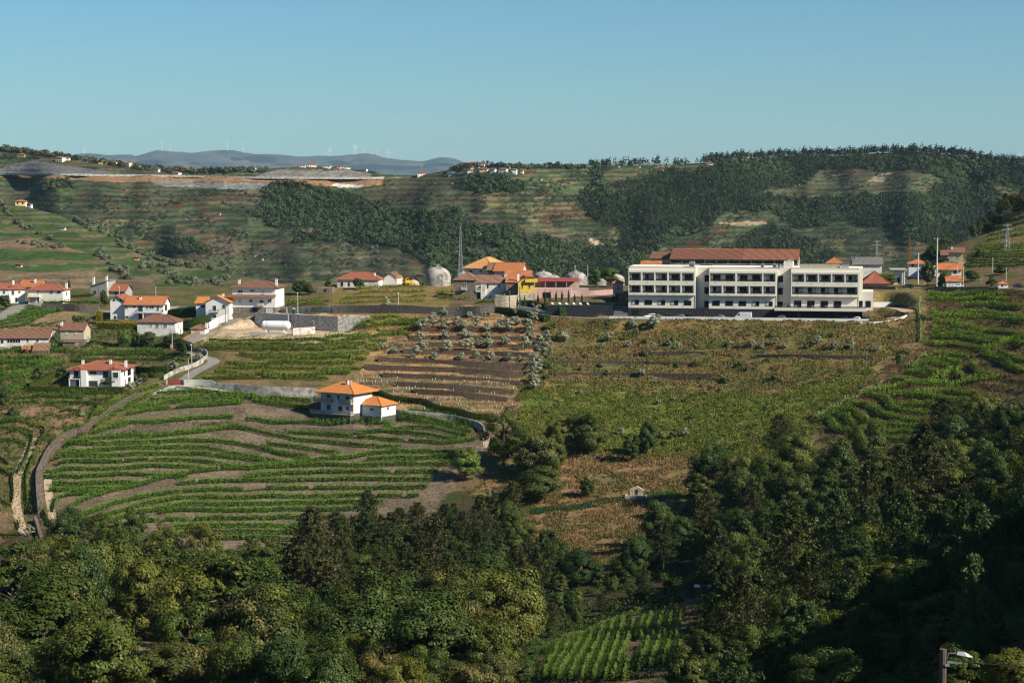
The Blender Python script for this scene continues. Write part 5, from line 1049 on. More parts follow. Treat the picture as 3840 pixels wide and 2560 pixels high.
# ------- cars
def car_meshes(kind):
    "side outline lofted across the width with narrower cabin"
    if kind == 'van': prof = [(-2.9, .35), (-2.95, 1.0), (-2.55, 1.25), (-1.75, 2.15), (-1.3, 2.5), (2.9, 2.55), (2.98, 1.2), (2.95, .35)]; L_, Wd, glassx = 2.9, 1.0, None
    elif kind == 'suv': prof = [(-2.2, .35), (-2.25, .85), (-1.9, 1.0), (-1.0, 1.08), (-.35, 1.62), (1.5, 1.66), (2.1, 1.15), (2.25, .8), (2.2, .35)]; Wd = .92
    else: prof = [(-2.05, .3), (-2.1, .68), (-1.7, .82), (-.95, .92), (-.3, 1.42), (1.0, 1.46), (1.75, 1.0), (2.05, .9), (2.08, .3)]; Wd = .87
    m = MB(); n = len(prof); zt = max(z for _, z in prof); rows = []
    for s in (-1, -.92, .92, 1):
        rows.append([(x * (1 if abs(s) < .95 else .985), s * Wd * (1 - (.2 * max(0, (z - .95) / max(zt - .95, .1)) if kind != 'van' else .06 * max(0, (z - 1.2) / 1.3))), z if abs(s) < .95 else z * .985) for x, z in prof])
    vs = [q for r in rows for q in r]
    fs = [(j * n + i, j * n + (i + 1) % n, (j + 1) * n + (i + 1) % n, (j + 1) * n + i) for j in range(3) for i in range(n)] + [tuple(range(n - 1, -1, -1)), tuple(range(3 * n, 4 * n))]
    m.add(vs, fs); body = m
    g = []
    def sidewin(x0, x1, z0, z1, sl0, sl1):
        for s in (-1, 1):
            def yy(z): return s * (Wd * (1 - (.2 * max(0, (z - .95) / max(zt - .95, .1)) if kind != 'van' else .06 * max(0, (z - 1.2) / 1.3))) + .012)
            q = [(x0, yy(z0), z0), (x1, yy(z0), z0), (x1 + sl1, yy(z1), z1), (x0 + sl0, yy(z1), z1)]
            g.append(MB().add(q, [(0, 1, 2, 3) if s < 0 else (3, 2, 1, 0)]))
    if kind == 'van': sidewin(-2.0, -1.15, 1.35, 2.05, .45, 0); ws = [(-2.52, 1.30, -1.80, 2.08)]
    elif kind == 'suv': sidewin(-.75, .35, 1.1, 1.52, .38, 0); sidewin(.42, 1.4, 1.1, 1.52, 0, -.05); ws = [(-.98, 1.12, -.42, 1.58), (2.06, 1.18, 1.56, 1.6)]
    else: sidewin(-.7, .25, .94, 1.34, .35, 0); sidewin(.32, 1.15, .94, 1.34, 0, -.22); ws = [(-.92, .96, -.36, 1.39), (1.70, 1.04, 1.06, 1.43)]
    for (xa, za, xb, zb_) in ws:
        d = -.015 if xa < xb else .015
        g.append(MB().add([(xa + d, -Wd * .76, za), (xa + d, Wd * .76, za), (xb + d, Wd * .68, zb_), (xb + d, -Wd * .68, zb_)], [(0, 3, 2, 1) if d < 0 else (0, 1, 2, 3)]))
    wx = (-1.95, 1.85) if kind == 'van' else ((-1.38, 1.32) if kind == 'suv' else (-1.28, 1.25))
    return body, g, wx, Wd, prof
def rotY(m): return m
CARP = {}
M['tyre'] = pmat('tyre_rubber', (.012, .012, .012), .1, rough=.8); M['rim'] = pmat('alloy_rim', (.35, .35, .36), .05, rough=.35, metal=.8); M['lampred'] = pmat('tail_lamp', (.25, .01, .01), .05, rough=.3); M['lampclear'] = pmat('head_lamp', (.6, .6, .58), .05, rough=.2)
def paint(name, c):
    m = pmat(name, c, .03, rough=.3, spec=.5); m.node_tree.nodes['Principled BSDF'].inputs['Coat Weight'].default_value = .6; return m
for nm, c in (('black', (.012, .012, .014)), ('white', (.75, .75, .74)), ('silver', (.42, .43, .44)), ('brown', (.03, .022, .018)), ('navy', (.012, .016, .035))): M['car' + nm] = paint(nm + '_car_paint', c)
def car(name, loc, rz, kind, colour, label, group=None, cat='car'):
    if kind not in CARP:
        b, g, wx, Wd, prof = car_meshes(kind)
        wh = MB().add([], []); 
        ty = MB(); rim = MB(); rr_ = .36 if kind != 'hatch' else .32
        ty.tube((0, -.1, 0), (0, .1, 0), rr_, n=14); rim.tube((0, -.112, 0), (0, .112, 0), rr_ * .6, n=10)
        hl = MB().box(prof[1][0] - .02, -Wd * .85, .62, prof[1][0] + .12, -Wd * .5, .78); hl2 = MB().box(prof[1][0] - .02, Wd * .5, .62, prof[1][0] + .12, Wd * .85, .78)
        xr = max(x for x, _ in prof); tl = MB().box(xr - .16, -Wd * .9, .85, xr + .01, -Wd * .66, 1.05); tl2 = MB().box(xr - .16, Wd * .66, .85, xr + .01, Wd * .9, 1.05)
        CARP[kind] = (b, [q.mesh('window', M['glass']) for q in g], wx, Wd, ty.mesh('tyre', M['tyre']), rim.mesh('rim', M['rim']), [hl.mesh('headlight', M['lampclear']), hl2.mesh('headlight', M['lampclear'])], [tl.mesh('tail_light', M['lampred']), tl2.mesh('tail_light', M['lampred'])], rr_, {})
    b, gm, wx, Wd, ty, rim, hl, tl, rr_, cache = CARP[kind]
    root = empty(name, loc, rz); tag(root, label, cat, group)
    if colour not in cache: cache[colour] = b.mesh('body', M['car' + colour])
    ob('body', cache[colour], root)
    for q in gm: ob('window', q, root)
    for q in hl: ob('headlight', q, root)
    for q in tl: ob('tail_light', q, root)
    for x in wx:
        for y in (-Wd + .06, Wd - .06):
            w = empty('wheel', (x, y, rr_), 0, root); ob('tyre', ty, w); ob('rim', rim, w)
    return root
G = 'cars parked along the hotel'
for (c, kind, colr, rot, lb) in ((245, 'hatch', 'black', 150, 'black hatchback at the left end of the hotel parking'), (330, 'suv', 'white', 28, 'white car second in the hotel parking row'), (402, 'hatch', 'black', 150, 'black low car third in the hotel parking row'), (495, 'suv', 'brown', 148, 'dark brown off-roader among the parked cars'),
                             (578, 'hatch', 'navy', 30, 'small navy car beside the lamp post in the parking row'), (665, 'suv', 'black', 150, 'black off-roader closing the left parking row'), (915, 'hatch', 'silver', 0, 'silver-white hatchback parked alone left of the van'), (1418, 'suv', 'black', 35, 'black off-roader in the shade under the terrace'),
                             (1965, 'hatch', 'black', 150, 'black car left of the silver hatchback under the terrace end'), (2055, 'hatch', 'silver', 30, 'silver hatchback under the terrace end'), (2142, 'hatch', 'navy', 150, 'dark blue car rightmost in the hotel parking')):
    X = u2(c); car('parked_car', hp(X, -6.9 if c < 1400 else -7.2, .03), -HT + R(rot), kind, colr, lb, G)
car('parked_van', hp(u2(1112), -6.4, .03), -HT + R(-4), 'van', 'white', 'white high-roof delivery van in front of the hotel', None, 'van')
pv = hit(895, 1192); car('parked_car', pv + Vector((-6, -5, .1)), R(70), 'suv', 'black', 'black car parked on the lane by the gabled white house')
p_ = hit(3404, 1081); car('parked_car', p_ + Vector((0, 0, .1)), R(0), 'suv', 'black', 'black off-roader on the road right of the hotel')
p_ = hit(3592, 1079); car('parked_car', p_ + Vector((0, 0, .1)), R(178), 'hatch', 'white', 'white car on the road in front of the roadside garage')
p_ = hit(3818, 1080); car('parked_car', p_ + Vector((0, 0, .1)), R(178), 'hatch', 'black', 'dark car on the crest road at the far right')
# bins
for i in range(5):
    p_ = hit(3356 + i * 11, 1153); r_ = empty('wheelie_bin', p_, -HT); tag(r_, f"dark green rubbish container by the white end wall, {ordn(i)} from the left", 'container', 'rubbish containers by the end wall'); s = 1.2 if i < 2 else .8
    MB().add([(-.5 * s, -.35, .1), (.5 * s, -.35, .1), (.5 * s, .35, .1), (-.5 * s, .35, .1), (-.6 * s, -.45, 1.15 * s), (.6 * s, -.45, 1.15 * s), (.6 * s, .45, 1.15 * s), (-.6 * s, .45, 1.15 * s)], [(0, 3, 2, 1), (4, 5, 6, 7), (0, 1, 5, 4), (1, 2, 6, 5), (2, 3, 7, 6), (3, 0, 4, 7)]).build('bin_body', M['shutter'], r_)
    MB().box(-.62 * s, -.48, 1.15 * s, .62 * s, .48, 1.25 * s).build('lid', M['shutter'], r_)
q = hp(u2(2203), 3.0); e_ = hit(3418, 1152)
wl = MB().tube((0, 0, 0), (0, 0, 0), .1); a, b = np.array(q), np.array(e_)
def wallseg(name, label, pts, hgt, thick, mat, cat='wall', cap=None, level=False, below=1.5):
    "free-standing or retaining wall along ground points"
    P = np.array([tuple(p) for p in pts], float); T = np.gradient(P[:, :2], axis=0); T /= np.linalg.norm(T, axis=1)[:, None] + 1e-9; Nn = np.stack([-T[:, 1], T[:, 0]], 1) * thick / 2
    hg = np.interp(np.linspace(0, 1, len(P)), np.linspace(0, 1, len(np.atleast_1d(hgt))), np.atleast_1d(hgt)); V = []; Fc = []
    zt = (P[:, 2].max() + hg) if level else P[:, 2] + hg
    for i in range(len(P)):
        a, b = P[i, :2] + Nn[i], P[i, :2] - Nn[i]; V += [(*a, P[i, 2] - below), (*b, P[i, 2] - below), (*b, zt[i]), (*a, zt[i])]
    for i in range(len(P) - 1):
        j = i * 4
        for k in range(4): Fc.append((j + k, j + (k + 1) % 4, j + 4 + (k + 1) % 4, j + 4 + k))
    Fc += [(3, 2, 1, 0), tuple(len(V) - 4 + k for k in range(4))]
    m = MB(); m.add(V, Fc); o = m.build(name, M[mat]); tag(o, label, cat)
    if cap:
        m = MB(); V2_ = []; Fc2 = []
        for i in range(len(P)):
            a, b = P[i, :2] + Nn[i] * 1.25, P[i, :2] - Nn[i] * 1.25; V2_ += [(*a, zt[i] + .005), (*b, zt[i] + .005), (*b, zt[i] + .12), (*a, zt[i] + .12)]
        m.add(V2_, Fc); m.build('coping', M[cap], o)
    return o
_zl = HZ0 + 1.3; _d = _zl / ray(3418, 1153)[1]; e_ = Vector(at(3418, 1153, _d)); q = Vector(at(3274, 1153, _d))
wallseg('end_wall', 'white garden wall at the right end of the hotel', [q, (q + e_) / 2, e_], 2.1, .25, 'white', below=3.0)
# the big hall behind
p_ = hp(u2(395), 40); r_ = empty('winery_hall', p_, -HT); tag(r_, 'big hall with long red tile roof and clerestory windows behind the hotel', 'hall')
LH = u2(1525) - u2(392); zt_, ze_, zw_ = 22.7, 19.5, 17.3
MB().box(0, 0, -4, LH, 24, zw_ + .2).build('wall', M['beige'], r_)
MB().add([(-.5, -.8, ze_), (LH * .57, -.8, ze_), (LH * .57, 12, zt_), (-.5, 12, zt_), (-.5, -.8, ze_ - .25), (LH * .57, -.8, ze_ - .25), (LH * .57, 12, zt_ - .25), (-.5, 12, zt_ - .25)], [(0, 1, 2, 3), (7, 6, 5, 4), (0, 4, 5, 1), (3, 7, 4, 0)]).build('roof', M['tilebrown2'] if 'tilebrown2' in M else tilemat('dark_red_roof_tiles', (.20, .085, .052), (.15, .066, .044), .2), r_)
MB().add([(LH * .57, -.8, ze_), (LH + .5, -.8, ze_), (LH + .5, 12, zt_), (LH * .57, 12, zt_), (LH * .57, -.8, ze_ - .25), (LH + .5, -.8, ze_ - .25), (LH + .5, 12, zt_ - .25), (LH * .57, 12, zt_ - .25)], [(0, 1, 2, 3), (7, 6, 5, 4), (0, 4, 5, 1), (1, 5, 6, 2)]).build('roof', tilemat('worn_red_roof_tiles', (.27, .105, .06), (.2, .085, .052), .2), r_)
MB().add([(-.5, 12, zt_), (LH + .5, 12, zt_), (LH + .5, 25, ze_), (-.5, 25, ze_)], [(0, 1, 2, 3)]).build('roof', M['tilered'], r_)
MB().prism([(-.3, zw_), (-.3, zw_)], 0, 0)
MB().add([(x, y, z) for x in (0, LH) for y, z in ((.3, zw_ + .2), (23.7, zw_ + .2), (23.7, ze_ - .3), (12, zt_ - .35), (.3, ze_ - .3))], [(0, 4, 3, 2, 1), (5, 6, 7, 8, 9)]).build('gable', M['concrete'], r_)
MB().box(-.3, -.3, zw_ + .2, LH + .3, -.02, zw_ + .5).build('sill', M['concrete'], r_)
for i in range(11):
    x0, x1 = LH * i / 11 + .25, LH * (i + 1) / 11 - .25; f = MB().ring(x0, zw_ + .55, x1, ze_ - .35, .12, -.12, .25).build('window', M['rust'], r_)
    for j in range(4): a, b = x0 + .14 + (x1 - x0 - .28) * j / 4 + .04, x0 + .14 + (x1 - x0 - .28) * (j + 1) / 4 - .04; MB().box(a, -.05, zw_ + .68, b, .28, ze_ - .48).build('pane', M['glass'], f)
    MB().box(x1 + .02, -.2, zw_ + .5, x1 + .48, .3, ze_ - .3).build('pilaster', M['beige'], r_)
MB().tube((-.5, 12, zt_ + .05), (LH + .5, 12, zt_ + .05), .22).build('ridge_tiles', M['tileorange'], r_)
p_ = hp(u2(290), 52); r_ = empty('rear_gable_building', p_, -HT - R(8)); tag(r_, 'brown gabled building left of the winery hall', 'building')
wall_mesh('gx', 9, 9, 19.3, 2.2, -3).build('wall', M['pink'], r_); rm, _ = roof_mesh('gx', 9, 9, 19.3, 2.2, .6, .25); rm.build('roof', M['tilebrown'], r_)
p_ = hp(u2(230), 34); r_ = empty('rear_tiled_shed', p_, -HT); tag(r_, 'low orange tiled roof just above the left end of the hotel', 'building')
wall_mesh('gx', 7, 7, 17.2, 1.6, -3).build('wall', M['pink'], r_); rm, _ = roof_mesh('gx', 7, 7, 17.2, 1.6, .5, .2); rm.build('roof', M['tileorange'], r_)

# ================================================================== VEGETATION
M['leaf'] = leafmat('leaves', (1, 1, 1), 0.26, 0.14); M['leafplain'] = leafmat('vine_leaves', (1, 1, 1), 0.0, 0.25, 0.0); M['needle'] = leafmat('pine_needles', (1, 1, 1), 0.22, 0.12)
def nrm(a): return a / (np.linalg.norm(a, axis=-1, keepdims=True) + 1e-9)
def leafquads(C, Nn, size, g, aspect=0.62):
    "rhombic leaf faces centred at C facing Nn"
    n = len(C); Nn = nrm(Nn); t = nrm(np.cross(Nn, g.normal(size=(n, 3)))); b = np.cross(Nn, t); s = np.asarray(size).reshape(-1, 1)
    V = np.stack([C - t * s * .5, C - b * s * .5 * aspect, C + t * s * .5, C + b * s * .5 * aspect], 1).reshape(-1, 3)
    return V, np.arange(n * 4).reshape(n, 4)
def leafcols(n, base, g, var=.2, tint=.1):
    c = np.array(base)[None] * (1 + (g.random((n, 1)) * 2 - 1) * var); c[:, 0] *= 1 + (g.random(n) * 2 - 1) * tint * 1.5; c[:, 2] *= 1 + (g.random(n) * 2 - 1) * tint; return np.clip(c, 0.002, 1)
def crown_mesh(name, seed, r, rz, cz, K, n, size, base, top=None, topp=0.0, squash=1.0, clump=.30, mat='leaf', ragged=.25):
    "a crown of leaf clumps spread through an uneven volume"
    g = np.random.default_rng(seed)
    d = nrm(g.normal(size=(K, 3))); d[:, 2] = np.where(d[:, 2] < 0, d[:, 2] * .8, d[:, 2]); rad = (.45 + .55 * g.random(K) ** .5)
    lob = 1 + ragged * (vnoise(np.arctan2(d[:, 1], d[:, 0]) * 1.2 + 9, d[:, 2] * 2 + 5, seed) * 2 - 1)
    cc = d * (rad * lob)[:, None] * np.array([r, r, rz]) + np.array([0, 0, cz]); cr = clump * r * (.65 + .7 * g.random(K))
    w = cr ** 2; k = g.choice(K, n, p=w / w.sum()); dd = nrm(g.normal(size=(n, 3))); dd[:, 2] = dd[:, 2] * .8 + .15
    P = cc[k] + dd * (cr[k] * (.62 + .42 * g.random(n)))[:, None] * np.array([1, 1, .78 * squash])
    out = nrm(P - np.array([0, 0, cz - rz * .3])); N_ = nrm(dd * .9 + out * .9 + g.normal(size=(n, 3)) * .36)
    V, Fq = leafquads(P, N_, size * (.7 + .6 * g.random(n)), g)
    c = leafcols(n, base, g) * (.82 + .36 * g.random(K))[k][:, None]
    if top is not None:
        m = g.random(n) < topp * np.clip((dd[:, 2] + .1) * 1.4, 0, 1) * (vnoise(cc[k][:, 0] / r * 1.5 + 7, cc[k][:, 1] / r * 1.5 + 3, seed + 3) > .38); c[m] = leafcols(int(m.sum()), top, g)
    return mesh_np(name, V, Fq, M[mat], np.repeat(c, 4, 0))
def trunk_mesh(name, seed, h, r, limbs, spread, mat='bark', lean=.04, start=.35):
    g = random.Random(seed); m = MB(); p = Vector((0, 0, -.8)); q = Vector((g.uniform(-lean, lean) * h, g.uniform(-lean, lean) * h, h * .5)); t = Vector((q.x * 1.6, q.y * 1.6, h))
    m.tube(p, q, r, r * .7, 7); m.tube(q, t, r * .7, r * .2, 6)
    for i in range(limbs):
        a = 2 * math.pi * i / limbs + g.uniform(-.5, .5); z = h * g.uniform(start, .75); s = p.lerp(t, (z + .8) / (h + .8)); e = Vector((math.cos(a) * spread * g.uniform(.6, 1), math.sin(a) * spread * g.uniform(.6, 1), min(z + spread * g.uniform(.3, .8), h * 1.0)))
        mid = s.lerp(e, .5) + Vector((0, 0, .25)); m.tube(s, mid, r * .42, r * .26, 5); m.tube(mid, e, r * .26, r * .08, 5)
    return m.mesh(name, M[mat])
def pine_meshes(seed, h=14.0, r=3.0, n_per=10, base=(.040, .058, .020), bare=.28):
    g = np.random.default_rng(seed); rg = random.Random(seed); C = []; Nn = []; S = []; m = MB(); m.tube((0, 0, -.8), (0, 0, h * .55), .22, .15, 7); m.tube((0, 0, h * .55), (0, 0, h * .98), .15, .03, 6)
    nw = 15
    for i in range(nw):
        f = bare + (1 - bare) * (i + .5) / nw; z = h * f; L_ = r * (1 - ((f - bare) / (1 - bare)) ** 2.4) * rg.uniform(.6, 1.15) * (0.62 + 0.38 * min(1, (f - bare) / .18)) + .35
        for j in range(rg.randint(5, 7)):
            a = 2 * math.pi * (j / 6 + i * .37) + rg.uniform(-.3, .3); up = .12 + .5 * f; ll = L_ * rg.uniform(.65, 1.1); e = np.array([math.cos(a) * ll, math.sin(a) * ll, z + up * ll * .6])
            m.tube((0, 0, z), e * np.array([.8, .8, 1]) + np.array([0, 0, -(up * ll * .6) * .2]), .05, .02, 4)
            for k in range(5):
                t = .35 + .65 * k / 4; c = np.array([0, 0, z]) * (1 - t) + e * t; nn = n_per
                dd = nrm(g.normal(size=(nn, 3)) + np.array([math.cos(a) * .5, math.sin(a) * .5, .7])); C.append(c + dd * (.34 + .1 * (1 - f)) * (.6 + g.random((nn, 1)) * .8)); Nn.append(nrm(dd * .6 + g.normal(size=(nn, 3)) * .6)); S.append(np.full(nn, .50) * (.7 + .6 * g.random(nn)))
    C, Nn, S = np.concatenate(C), np.concatenate(Nn), np.concatenate(S); V, Fq = leafquads(C, Nn, S, g, .34); c = leafcols(len(C), base, g, .35)
    k = vnoise(C[:, 2] * .8, np.arctan2(C[:, 1], C[:, 0]) * 2, seed); c *= (.7 + .6 * k)[:, None]
    return mesh_np('crown', V, Fq, M['needle'], np.repeat(c, 4, 0)), m.mesh('trunk', M['bark'])
PROTO = {}
GRN, DGR, GLD = (.074, .093, .0150), (.042, .064, .0125), (.30, .215, .065)
for i in range(4): PROTO['chestnut', i] = (crown_mesh('crown', 10 + i, 3.9, 4.3, 5.0, 64, 17000, .31, GRN, (.15, .15, .05), .18), trunk_mesh('trunk', 10 + i, 9.0, .26, 7, 3.0))
for i in range(2): PROTO['gold', i] = (crown_mesh('crown', 20 + i, 3.9, 4.3, 5.0, 64, 17000, .31, (.070, .080, .02), (.20, .155, .055), .5), trunk_mesh('trunk', 20 + i, 9.0, .26, 7, 3.0))
for i in range(3): PROTO['dark', i] = (crown_mesh('crown', 30 + i, 3.9, 4.3, 5.0, 64, 17000, .31, DGR, (.06, .10, .03), .4), trunk_mesh('trunk', 30 + i, 9.0, .24, 6, 3.0))
for i in range(2): PROTO['tall', i] = (crown_mesh('crown', 36 + i, 2.7, 5.6, 6.2, 60, 11000, .34, (.046, .066, .0135), (.12, .12, .04), .2), trunk_mesh('trunk', 36 + i, 10.5, .2, 8, 2.2, 'palebark'))
for i in range(4): PROTO['pine', i] = pine_meshes(40 + i, 14.0, 3.9, 13, ((.046, .060, .016), (.055, .060, .019), (.040, .057, .016), (.057, .059, .020))[i])
PROTO['brightpine', 0] = pine_meshes(48, 11.0, 3.6, 10, (.060, .090, .026), .06)
for i in range(4): PROTO['olive', i] = (crown_mesh('crown', 50 + i, 1.75, 1.7, 2.2, 34, 3400, .24, (.25, .27, .18), (.38, .40, .30), .4, clump=.27, ragged=.65), trunk_mesh('trunk', 50 + i, 2.6, .16, 4, 1.2, 'palebark', .1, .25))
for i in range(3): PROTO['bush', i] = (crown_mesh('crown', 60 + i, 1.5, 1.3, .75, 20, 2200, .28, (.055, .090, .020), None, 0, clump=.40), trunk_mesh('trunk', 60 + i, 1.2, .08, 4, .8))
for i in range(2): PROTO['broom', i] = (crown_mesh('crown', 66 + i, 1.5, 1.2, .7, 20, 2200, .24, (.125, .105, .055), (.19, .16, .09), .6, clump=.40), trunk_mesh('trunk', 66 + i, 1.2, .08, 4, .8))
def cypress_mesh(seed):
    g = np.random.default_rng(seed); n = 2600; t = g.random(n) ** .8; a = g.random(n) * 6.283; rr_ = .62 * np.sin(np.clip(t * 1.05 + .06, 0, 1) * math.pi) ** .55 * (1 - .35 * t) * (.75 + .3 * g.random(n)); P = np.stack([np.cos(a) * rr_, np.sin(a) * rr_, .2 + t * 7.2], -1)
    N_ = nrm(np.stack([np.cos(a), np.sin(a), np.full(n, .5)], -1) + g.normal(size=(n, 3)) * .35); V, Fq = leafquads(P, N_, .26 * (.7 + .6 * g.random(n)), g); return mesh_np('crown', V, Fq, M['needle'], np.repeat(leafcols(n, (.030, .055, .016), g), 4, 0)), MB().tube((0, 0, -.5), (0, 0, 5), .09, .03).mesh('trunk', M['bark'])
for i in range(2): PROTO['lime', i] = (crown_mesh('crown', 80 + i, 3.9, 4.0, 5.0, 60, 7000, .42, (.085, .135, .026), None, 0), trunk_mesh('trunk', 80 + i, 7.0, .22, 6, 2.6))
for i in range(2): PROTO['cypress', i] = cypress_mesh(70 + i)
NV = {}
for k, i in PROTO: NV[k] = max(NV.get(k, 0), i + 1)
TG = {}
def tree(kind, p, sxy, sz, name, group, desc, var=None):
    i = random.randrange(NV[kind]) if var is None else var
    root = empty(name, p, random.uniform(0, 6.28)); root.scale = (sxy, sxy, sz); cm, tm = PROTO[kind, i]
    ob('trunk', tm, root); ob('crown', cm, root); TG.setdefault(group, []).append((root, desc)); return root
KH = {'lime': (9.4, 8.8), 'chestnut': (9.6, 8.8), 'gold': (9.9, 8.6), 'dark': (10, 8.6), 'tall': (12, 6.4), 'pine': (14, 6.6), 'brightpine': (11, 7), 'olive': (4.2, 4.2), 'bush': (2.2, 3.6), 'broom': (2.2, 3.6), 'cypress': (7.4, 1.3)}
KN = {'lime': 'broadleaf_tree', 'chestnut': 'chestnut_tree', 'gold': 'chestnut_tree', 'dark': 'broadleaf_tree', 'tall': 'broadleaf_tree', 'pine': 'pine_tree', 'brightpine': 'pine_tree', 'olive': 'olive_tree', 'bush': 'shrub', 'broom': 'shrub', 'cypress': 'cypress_tree'}
def tree_px(kind, u, v, w, h, group, desc, name=None, var=None):
    "tree standing at pixel u,v, crown w pixels wide and h tall in the photograph"
    p = hit(u, v); k = ppm(p); H0, W0 = KH[kind]
    return tree(kind, p - Vector((0, 0, .15)), w / k / W0, h / k / H0, name or KN[kind], group, desc, var)
# --- vine rows
def resample(P, step):
    P = np.asarray(P)[:, :2]; d = np.concatenate([[0], np.cumsum(np.linalg.norm(np.diff(P, axis=0), axis=1))]); s = np.arange(0, d[-1], step)
    return np.stack([np.interp(s, d, P[:, 0]), np.interp(s, d, P[:, 1])], 1), d[-1]
def vine_mesh(P, seed, h=1.6, w=.75, dens=26, col=(.070, .125, .020), size=.30, gap=0.04):
    g = np.random.default_rng(seed); Q, L_ = resample(P, .6)
    if len(Q) < 3: return None
    T = nrm(np.gradient(Q, axis=0)); Nn = np.stack([-T[:, 1], T[:, 0]], 1); z = hz(Q[:, 0], Q[:, 1])
    hh = h * (.78 + .3 * vnoise(np.arange(len(Q)) * .35, np.full(len(Q), seed * 1.3), 5) + .24 * vnoise(np.arange(len(Q)) * .9, np.full(len(Q), seed * 1.9), 6)); alive = vnoise(np.arange(len(Q)) * .22 + 3, np.full(len(Q), seed * 2.1), 8) > gap * 2.2
    n = int(L_ * dens); k = g.integers(0, len(Q), n); k = k[alive[k] & (g.random(n) < .68 + .4 * np.sin(k * 2.1 + seed))]; n = len(k); s = g.normal(size=n); s = np.sign(s) * (.24 + .30 * np.abs(s)); t = g.random(n) ** .85; f = (g.random(n) - .5) * .6
    zz = .18 + (hh[k] - .18) * t + (g.random(n) < .12) * g.random(n) * .45; wd = w * (.55 + .6 * np.sin(np.clip(t, 0, 1) * 2.6 + .3))
    P3 = np.stack([Q[k, 0] + T[k, 0] * f + Nn[k, 0] * s * wd, Q[k, 1] + T[k, 1] * f + Nn[k, 1] * s * wd, z[k] + zz], -1)
    N_ = nrm(np.stack([Nn[k, 0] * np.sign(s), Nn[k, 1] * np.sign(s), .35 + t * .9], -1) + g.normal(size=(n, 3)) * .45)
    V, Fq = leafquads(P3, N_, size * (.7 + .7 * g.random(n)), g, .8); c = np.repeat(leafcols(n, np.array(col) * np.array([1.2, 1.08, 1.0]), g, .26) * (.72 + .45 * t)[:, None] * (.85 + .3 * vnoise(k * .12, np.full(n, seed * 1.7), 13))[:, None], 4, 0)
    # inner core filling the row, shade among the leaves put into its colour
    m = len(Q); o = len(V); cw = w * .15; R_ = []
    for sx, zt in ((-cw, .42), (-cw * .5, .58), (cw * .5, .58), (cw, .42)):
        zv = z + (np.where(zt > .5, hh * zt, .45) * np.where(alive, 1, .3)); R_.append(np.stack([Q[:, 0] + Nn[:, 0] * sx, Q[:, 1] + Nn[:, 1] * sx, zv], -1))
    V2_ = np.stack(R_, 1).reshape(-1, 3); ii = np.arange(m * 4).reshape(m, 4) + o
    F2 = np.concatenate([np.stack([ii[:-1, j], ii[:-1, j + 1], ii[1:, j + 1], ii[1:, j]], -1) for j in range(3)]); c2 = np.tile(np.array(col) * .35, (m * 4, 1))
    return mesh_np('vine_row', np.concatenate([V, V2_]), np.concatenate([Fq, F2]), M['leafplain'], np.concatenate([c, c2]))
PLOTS = {}
def vines(plot, rows, conv, h=1.6, w=.75, dens=26, col=(0.102, 0.181, 0.029), size=.30, n=5, gap=.04):
    for r in rows:
        pts = [conv(*q) for q in r]; P = smooth_path(px(pts), n); s = len(PLOTS.setdefault(plot, [])) * 7 + sum(map(ord, plot)) % 97
        me = vine_mesh(P, s, h, w, dens, col, size, gap)
        if me is None: continue
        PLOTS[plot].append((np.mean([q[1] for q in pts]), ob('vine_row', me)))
ca = lambda x, y: (x / 1.8375, 1400 + y / 1.8375); cb = lambda x, y: (1000 + x / 2.138, 1350 + y / 2.138); cc = lambda x, y: (640 + x / 2.45, 1000 + y / 2.45); cd = lambda x, y: (x / 2.45, 1000 + y / 2.45); ce = lambda x, y: (2800 + x / 1.7423, 1100 + y / 1.7423); cf = lambda x, y: (1280 + x / 1.8375, 1800 + y / 1.8375)
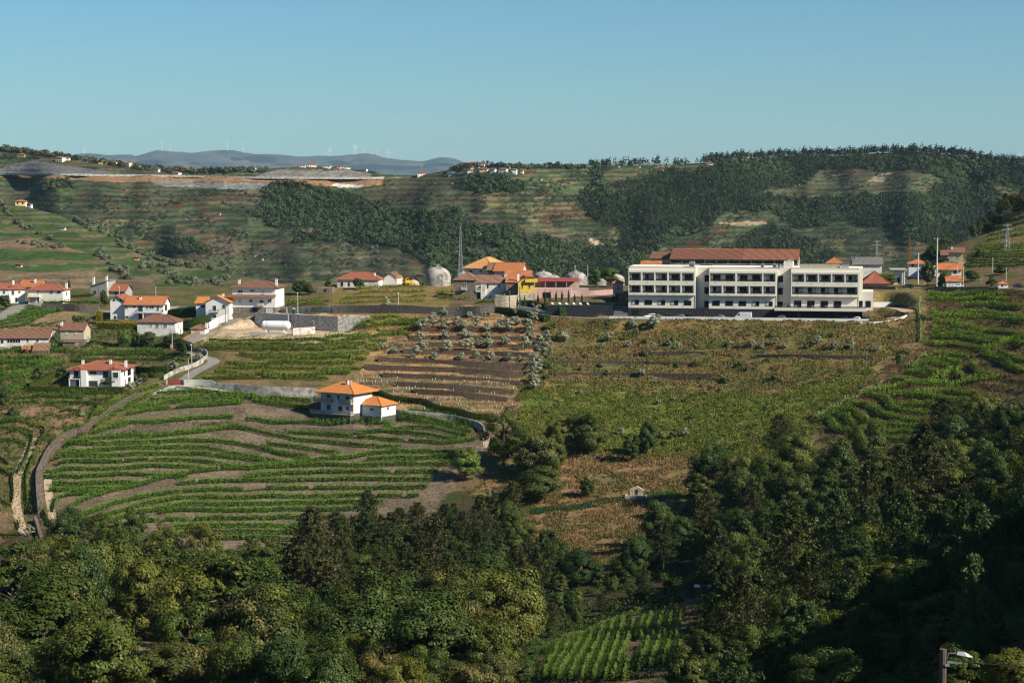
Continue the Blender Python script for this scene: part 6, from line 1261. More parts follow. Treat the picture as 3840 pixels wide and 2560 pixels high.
# lower vineyard below the pale blue house
LUSH = (0.087, 0.171, 0.026)
vines('upper vineyard beside the concrete drive', [[(1080, 150), (1400, 138), (1700, 162), (2000, 192), (2150, 207)], [(1020, 197), (1250, 182), (1450, 172), (1700, 182), (1900, 217), (2100, 247)], [(930, 247), (1150, 217), (1400, 202), (1680, 197)], [(880, 292), (1100, 257), (1350, 237), (1670, 217)], [(1750, 205), (1950, 237), (2120, 265)]], ca, 2.2, 1.2, 64, LUSH, .29)
vines('vineyard below the pale blue house', [
 [(790, 355), (1000, 350), (1200, 335), (1400, 320), (1620, 314)], [(1690, 327), (1900, 352), (2100, 349), (2352, 352), (2500, 354), (2700, 362)],
 [(640, 427), (750, 392), (880, 357)], [(560, 472), (800, 452), (1100, 442), (1400, 412), (1550, 388), (1700, 397), (1900, 440), (2100, 475), (2352, 497), (2540, 512), (2770, 520)],
 [(440, 515), (700, 500), (1000, 490), (1300, 475), (1500, 480), (1700, 512), (1900, 562), (2100, 605)], [(430, 560), (700, 542), (1000, 528), (1300, 522), (1500, 542), (1700, 582), (1900, 620), (1960, 642)],
 [(370, 602), (700, 582), (1000, 568), (1300, 568), (1500, 582), (1700, 602), (1850, 637)], [(390, 642), (700, 622), (1000, 608), (1300, 613), (1550, 642), (1700, 662)], [(310, 692), (700, 672), (1000, 653), (1300, 657), (1450, 682)],
 [(300, 727), (600, 722), (900, 708), (1200, 725), (1300, 732)], [(360, 777), (600, 772), (850, 767), (960, 772)], [(340, 817), (600, 807), (800, 812)], [(370, 960), (375, 900), (420, 862), (550, 842), (700, 832)],
 [(470, 1012), (480, 950), (560, 892), (750, 827), (1000, 772), (1250, 708), (1500, 672), (1800, 657), (2100, 617), (2352, 598), (2610, 560), (2870, 552), (3210, 556)], [(1700, 722), (1900, 708), (2100, 697), (2352, 692), (2610, 694), (2870, 690), (3020, 690)],
 [(1230, 772), (1500, 757), (1800, 752), (2100, 747), (2352, 740), (2610, 742), (2980, 746)], [(1700, 668), (1900, 655), (2100, 647), (2352, 643), (2610, 643), (2870, 640), (3130, 640)],
 [(500, 1042), (560, 992), (700, 942), (900, 882), (1150, 837), (1400, 817), (1700, 812), (2000, 807), (2352, 802), (2700, 800), (2950, 798)], [(540, 1047), (700, 1002), (900, 942), (1150, 884), (1400, 868), (1700, 867), (2000, 862), (2352, 857), (2610, 857), (2890, 857)],
 [(480, 1112), (650, 1072), (850, 1002), (1050, 957), (1250, 917), (1500, 917), (1800, 912), (2100, 907), (2352, 900), (2650, 902)], [(1100, 972), (1250, 954), (1500, 957), (1800, 957), (2100, 950), (2352, 948), (2500, 950)], [(780, 1062), (1000, 1032), (1250, 1022), (1500, 1012), (1800, 1012), (2060, 1004), (2400, 1000)],
 [(1180, 1082), (1500, 1067), (1800, 1062), (2150, 1057)], [(1220, 1127), (1500, 1112), (1800, 1107), (2110, 1102)], [(1500, 1150), (1800, 1147), (2050, 1157)]], ca, 2.2, 1.2, 64, LUSH, .29)
vines('short rows right of the pale blue house', [[(970, 485), (1200, 505), (1400, 535), (1500, 562), (1640, 590)], [(1080, 450), (1250, 475), (1450, 525), (1640, 562)], [(1140, 418), (1300, 440), (1500, 485), (1640, 542)], [(940, 532), (1200, 553), (1450, 592), (1600, 627)], [(740, 602), (900, 583), (1100, 593), (1300, 617), (1550, 652)], [(150, 592), (400, 607), (700, 628), (1000, 652), (1250, 667), (1450, 677), (1690, 642)], [(0, 688), (300, 722), (600, 762)], [(0, 738), (200, 772), (380, 802)], [(800, 812), (1100, 802), (1370, 797), (1550, 802)]], cb, 2.15, 1.2, 64, (0.075, 0.152, 0.023))
MIDV = (0.128, 0.189, 0.032)
vines('vineyard below the concrete yard', [[(1830, 495), (2100, 490), (2352, 495)], [(1810, 525), (2100, 520), (2352, 515)], [(1720, 555), (2000, 545), (2250, 555)], [(1600, 605), (1900, 590), (2250, 585)], [(1420, 665), (1700, 650), (2000, 640), (2200, 640)], [(350, 692), (700, 692), (1100, 692), (1500, 702), (2000, 692)], [(300, 732), (700, 732), (1200, 742), (1900, 737)], [(170, 767), (500, 772), (1000, 772), (1500, 772), (1920, 777)],
 [(630, 817), (1000, 817), (1400, 827), (1830, 822)], [(750, 857), (1200, 862), (1800, 867)], [(500, 902), (900, 907), (1300, 907), (1700, 897)], [(430, 942), (900, 952), (1400, 957), (1760, 952)], [(400, 985), (800, 1000), (1300, 1007), (1660, 992)], [(290, 1017), (700, 1032), (1100, 1032), (1450, 1047)]], cc, 2.1, 1.7, 62, MIDV, gap=.05)
vines('garden rows above the white villa', [[(730, 832), (1000, 817), (1400, 812), (1750, 832)], [(650, 862), (1000, 867), (1400, 872), (1700, 882)], [(750, 802), (1100, 792), (1500, 792)], [(1060, 737), (1300, 737), (1540, 742)], [(790, 727), (1000, 722)], [(640, 890), (900, 892), (1250, 895)]], cd, 1.9, 1.2, 34, (0.087, 0.160, 0.029))
vines('tall pergola rows left of the white villa', [[(0, 862), (200, 857), (400, 852), (560, 842)], [(0, 805), (180, 785), (230, 800)], [(450, 792), (650, 792)], [(0, 900), (250, 905), (480, 880)], [(0, 960), (200, 950), (400, 930), (600, 880)], [(0, 1020), (150, 1000), (330, 990)], [(0, 1080), (200, 1010), (400, 945), (560, 905)], [(20, 1150), (150, 1090), (260, 1030)], [(60, 1190), (180, 1130), (240, 1090)]], cd, 2.3, 2.2, 60, (0.075, 0.142, 0.026), .34)
vines('terrace rows below the hedge of the white villa', [[(180, 1217), (500, 1207), (780, 1217)], [(90, 1262), (350, 1257)], [(400, 1267), (650, 1262), (850, 1272), (890, 1312), (860, 1352)], [(560, 1180), (800, 1175), (1100, 1185)], [(840, 1240), (1050, 1215)], [(560, 1340), (620, 1330), (740, 1340)], [(1180, 1180), (1000, 1280), (870, 1372)]], cd, 1.8, 1.1, 34, (0.072, 0.136, 0.026))
vines('vine rows along the big stone wall', [[(1090, 92), (900, 152), (700, 272), (540, 392)], [(1030, 152), (870, 232), (700, 342), (650, 387)], [(540, 362), (400, 452), (330, 522)], [(245, 562), (180, 700), (180, 850), (200, 982)], [(290, 940), (320, 1010), (350, 1060)], [(230, 1160), (240, 1290)]], ca, 1.9, 1.7, 50, (0.096, 0.171, 0.029))
vines('rows in the shaded lower left corner', [[(0, 352), (200, 357), (300, 392), (290, 452), (250, 502)], [(0, 387), (180, 402), (240, 412)], [(0, 422), (180, 432), (220, 452), (190, 562), (120, 692)], [(0, 472), (120, 482), (170, 502)], [(0, 592), (50, 642)], [(0, 340), (150, 330)], [(80, 700), (90, 800), (85, 900)], [(0, 880), (80, 930)], [(0, 1127), (140, 1132)], [(0, 1232), (100, 1252), (150, 1288)], [(0, 660), (60, 720)], [(120, 1030), (135, 1085)]], ca, 1.8, 1.2, 36, (0.067, 0.128, 0.023))
vines('roadside vine field below the village road', [[(0, 575), (130, 562), (250, 530), (330, 500)], [(0, 545), (250, 500), (420, 455)], [(0, 515), (200, 480), (450, 435)], [(60, 480), (250, 455), (500, 425)], [(130, 455), (300, 435), (580, 415)], [(200, 430), (400, 415), (560, 405)], [(250, 405), (420, 400)]], cd, 1.7, 1.6, 50, (0.067, 0.133, 0.026))
vines('row on top of the village stone wall', [[(400, 342), (700, 342), (910, 347)], [(640, 290), (860, 280)], [(470, 300), (600, 295)]], cd, 2.0, 1.6, 46, (0.090, 0.152, 0.029))
vines('weedy vineyard below the white dome', [[(1700, 215), (2000, 200), (2352, 195)], [(1650, 255), (2000, 240), (2352, 235)], [(1560, 300), (2000, 290), (2352, 280)], [(1540, 340), (1900, 330), (2352, 320)], [(1050, 350), (1250, 355), (1450, 355)], [(1050, 330), (1250, 325), (1450, 330)], [(2450, 245), (2700, 240), (2900, 250)], [(2450, 300), (2650, 300), (2750, 300)]], cc, 1.5, 2.2, 55, (0.167, 0.210, 0.032), gap=.1)
vines('row above the dark bank left of the stone wall', [[(2800, 345), (3000, 340), (3200, 345)], [(2980, 372), (3100, 370), (3220, 372)]], cc, 1.9, 1.5, 46, (0.084, 0.145, 0.026))
RV = (0.123, 0.210, 0.032)
vines('terraced vineyard right of the hotel', [[(1180, 42), (1500, 47), (1700, 57)], [(1190, 17), (1450, 17), (1690, 27)], [(1410, 97), (1600, 87), (1812, 107)], [(1210, 132), (1500, 142), (1700, 160), (1812, 178)], [(1200, 172), (1400, 167), (1600, 174), (1812, 200)], [(1220, 205), (1400, 200)], [(1220, 242), (1500, 247), (1700, 275), (1812, 302)], [(1215, 267), (1500, 284), (1700, 327), (1812, 357)], [(1215, 297), (1400, 304), (1550, 332), (1620, 357)], [(1170, 332), (1350, 347), (1550, 382)],
 [(1550, 372), (1640, 352), (1720, 322), (1812, 312)], [(1550, 392), (1620, 442), (1700, 474), (1812, 532)], [(1640, 392), (1720, 432), (1812, 464)], [(1220, 412), (1350, 419), (1480, 442)], [(1180, 442), (1300, 449), (1400, 472)], [(1140, 472), (1300, 487), (1330, 512), (1260, 572)], [(1080, 502), (1200, 524), (1240, 547), (1180, 592)], [(1030, 527), (1170, 557)], [(960, 572), (1110, 592)],
 [(860, 642), (1000, 624), (1200, 604), (1450, 584), (1650, 567)], [(1450, 472), (1500, 524), (1600, 562)], [(1380, 482), (1360, 532), (1400, 572)], [(1100, 662), (1300, 654), (1500, 672)], [(920, 687), (1050, 669), (1200, 694), (1480, 732)], [(1010, 747), (1200, 744), (1380, 777)], [(790, 672), (880, 694), (930, 742), (1000, 782), (1200, 802)], [(680, 737), (780, 744), (870, 792), (960, 827), (1160, 852)], [(600, 772), (700, 784), (760, 832), (780, 852)], [(550, 802), (640, 824), (690, 892)], [(480, 832), (550, 854), (580, 902), (680, 922)],
 [(820, 867), (1000, 884), (1190, 907)], [(870, 922), (1100, 932)], [(870, 967), (1120, 972)]], ce, 2.2, 1.8, 90, RV, .33)
vines('boundary vine line beside the scrub slope', [[(420, 832), (600, 742), (780, 642), (880, 592)], [(1040, 492), (1120, 432), (1170, 412)], [(1130, 42), (1120, 92), (1130, 200), (1130, 322)]], ce, 1.6, .9, 34, (0.174, 0.275, 0.087))
vines('steep vineyard in the wooded foreground', [[(1180, 1290), (1400, 1182), (1600, 1102), (1800, 1022), (2000, 945), (2200, 892), (2352, 842)], [(1560, 1152), (1500, 1270), (1440, 1392)], [(1640, 1115), (1560, 1260), (1480, 1396)], [(1720, 1082), (1640, 1240), (1560, 1392)], [(1790, 1052), (1715, 1220), (1640, 1396)], [(1860, 1012), (1790, 1200), (1720, 1396)], [(1930, 982), (1865, 1190), (1800, 1396)], [(2000, 992), (1930, 1190), (1850, 1392)], [(1480, 1190), (1420, 1300), (1380, 1392)], [(2150, 932), (2100, 1020), (2050, 1112)], [(2220, 922), (2180, 1010), (2130, 1100)], [(2290, 905), (2250, 1000), (2210, 1100)], [(2090, 960), (2050, 1040), (2010, 1100)], [(2352, 900), (2320, 1000), (2290, 1110)], [(2180, 1120), (2150, 1200), (2110, 1300)], [(2260, 1110), (2230, 1200), (2200, 1290)], [(2340, 1110), (2310, 1220), (2280, 1300)], [(2100, 1130), (2070, 1240)], [(1960, 1250), (1930, 1390)], [(2060, 1240), (2030, 1340)], [(1180, 1300), (1290, 1310), (1250, 1390)]], cf, 1.7, .9, 120, (.075, .125, .028), .2, gap=0)
vines('vines on the green slope by the hill house', [[(3240, 1015), (3320, 1008), (3400, 1000), (3460, 996)], [(3240, 1006), (3330, 998), (3400, 992)], [(3240, 997), (3320, 990)]] + [[(3620 + j * 4, 1003 - j * 9), (3720, 1000 - j * 9.5), (3850, 998 - j * 10)] for j in range(9)] + [[(3700, 905 - j * 16), (3780, 890 - j * 20), (3850, 880 - j * 22)] for j in range(5)], lambda x, y: (x, y), 1.6, 1.8, 26, (0.102, 0.160, 0.035), .5, gap=.06)
for plot, rows in PLOTS.items():
    rows.sort(key=lambda t: t[0])
    for i, (_, o) in enumerate(rows):
        tag(o, f"leafy vine row, {ordn(i)} from the top, in the {plot}" if len(rows) > 1 else f"leafy vine row, {plot}", 'vine row', plot)
        if len(o['label'].split()) > 16: o['label'] = f"vine row, {ordn(i)} from top, {plot}"
# --- olives of the dry terraces
cg = lambda x, y: (1500 + x / 2.45, 900 + y / 2.45); ch = lambda x, y: (1900 + x / 1.527, 1150 + y / 1.527)
OL = [(300, 800, 110), (388, 725, 100), (523, 790, 90), (525, 690, 70), (630, 720, 65), (700, 800, 100), (768, 730, 60), (820, 690, 50), (195, 840, 110), (405, 830, 95), (578, 845, 110), (800, 840, 85), (925, 830, 110), (1005, 840, 110), (1070, 790, 80), (1060, 690, 60), (1220, 755, 80), (1250, 690, 90), (1180, 840, 110), (190, 925, 80), (415, 920, 80), (605, 905, 95), (805, 905, 70), (965, 960, 90), (1175, 915, 90), (200, 1010, 95), (445, 1020, 95), (605, 1025, 115), (815, 1000, 105), (720, 990, 80), (1150, 1010, 105), (1285, 960, 80), (1340, 920, 95), (140, 1080, 95), (318, 1100, 70), (560, 1110, 80), (700, 1090, 70), (840, 1100, 80), (1000, 1110, 75), (1090, 1140, 70), (1310, 1090, 150), (1245, 1170, 120), (1260, 1225, 110), (1220, 1320, 100), (1230, 1380, 90), (15, 1000, 60), (-150, 1010, 70), (-60, 1050, 70)]
for x, y, w in OL: tree_px('olive', *cg(x, y), w / 2.45 * 1.2, w / 2.45 * 1.25, 'olive trees on the dry terraces', 'silver olive tree on the dry stepped terraces')
OL2 = [(725, 125, 65), (840, 130, 90), (695, 235, 50), (840, 240, 35), (925, 228, 50), (985, 245, 50), (1080, 235, 30), (1275, 225, 40), (1410, 230, 50), (1460, 240, 40), (1540, 215, 40), (1590, 240, 45), (1720, 240, 30), (1780, 215, 60), (1875, 245, 60), (1975, 240, 55), (2115, 260, 45), (545, 240, 40), (580, 200, 60), (320, 200, 70), (765, 400, 60), (580, 390, 35), (850, 440, 30), (655, 730, 45), (890, 750, 45), (1020, 740, 60), (1135, 500, 30), (865, 560, 40), (955, 540, 35), (420, 500, 30)]
for x, y, w in OL2: tree_px('olive', *ch(x, y), w / 1.527, w / 1.527 * 1.05, 'olive bushes scattered below the hotel', 'silvery young olive bush in the rough grass below the hotel')
for i, (u, v, w, h) in enumerate([(650, 1390, 52, 46), (750, 1350, 40, 38), (487, 1465, 40, 44), (520, 1450, 34, 40), (1450, 1160, 44, 46), (110, 2010, 44, 46), (115, 2160, 60, 62), (310, 1560, 30, 22)]): tree_px('olive', u, v, w, h, 'olive trees by the village lane', 'pale olive tree among the village gardens')

# --- single trees and shrubs of the middle ground: kind, u, v, width, height, words
MT = [('chestnut', 1890, 1745, 165, 215, 'large cream-flowering chestnut at the vineyard corner'), ('gold', 2000, 1795, 180, 200, 'rust-gold flowering chestnut below the terraces'), ('chestnut', 2075, 1790, 100, 170, 'green chestnut against the golden one'), ('dark', 2010, 1885, 200, 140, 'low dark green tree on the brown clearing edge'),
 ('chestnut', 2095, 1692, 110, 130, 'chestnut on the edge of the scrub slope, left of a pair'), ('chestnut', 2140, 1690, 100, 135, 'middle chestnut on the edge of the scrub slope'), ('chestnut', 2210, 1705, 150, 165, 'broad pale-tipped chestnut above the brown clearing'), ('tall', 2368, 1730, 72, 115, 'slim light green tree above the clearing'), ('dark', 2425, 1705, 85, 130, 'dark evergreen beside the slim light tree'), ('dark', 2203, 1865, 58, 85, 'small dark tree alone on the brown clearing'),
 ('lime', 1745, 1800, 130, 130, 'bright green bushy tree at the lower vineyard corner'), ('dark', 2655, 1885, 170, 235, 'tall dark tree casting shade over the clearing'), ('chestnut', 2790, 1880, 110, 190, 'chestnut right of the tall dark tree'), ('pine', 2925, 1740, 105, 190, 'dark pine standing above the scrub slope'), ('chestnut', 2985, 1850, 170, 240, 'leafy chestnut below the dark pine'), ('dark', 3140, 1890, 180, 240, 'dark round tree below the right vineyard'), ('chestnut', 3255, 1740, 150, 165, 'chestnut in front of the right vineyard rows'), ('pine', 3545, 1690, 150, 200, 'spreading pine at the foot of the right vineyard'), ('chestnut', 3660, 1640, 160, 170, 'chestnut at the right edge of the vineyard'), ('broom', 3760, 1600, 130, 110, 'brownish leafless-looking bush at the right edge')]
for k, u, v, w, h, d in MT: tree_px(k, u, v, w, h, 'single:' + d, d)
for i, (u, v, w, h, k, d) in enumerate([(2233, 1076, 58, 76, 'lime', 'round clipped tree beside the domes, left of two'), (2290, 1076, 64, 78, 'lime', 'round clipped tree beside the domes, right of two'), (1348, 1083, 48, 46, 'dark', 'dark round tree by the old red-roofed house'), (392, 1150, 36, 62, 'dark', 'dark fir-like tree beside the white tower house'), (1125, 1105, 60, 60, 'dark', 'dark garden tree right of the big white house'), (1160, 1105, 40, 44, 'dark', 'second dark garden tree right of the big white house'),
 (465, 1300, 60, 74, 'lime', 'light green fruit tree in front of the stone house'), (550, 1300, 66, 66, 'dark', 'dark fruit tree under the stone house windows'), (645, 1300, 80, 60, 'dark', 'spreading dark tree below the stone house'), (505, 1290, 46, 54, 'dark', 'dark fruit tree beside the light green one'), (300, 1213, 60, 36, 'bush', 'leafy shrub in the dry garden below the road'), (210, 1295, 44, 42, 'bush', 'bush at the shaded end of the beige house'), (197, 1315, 34, 34, 'bush', 'bright green bush beside the long farmhouse'), (412, 1450, 80, 44, 'dark', 'clipped round tree in front of the white villa'), (3480, 1072, 60, 96, 'dark', 'tall conifer in front of the two-level house'),
 (3540, 1075, 60, 64, 'bush', 'overgrown bush by the tall pole'), (3345, 1068, 40, 44, 'lime', 'young green tree in front of the white pavilion'), (3285, 1068, 20, 28, 'dark', 'small tree before the red hipped roof'), (3645, 1055, 60, 46, 'dark', 'round tree right of the long cream house'), (3720, 1072, 40, 36, 'bush', 'weeping bush beside the far right hut'), (3755, 1030, 60, 40, 'dark', 'bushy tree on the hill terrace'), (3680, 960, 50, 34, 'lime', 'round tree on the hill beside the brown house'), (1230, 1085, 30, 44, 'tall', 'shaggy garden tree behind the ruined hut'), (20, 1160, 44, 60, 'dark', 'dark tree at the left road edge'), (10, 1540, 60, 120, 'dark', 'dark tree cut by the left edge below the gardens'), (690, 1330, 80, 60, 'dark', 'dark trees at the lane bend'), (150, 1420, 60, 50, 'bush', 'shrub on the lawn beside the white villa'), (235, 1415, 70, 46, 'bush', 'dark shrub at the left corner of the white villa'), (540, 1430, 36, 40, 'dark', 'small clipped tree right of the white villa'), (2105, 1185, 36, 40, 'bush', 'bush in front of the slate wall'), (50, 1560, 44, 36, 'bush', 'bush under the terraces at the left edge')]):
    tree_px(k, u, v, w, h, 'single:' + d, d, name='garden_tree' if k not in ('bush',) else 'shrub')
for i, (x, y0, y1) in enumerate([(1102, 497, 622), (1145, 500, 622), (1268, 475, 612), (1333, 445, 622), (1380, 455, 565), (1435, 460, 562), (1488, 455, 562), (1549, 450, 572), (1605, 480, 577), (1672, 490, 572), (1957, 490, 552), (1978, 492, 552), (1995, 488, 550)]):
    u, v = cg(x, y1); tree_px('cypress', u, v, 9.5, (y1 - y0) / 2.45, 'cypresses in the hotel garden', 'slender cypress in the garden left of the hotel')
tree_px('cypress', 260, 1125, 16, 86, 'single:cypress', 'tall dark cypress beside the cream house')
# scattered shrubs on the slope
for i in range(60):
    u, v = random.uniform(1990, 3400), random.uniform(1225, 1680)
    if v > 1440 and u > 2900: continue
    if inpoly(u, v, [(3040, 1450), (3420, 1280), (3500, 1400), (3100, 1680)]): continue
    k = ppm(hit(u, v)); tree_px(random.choice(['bush', 'bush', 'broom']), u, v, random.uniform(14, 34), random.uniform(10, 24), 'shrubs on the slope below the hotel', 'small shrub on the rough slope below the hotel')
for i in range(26):
    u, v = random.choice([(random.uniform(2030, 2080), random.uniform(1200, 1420)), (random.uniform(1450, 2030), random.uniform(1160, 1420)), (random.uniform(2400, 2560), random.uniform(1640, 1720)), (random.uniform(3340, 3470), random.uniform(1180, 1400))])
    tree_px('bush', u, v, random.uniform(18, 40), random.uniform(14, 28), 'shrubs among the olive terraces', 'green shrub among the olive terraces')
# --- woods of the valley floor
FW_ = [([(150, 2110), (330, 2080), (560, 2090), (700, 2120), (860, 2190), (1010, 2250), (1010, 2700), (-300, 2700), (-300, 2330), (60, 2300)], 'wood on the lower left', ['chestnut', 'chestnut', 'chestnut', 'tall', 'gold', 'dark'], 8.6, 1.38),
       ([(1040, 2200), (1130, 2110), (1330, 2060), (1560, 2010), (1720, 2000), (1800, 2080), (1830, 2200), (1680, 2340), (1480, 2420), (1020, 2480)], 'pine wood below the vineyard', ['pine', 'pine', 'pine', 'pine', 'dark'], 7.2, 1.0),
       ([(1010, 2480), (1480, 2420), (1680, 2340), (1850, 2330), (2020, 2420), (1960, 2560), (1850, 2720), (1010, 2720)], 'leafy wood at the bottom centre', ['chestnut', 'dark', 'gold', 'chestnut', 'dark'], 8.0, 1.25),
       ([(1760, 1960), (1860, 1940), (2060, 2060), (2110, 2170), (2280, 2200), (2420, 2080), (2560, 1980), (2620, 1920), (2720, 2060), (2600, 2230), (2330, 2290), (2060, 2400), (1850, 2320), (1830, 2200)], 'wood round the brown clearing', ['chestnut', 'dark', 'dark', 'tall', 'pine'], 7.6, .85),
       ([(2620, 1900), (2900, 1860), (3150, 1900), (3330, 1790), (3560, 1740), (3900, 1660), (4100, 2000), (4100, 2720), (2560, 2720), (2620, 2440), (2600, 2240), (2720, 2060)], 'shady wood on the right', ['chestnut', 'dark', 'dark', 'tall', 'chestnut', 'pine', 'brightpine'], 7.6, 1.08)]
VYF = [(1960, 2700), (2000, 2480), (2330, 2310), (2560, 2250), (2570, 2420), (2440, 2700)]; CLR = [(240, 2430), (480, 2410), (700, 2385), (720, 2570), (420, 2640), (240, 2640)]
ALLT = []
for poly, words_, kinds, sp, sc in FW_:
    pts = [hit(u, v) for u, v in poly]; lo = np.min([p.xy for p in pts], 0); hi = np.max([p.xy for p in pts], 0); placed = []
    for _ in range(5200 if 'right' in words_ else 2600):
        x, y = random.uniform(lo[0], hi[0]), random.uniform(lo[1], hi[1]); z = float(hz(x, y)); u, v = proj(x, y, z)
        if not inpoly(u, v, poly) or inpoly(u, v, VYF) or inpoly(u, v, CLR) or v > 2730: continue
        if any((x - a) ** 2 + (y - b) ** 2 < sp * sp for a, b in ALLT): continue
        ALLT.append((x, y)); kd = random.choice(kinds); s = random.uniform(.62, 1.28) * sc
        if kd in ('pine',): s *= random.uniform(.85, 1.12)
        if inpoly(u, v, [(2040, 2260), (2300, 2210), (2620, 2130), (2750, 2430), (2560, 2700), (1850, 2700), (1850, 2600)]): s *= .5
        if 480 < u < 1000 and v < 2160: s *= .75
        if y < 260: s *= .7
        desc = {'chestnut': 'green chestnut', 'gold': 'yellow-flowering chestnut', 'dark': 'dark leafy tree', 'tall': 'slender leafy tree', 'pine': 'dark pine', 'brightpine': 'young bright pine'}[kd]
        tree(kd, (x, y, z - .2), s * random.uniform(.82, 1.25), s * random.uniform(.8, 1.2), KN[kd], words_ + ':' + desc, f"{desc} in the {words_}")
for u, v, w, h, d in ((1170, 2250, 170, 350, 'tallest dark pine at the corner of the vineyard'), (1215, 2420, 190, 330, 'broad layered pine in front of the tallest pine')): tree_px('pine', u, v, w, h, 'single:' + d, d)
tree_px('brightpine', 770, 2640, 280, 260, 'single:bp', 'near bright pine at the bottom edge left of centre'); tree_px('brightpine', 480, 2760, 230, 200, 'single:bp2', 'near bright pine beside the bare clearing'); tree_px('brightpine', 60, 2680, 260, 230, 'single:bp3', 'near bright pine in the bottom left corner')
# --- hillside wood behind the hotel on the right, and olives far away
for i in range(34):
    u = random.uniform(3440, 3860); v = float(interp(u, [(3440, 1010), (3560, 925), (3640, 880), (3760, 800), (3860, 770)])) + random.uniform(-14, 40) * (.4 if u < 3560 else 1)
    if inpoly(u, v, [(3540, 930), (3660, 930), (3660, 1000), (3540, 1000)]) or (u < 3600 and v > 1000): continue
    p = hit(u, v); k = ppm(p); kd = random.choice(['pine', 'dark', 'dark']); tree(kd, p, random.uniform(.5, .9), random.uniform(.5, .85), KN[kd], 'hill wood:' + kd, ('dark pine' if kd == 'pine' else 'dark broadleaf tree') + ' on the hill behind the right village')
def low_tree(g, n, r, rz, size):
    d = nrm(g.normal(size=(n, 3))); d[:, 2] = np.abs(d[:, 2]) - .25; rad = .55 + .5 * g.random(n); P = d * rad[:, None] * np.array([r, r, rz]) + np.array([0, 0, rz * .45]); N_ = nrm(d + g.normal(size=(n, 3)) * .35); return P, N_, size * (.7 + .6 * g.random(n))
lowm = []
for i in range(4):
    g = np.random.default_rng(400 + i); P, N_, S = low_tree(g, 150, 1.0, 1.0, .42); V, Fq = leafquads(P, N_, S, g, .8); lowm.append(mesh_np('crown', V, Fq, M['leaf'], np.repeat(leafcols(150, (.115, .135, .085), g), 4, 0)))
tkm = MB().tube((0, 0, -1), (0, 0, .8), .1, .06, 5).mesh('trunk', M['bark'])
def far_olive(p, r, group, desc):
    o = empty('olive_tree', p, random.uniform(0, 6)); o.scale = (r, r, r * random.uniform(.75, 1.0)); ob('crown', random.choice(lowm), o); ob('trunk', tkm, o); TG.setdefault(group, []).append((o, desc))
def line_trees(n, fn, pts, jit, r, group, desc):
    P = [np.array(p, float) for p in pts]
    for i in range(n):
        t = random.random() * (len(P) - 1); k = int(t); q = P[k] + (P[k + 1] - P[k]) * (t - k) + np.random.default_rng(i + n).normal(size=2) * jit; far_olive(Vector(fn(q[0], q[1])[0]), r * random.uniform(.7, 1.25), group, desc)
A = lambda x, y: (x / 1.8375, 480 + y / 1.8375); B = lambda x, y: (1280 + x / 1.8375, 480 + y / 1.8375)
line_trees(62, spur_pt, [A(520, 640), A(700, 720), A(850, 800), A(1000, 880), A(1200, 930), A(1500, 985)], 6, 2.3, 'olive line down the spur crest', 'grey-green olive in the line running down the spur crest')
line_trees(30, spur_pt, [A(660, 880), A(720, 850), A(780, 960), A(830, 1010), A(900, 1040)], 9, 2.2, 'olives in the dip of the spur', 'grey-green olive in the dip of the spur')
line_trees(26, spur_pt, [A(0, 500), A(60, 590), A(130, 660), A(240, 720), A(430, 800)], 4, 2.2, 'olives along the spur track', 'olive along the dark track on the spur')
line_trees(20, spur_pt, [A(110, 790), A(230, 805), A(330, 825), A(430, 820)], 4, 2.0, 'olive row across the spur', 'olive in the short row across the spur fields')
line_trees(46, spur_pt, [A(960, 950), A(1100, 970), A(1250, 1060), A(1400, 1080), A(1560, 1060), A(1250, 1110)], 16, 2.2, 'olives at the foot of the spur', 'olive at the foot of the spur behind the village')
for i in range(90):
    u, v = random.uniform(0, 2300), random.uniform(640, 1000)
    if in_forest(np.array([u]), np.array([v]))[0] or vnoise(u / 70, v / 35, 501) < .55 or v > float(interp(u, CREST)) - 4 and u < 1083: continue
    if v < float(interp(u, RIDGE)) + 6 or (u < 1440 and 600 < v < 712): continue
    far_olive(Vector(far_pt(u, v)[0]), random.uniform(2.0, 3.4), 'olives dotted over the far terraces', 'olive tree dotted on the opposite terraces')
for i in range(40):
    u, v = random.uniform(2850, 3500), random.uniform(880, 1010); far_olive(Vector(far_pt(u, v)[0]), random.uniform(1.5, 2.6), 'olives on the slope beyond the hotel', 'olive tree on the brown slope beyond the hotel')
def forest_stuff(name, label, U, V, fn, rr_, hh, tris, base, mat='leaf', seed=1):
    "a far wood that reads as one mass: thousands of small uneven crowns"
    g = np.random.default_rng(seed); P = fn(U, V); n = len(P); protos = []
    for i in range(6):
        p, N_, S = low_tree(g, tris, 1, 1, .50); protos.append((p, N_, S))
    Vs, Cs = [], []
    for i in range(6):
        k = np.arange(n)[i::6]; p, N_, S = protos[i]; r = rr_ * (.6 + .8 * g.random(len(k))); h_ = hh * (.6 + .8 * g.random(len(k))) * .5
        C = p[None] * np.stack([r, r, h_], -1)[:, None] + P[k][:, None] + np.array([0, 0, 0.]); Nn = np.repeat(N_[None], len(k), 0); sz = S[None] * r[:, None]
        v, f = leafquads(C.reshape(-1, 3), Nn.reshape(-1, 3), sz.reshape(-1), g, .9); Vs.append(v); c = np.array(base)[None] * (.6 + .7 * g.random((len(k), 1))) * (1 + (g.random((len(k), 3)) - .5) * .3) * (.6 + .9 * vnoise(U[k] / 90, V[k] / 60, seed + 40))[:, None]; Cs.append(np.repeat(np.repeat(c, tris, 0) * (.7 + .6 * g.random((len(k) * tris, 1))), 4, 0))
    Vs = np.concatenate(Vs); o = ob(name, mesh_np(name, Vs, np.arange(len(Vs)).reshape(-1, 4), M[mat], np.concatenate(Cs))); tag(o, label, kind='stuff'); return o
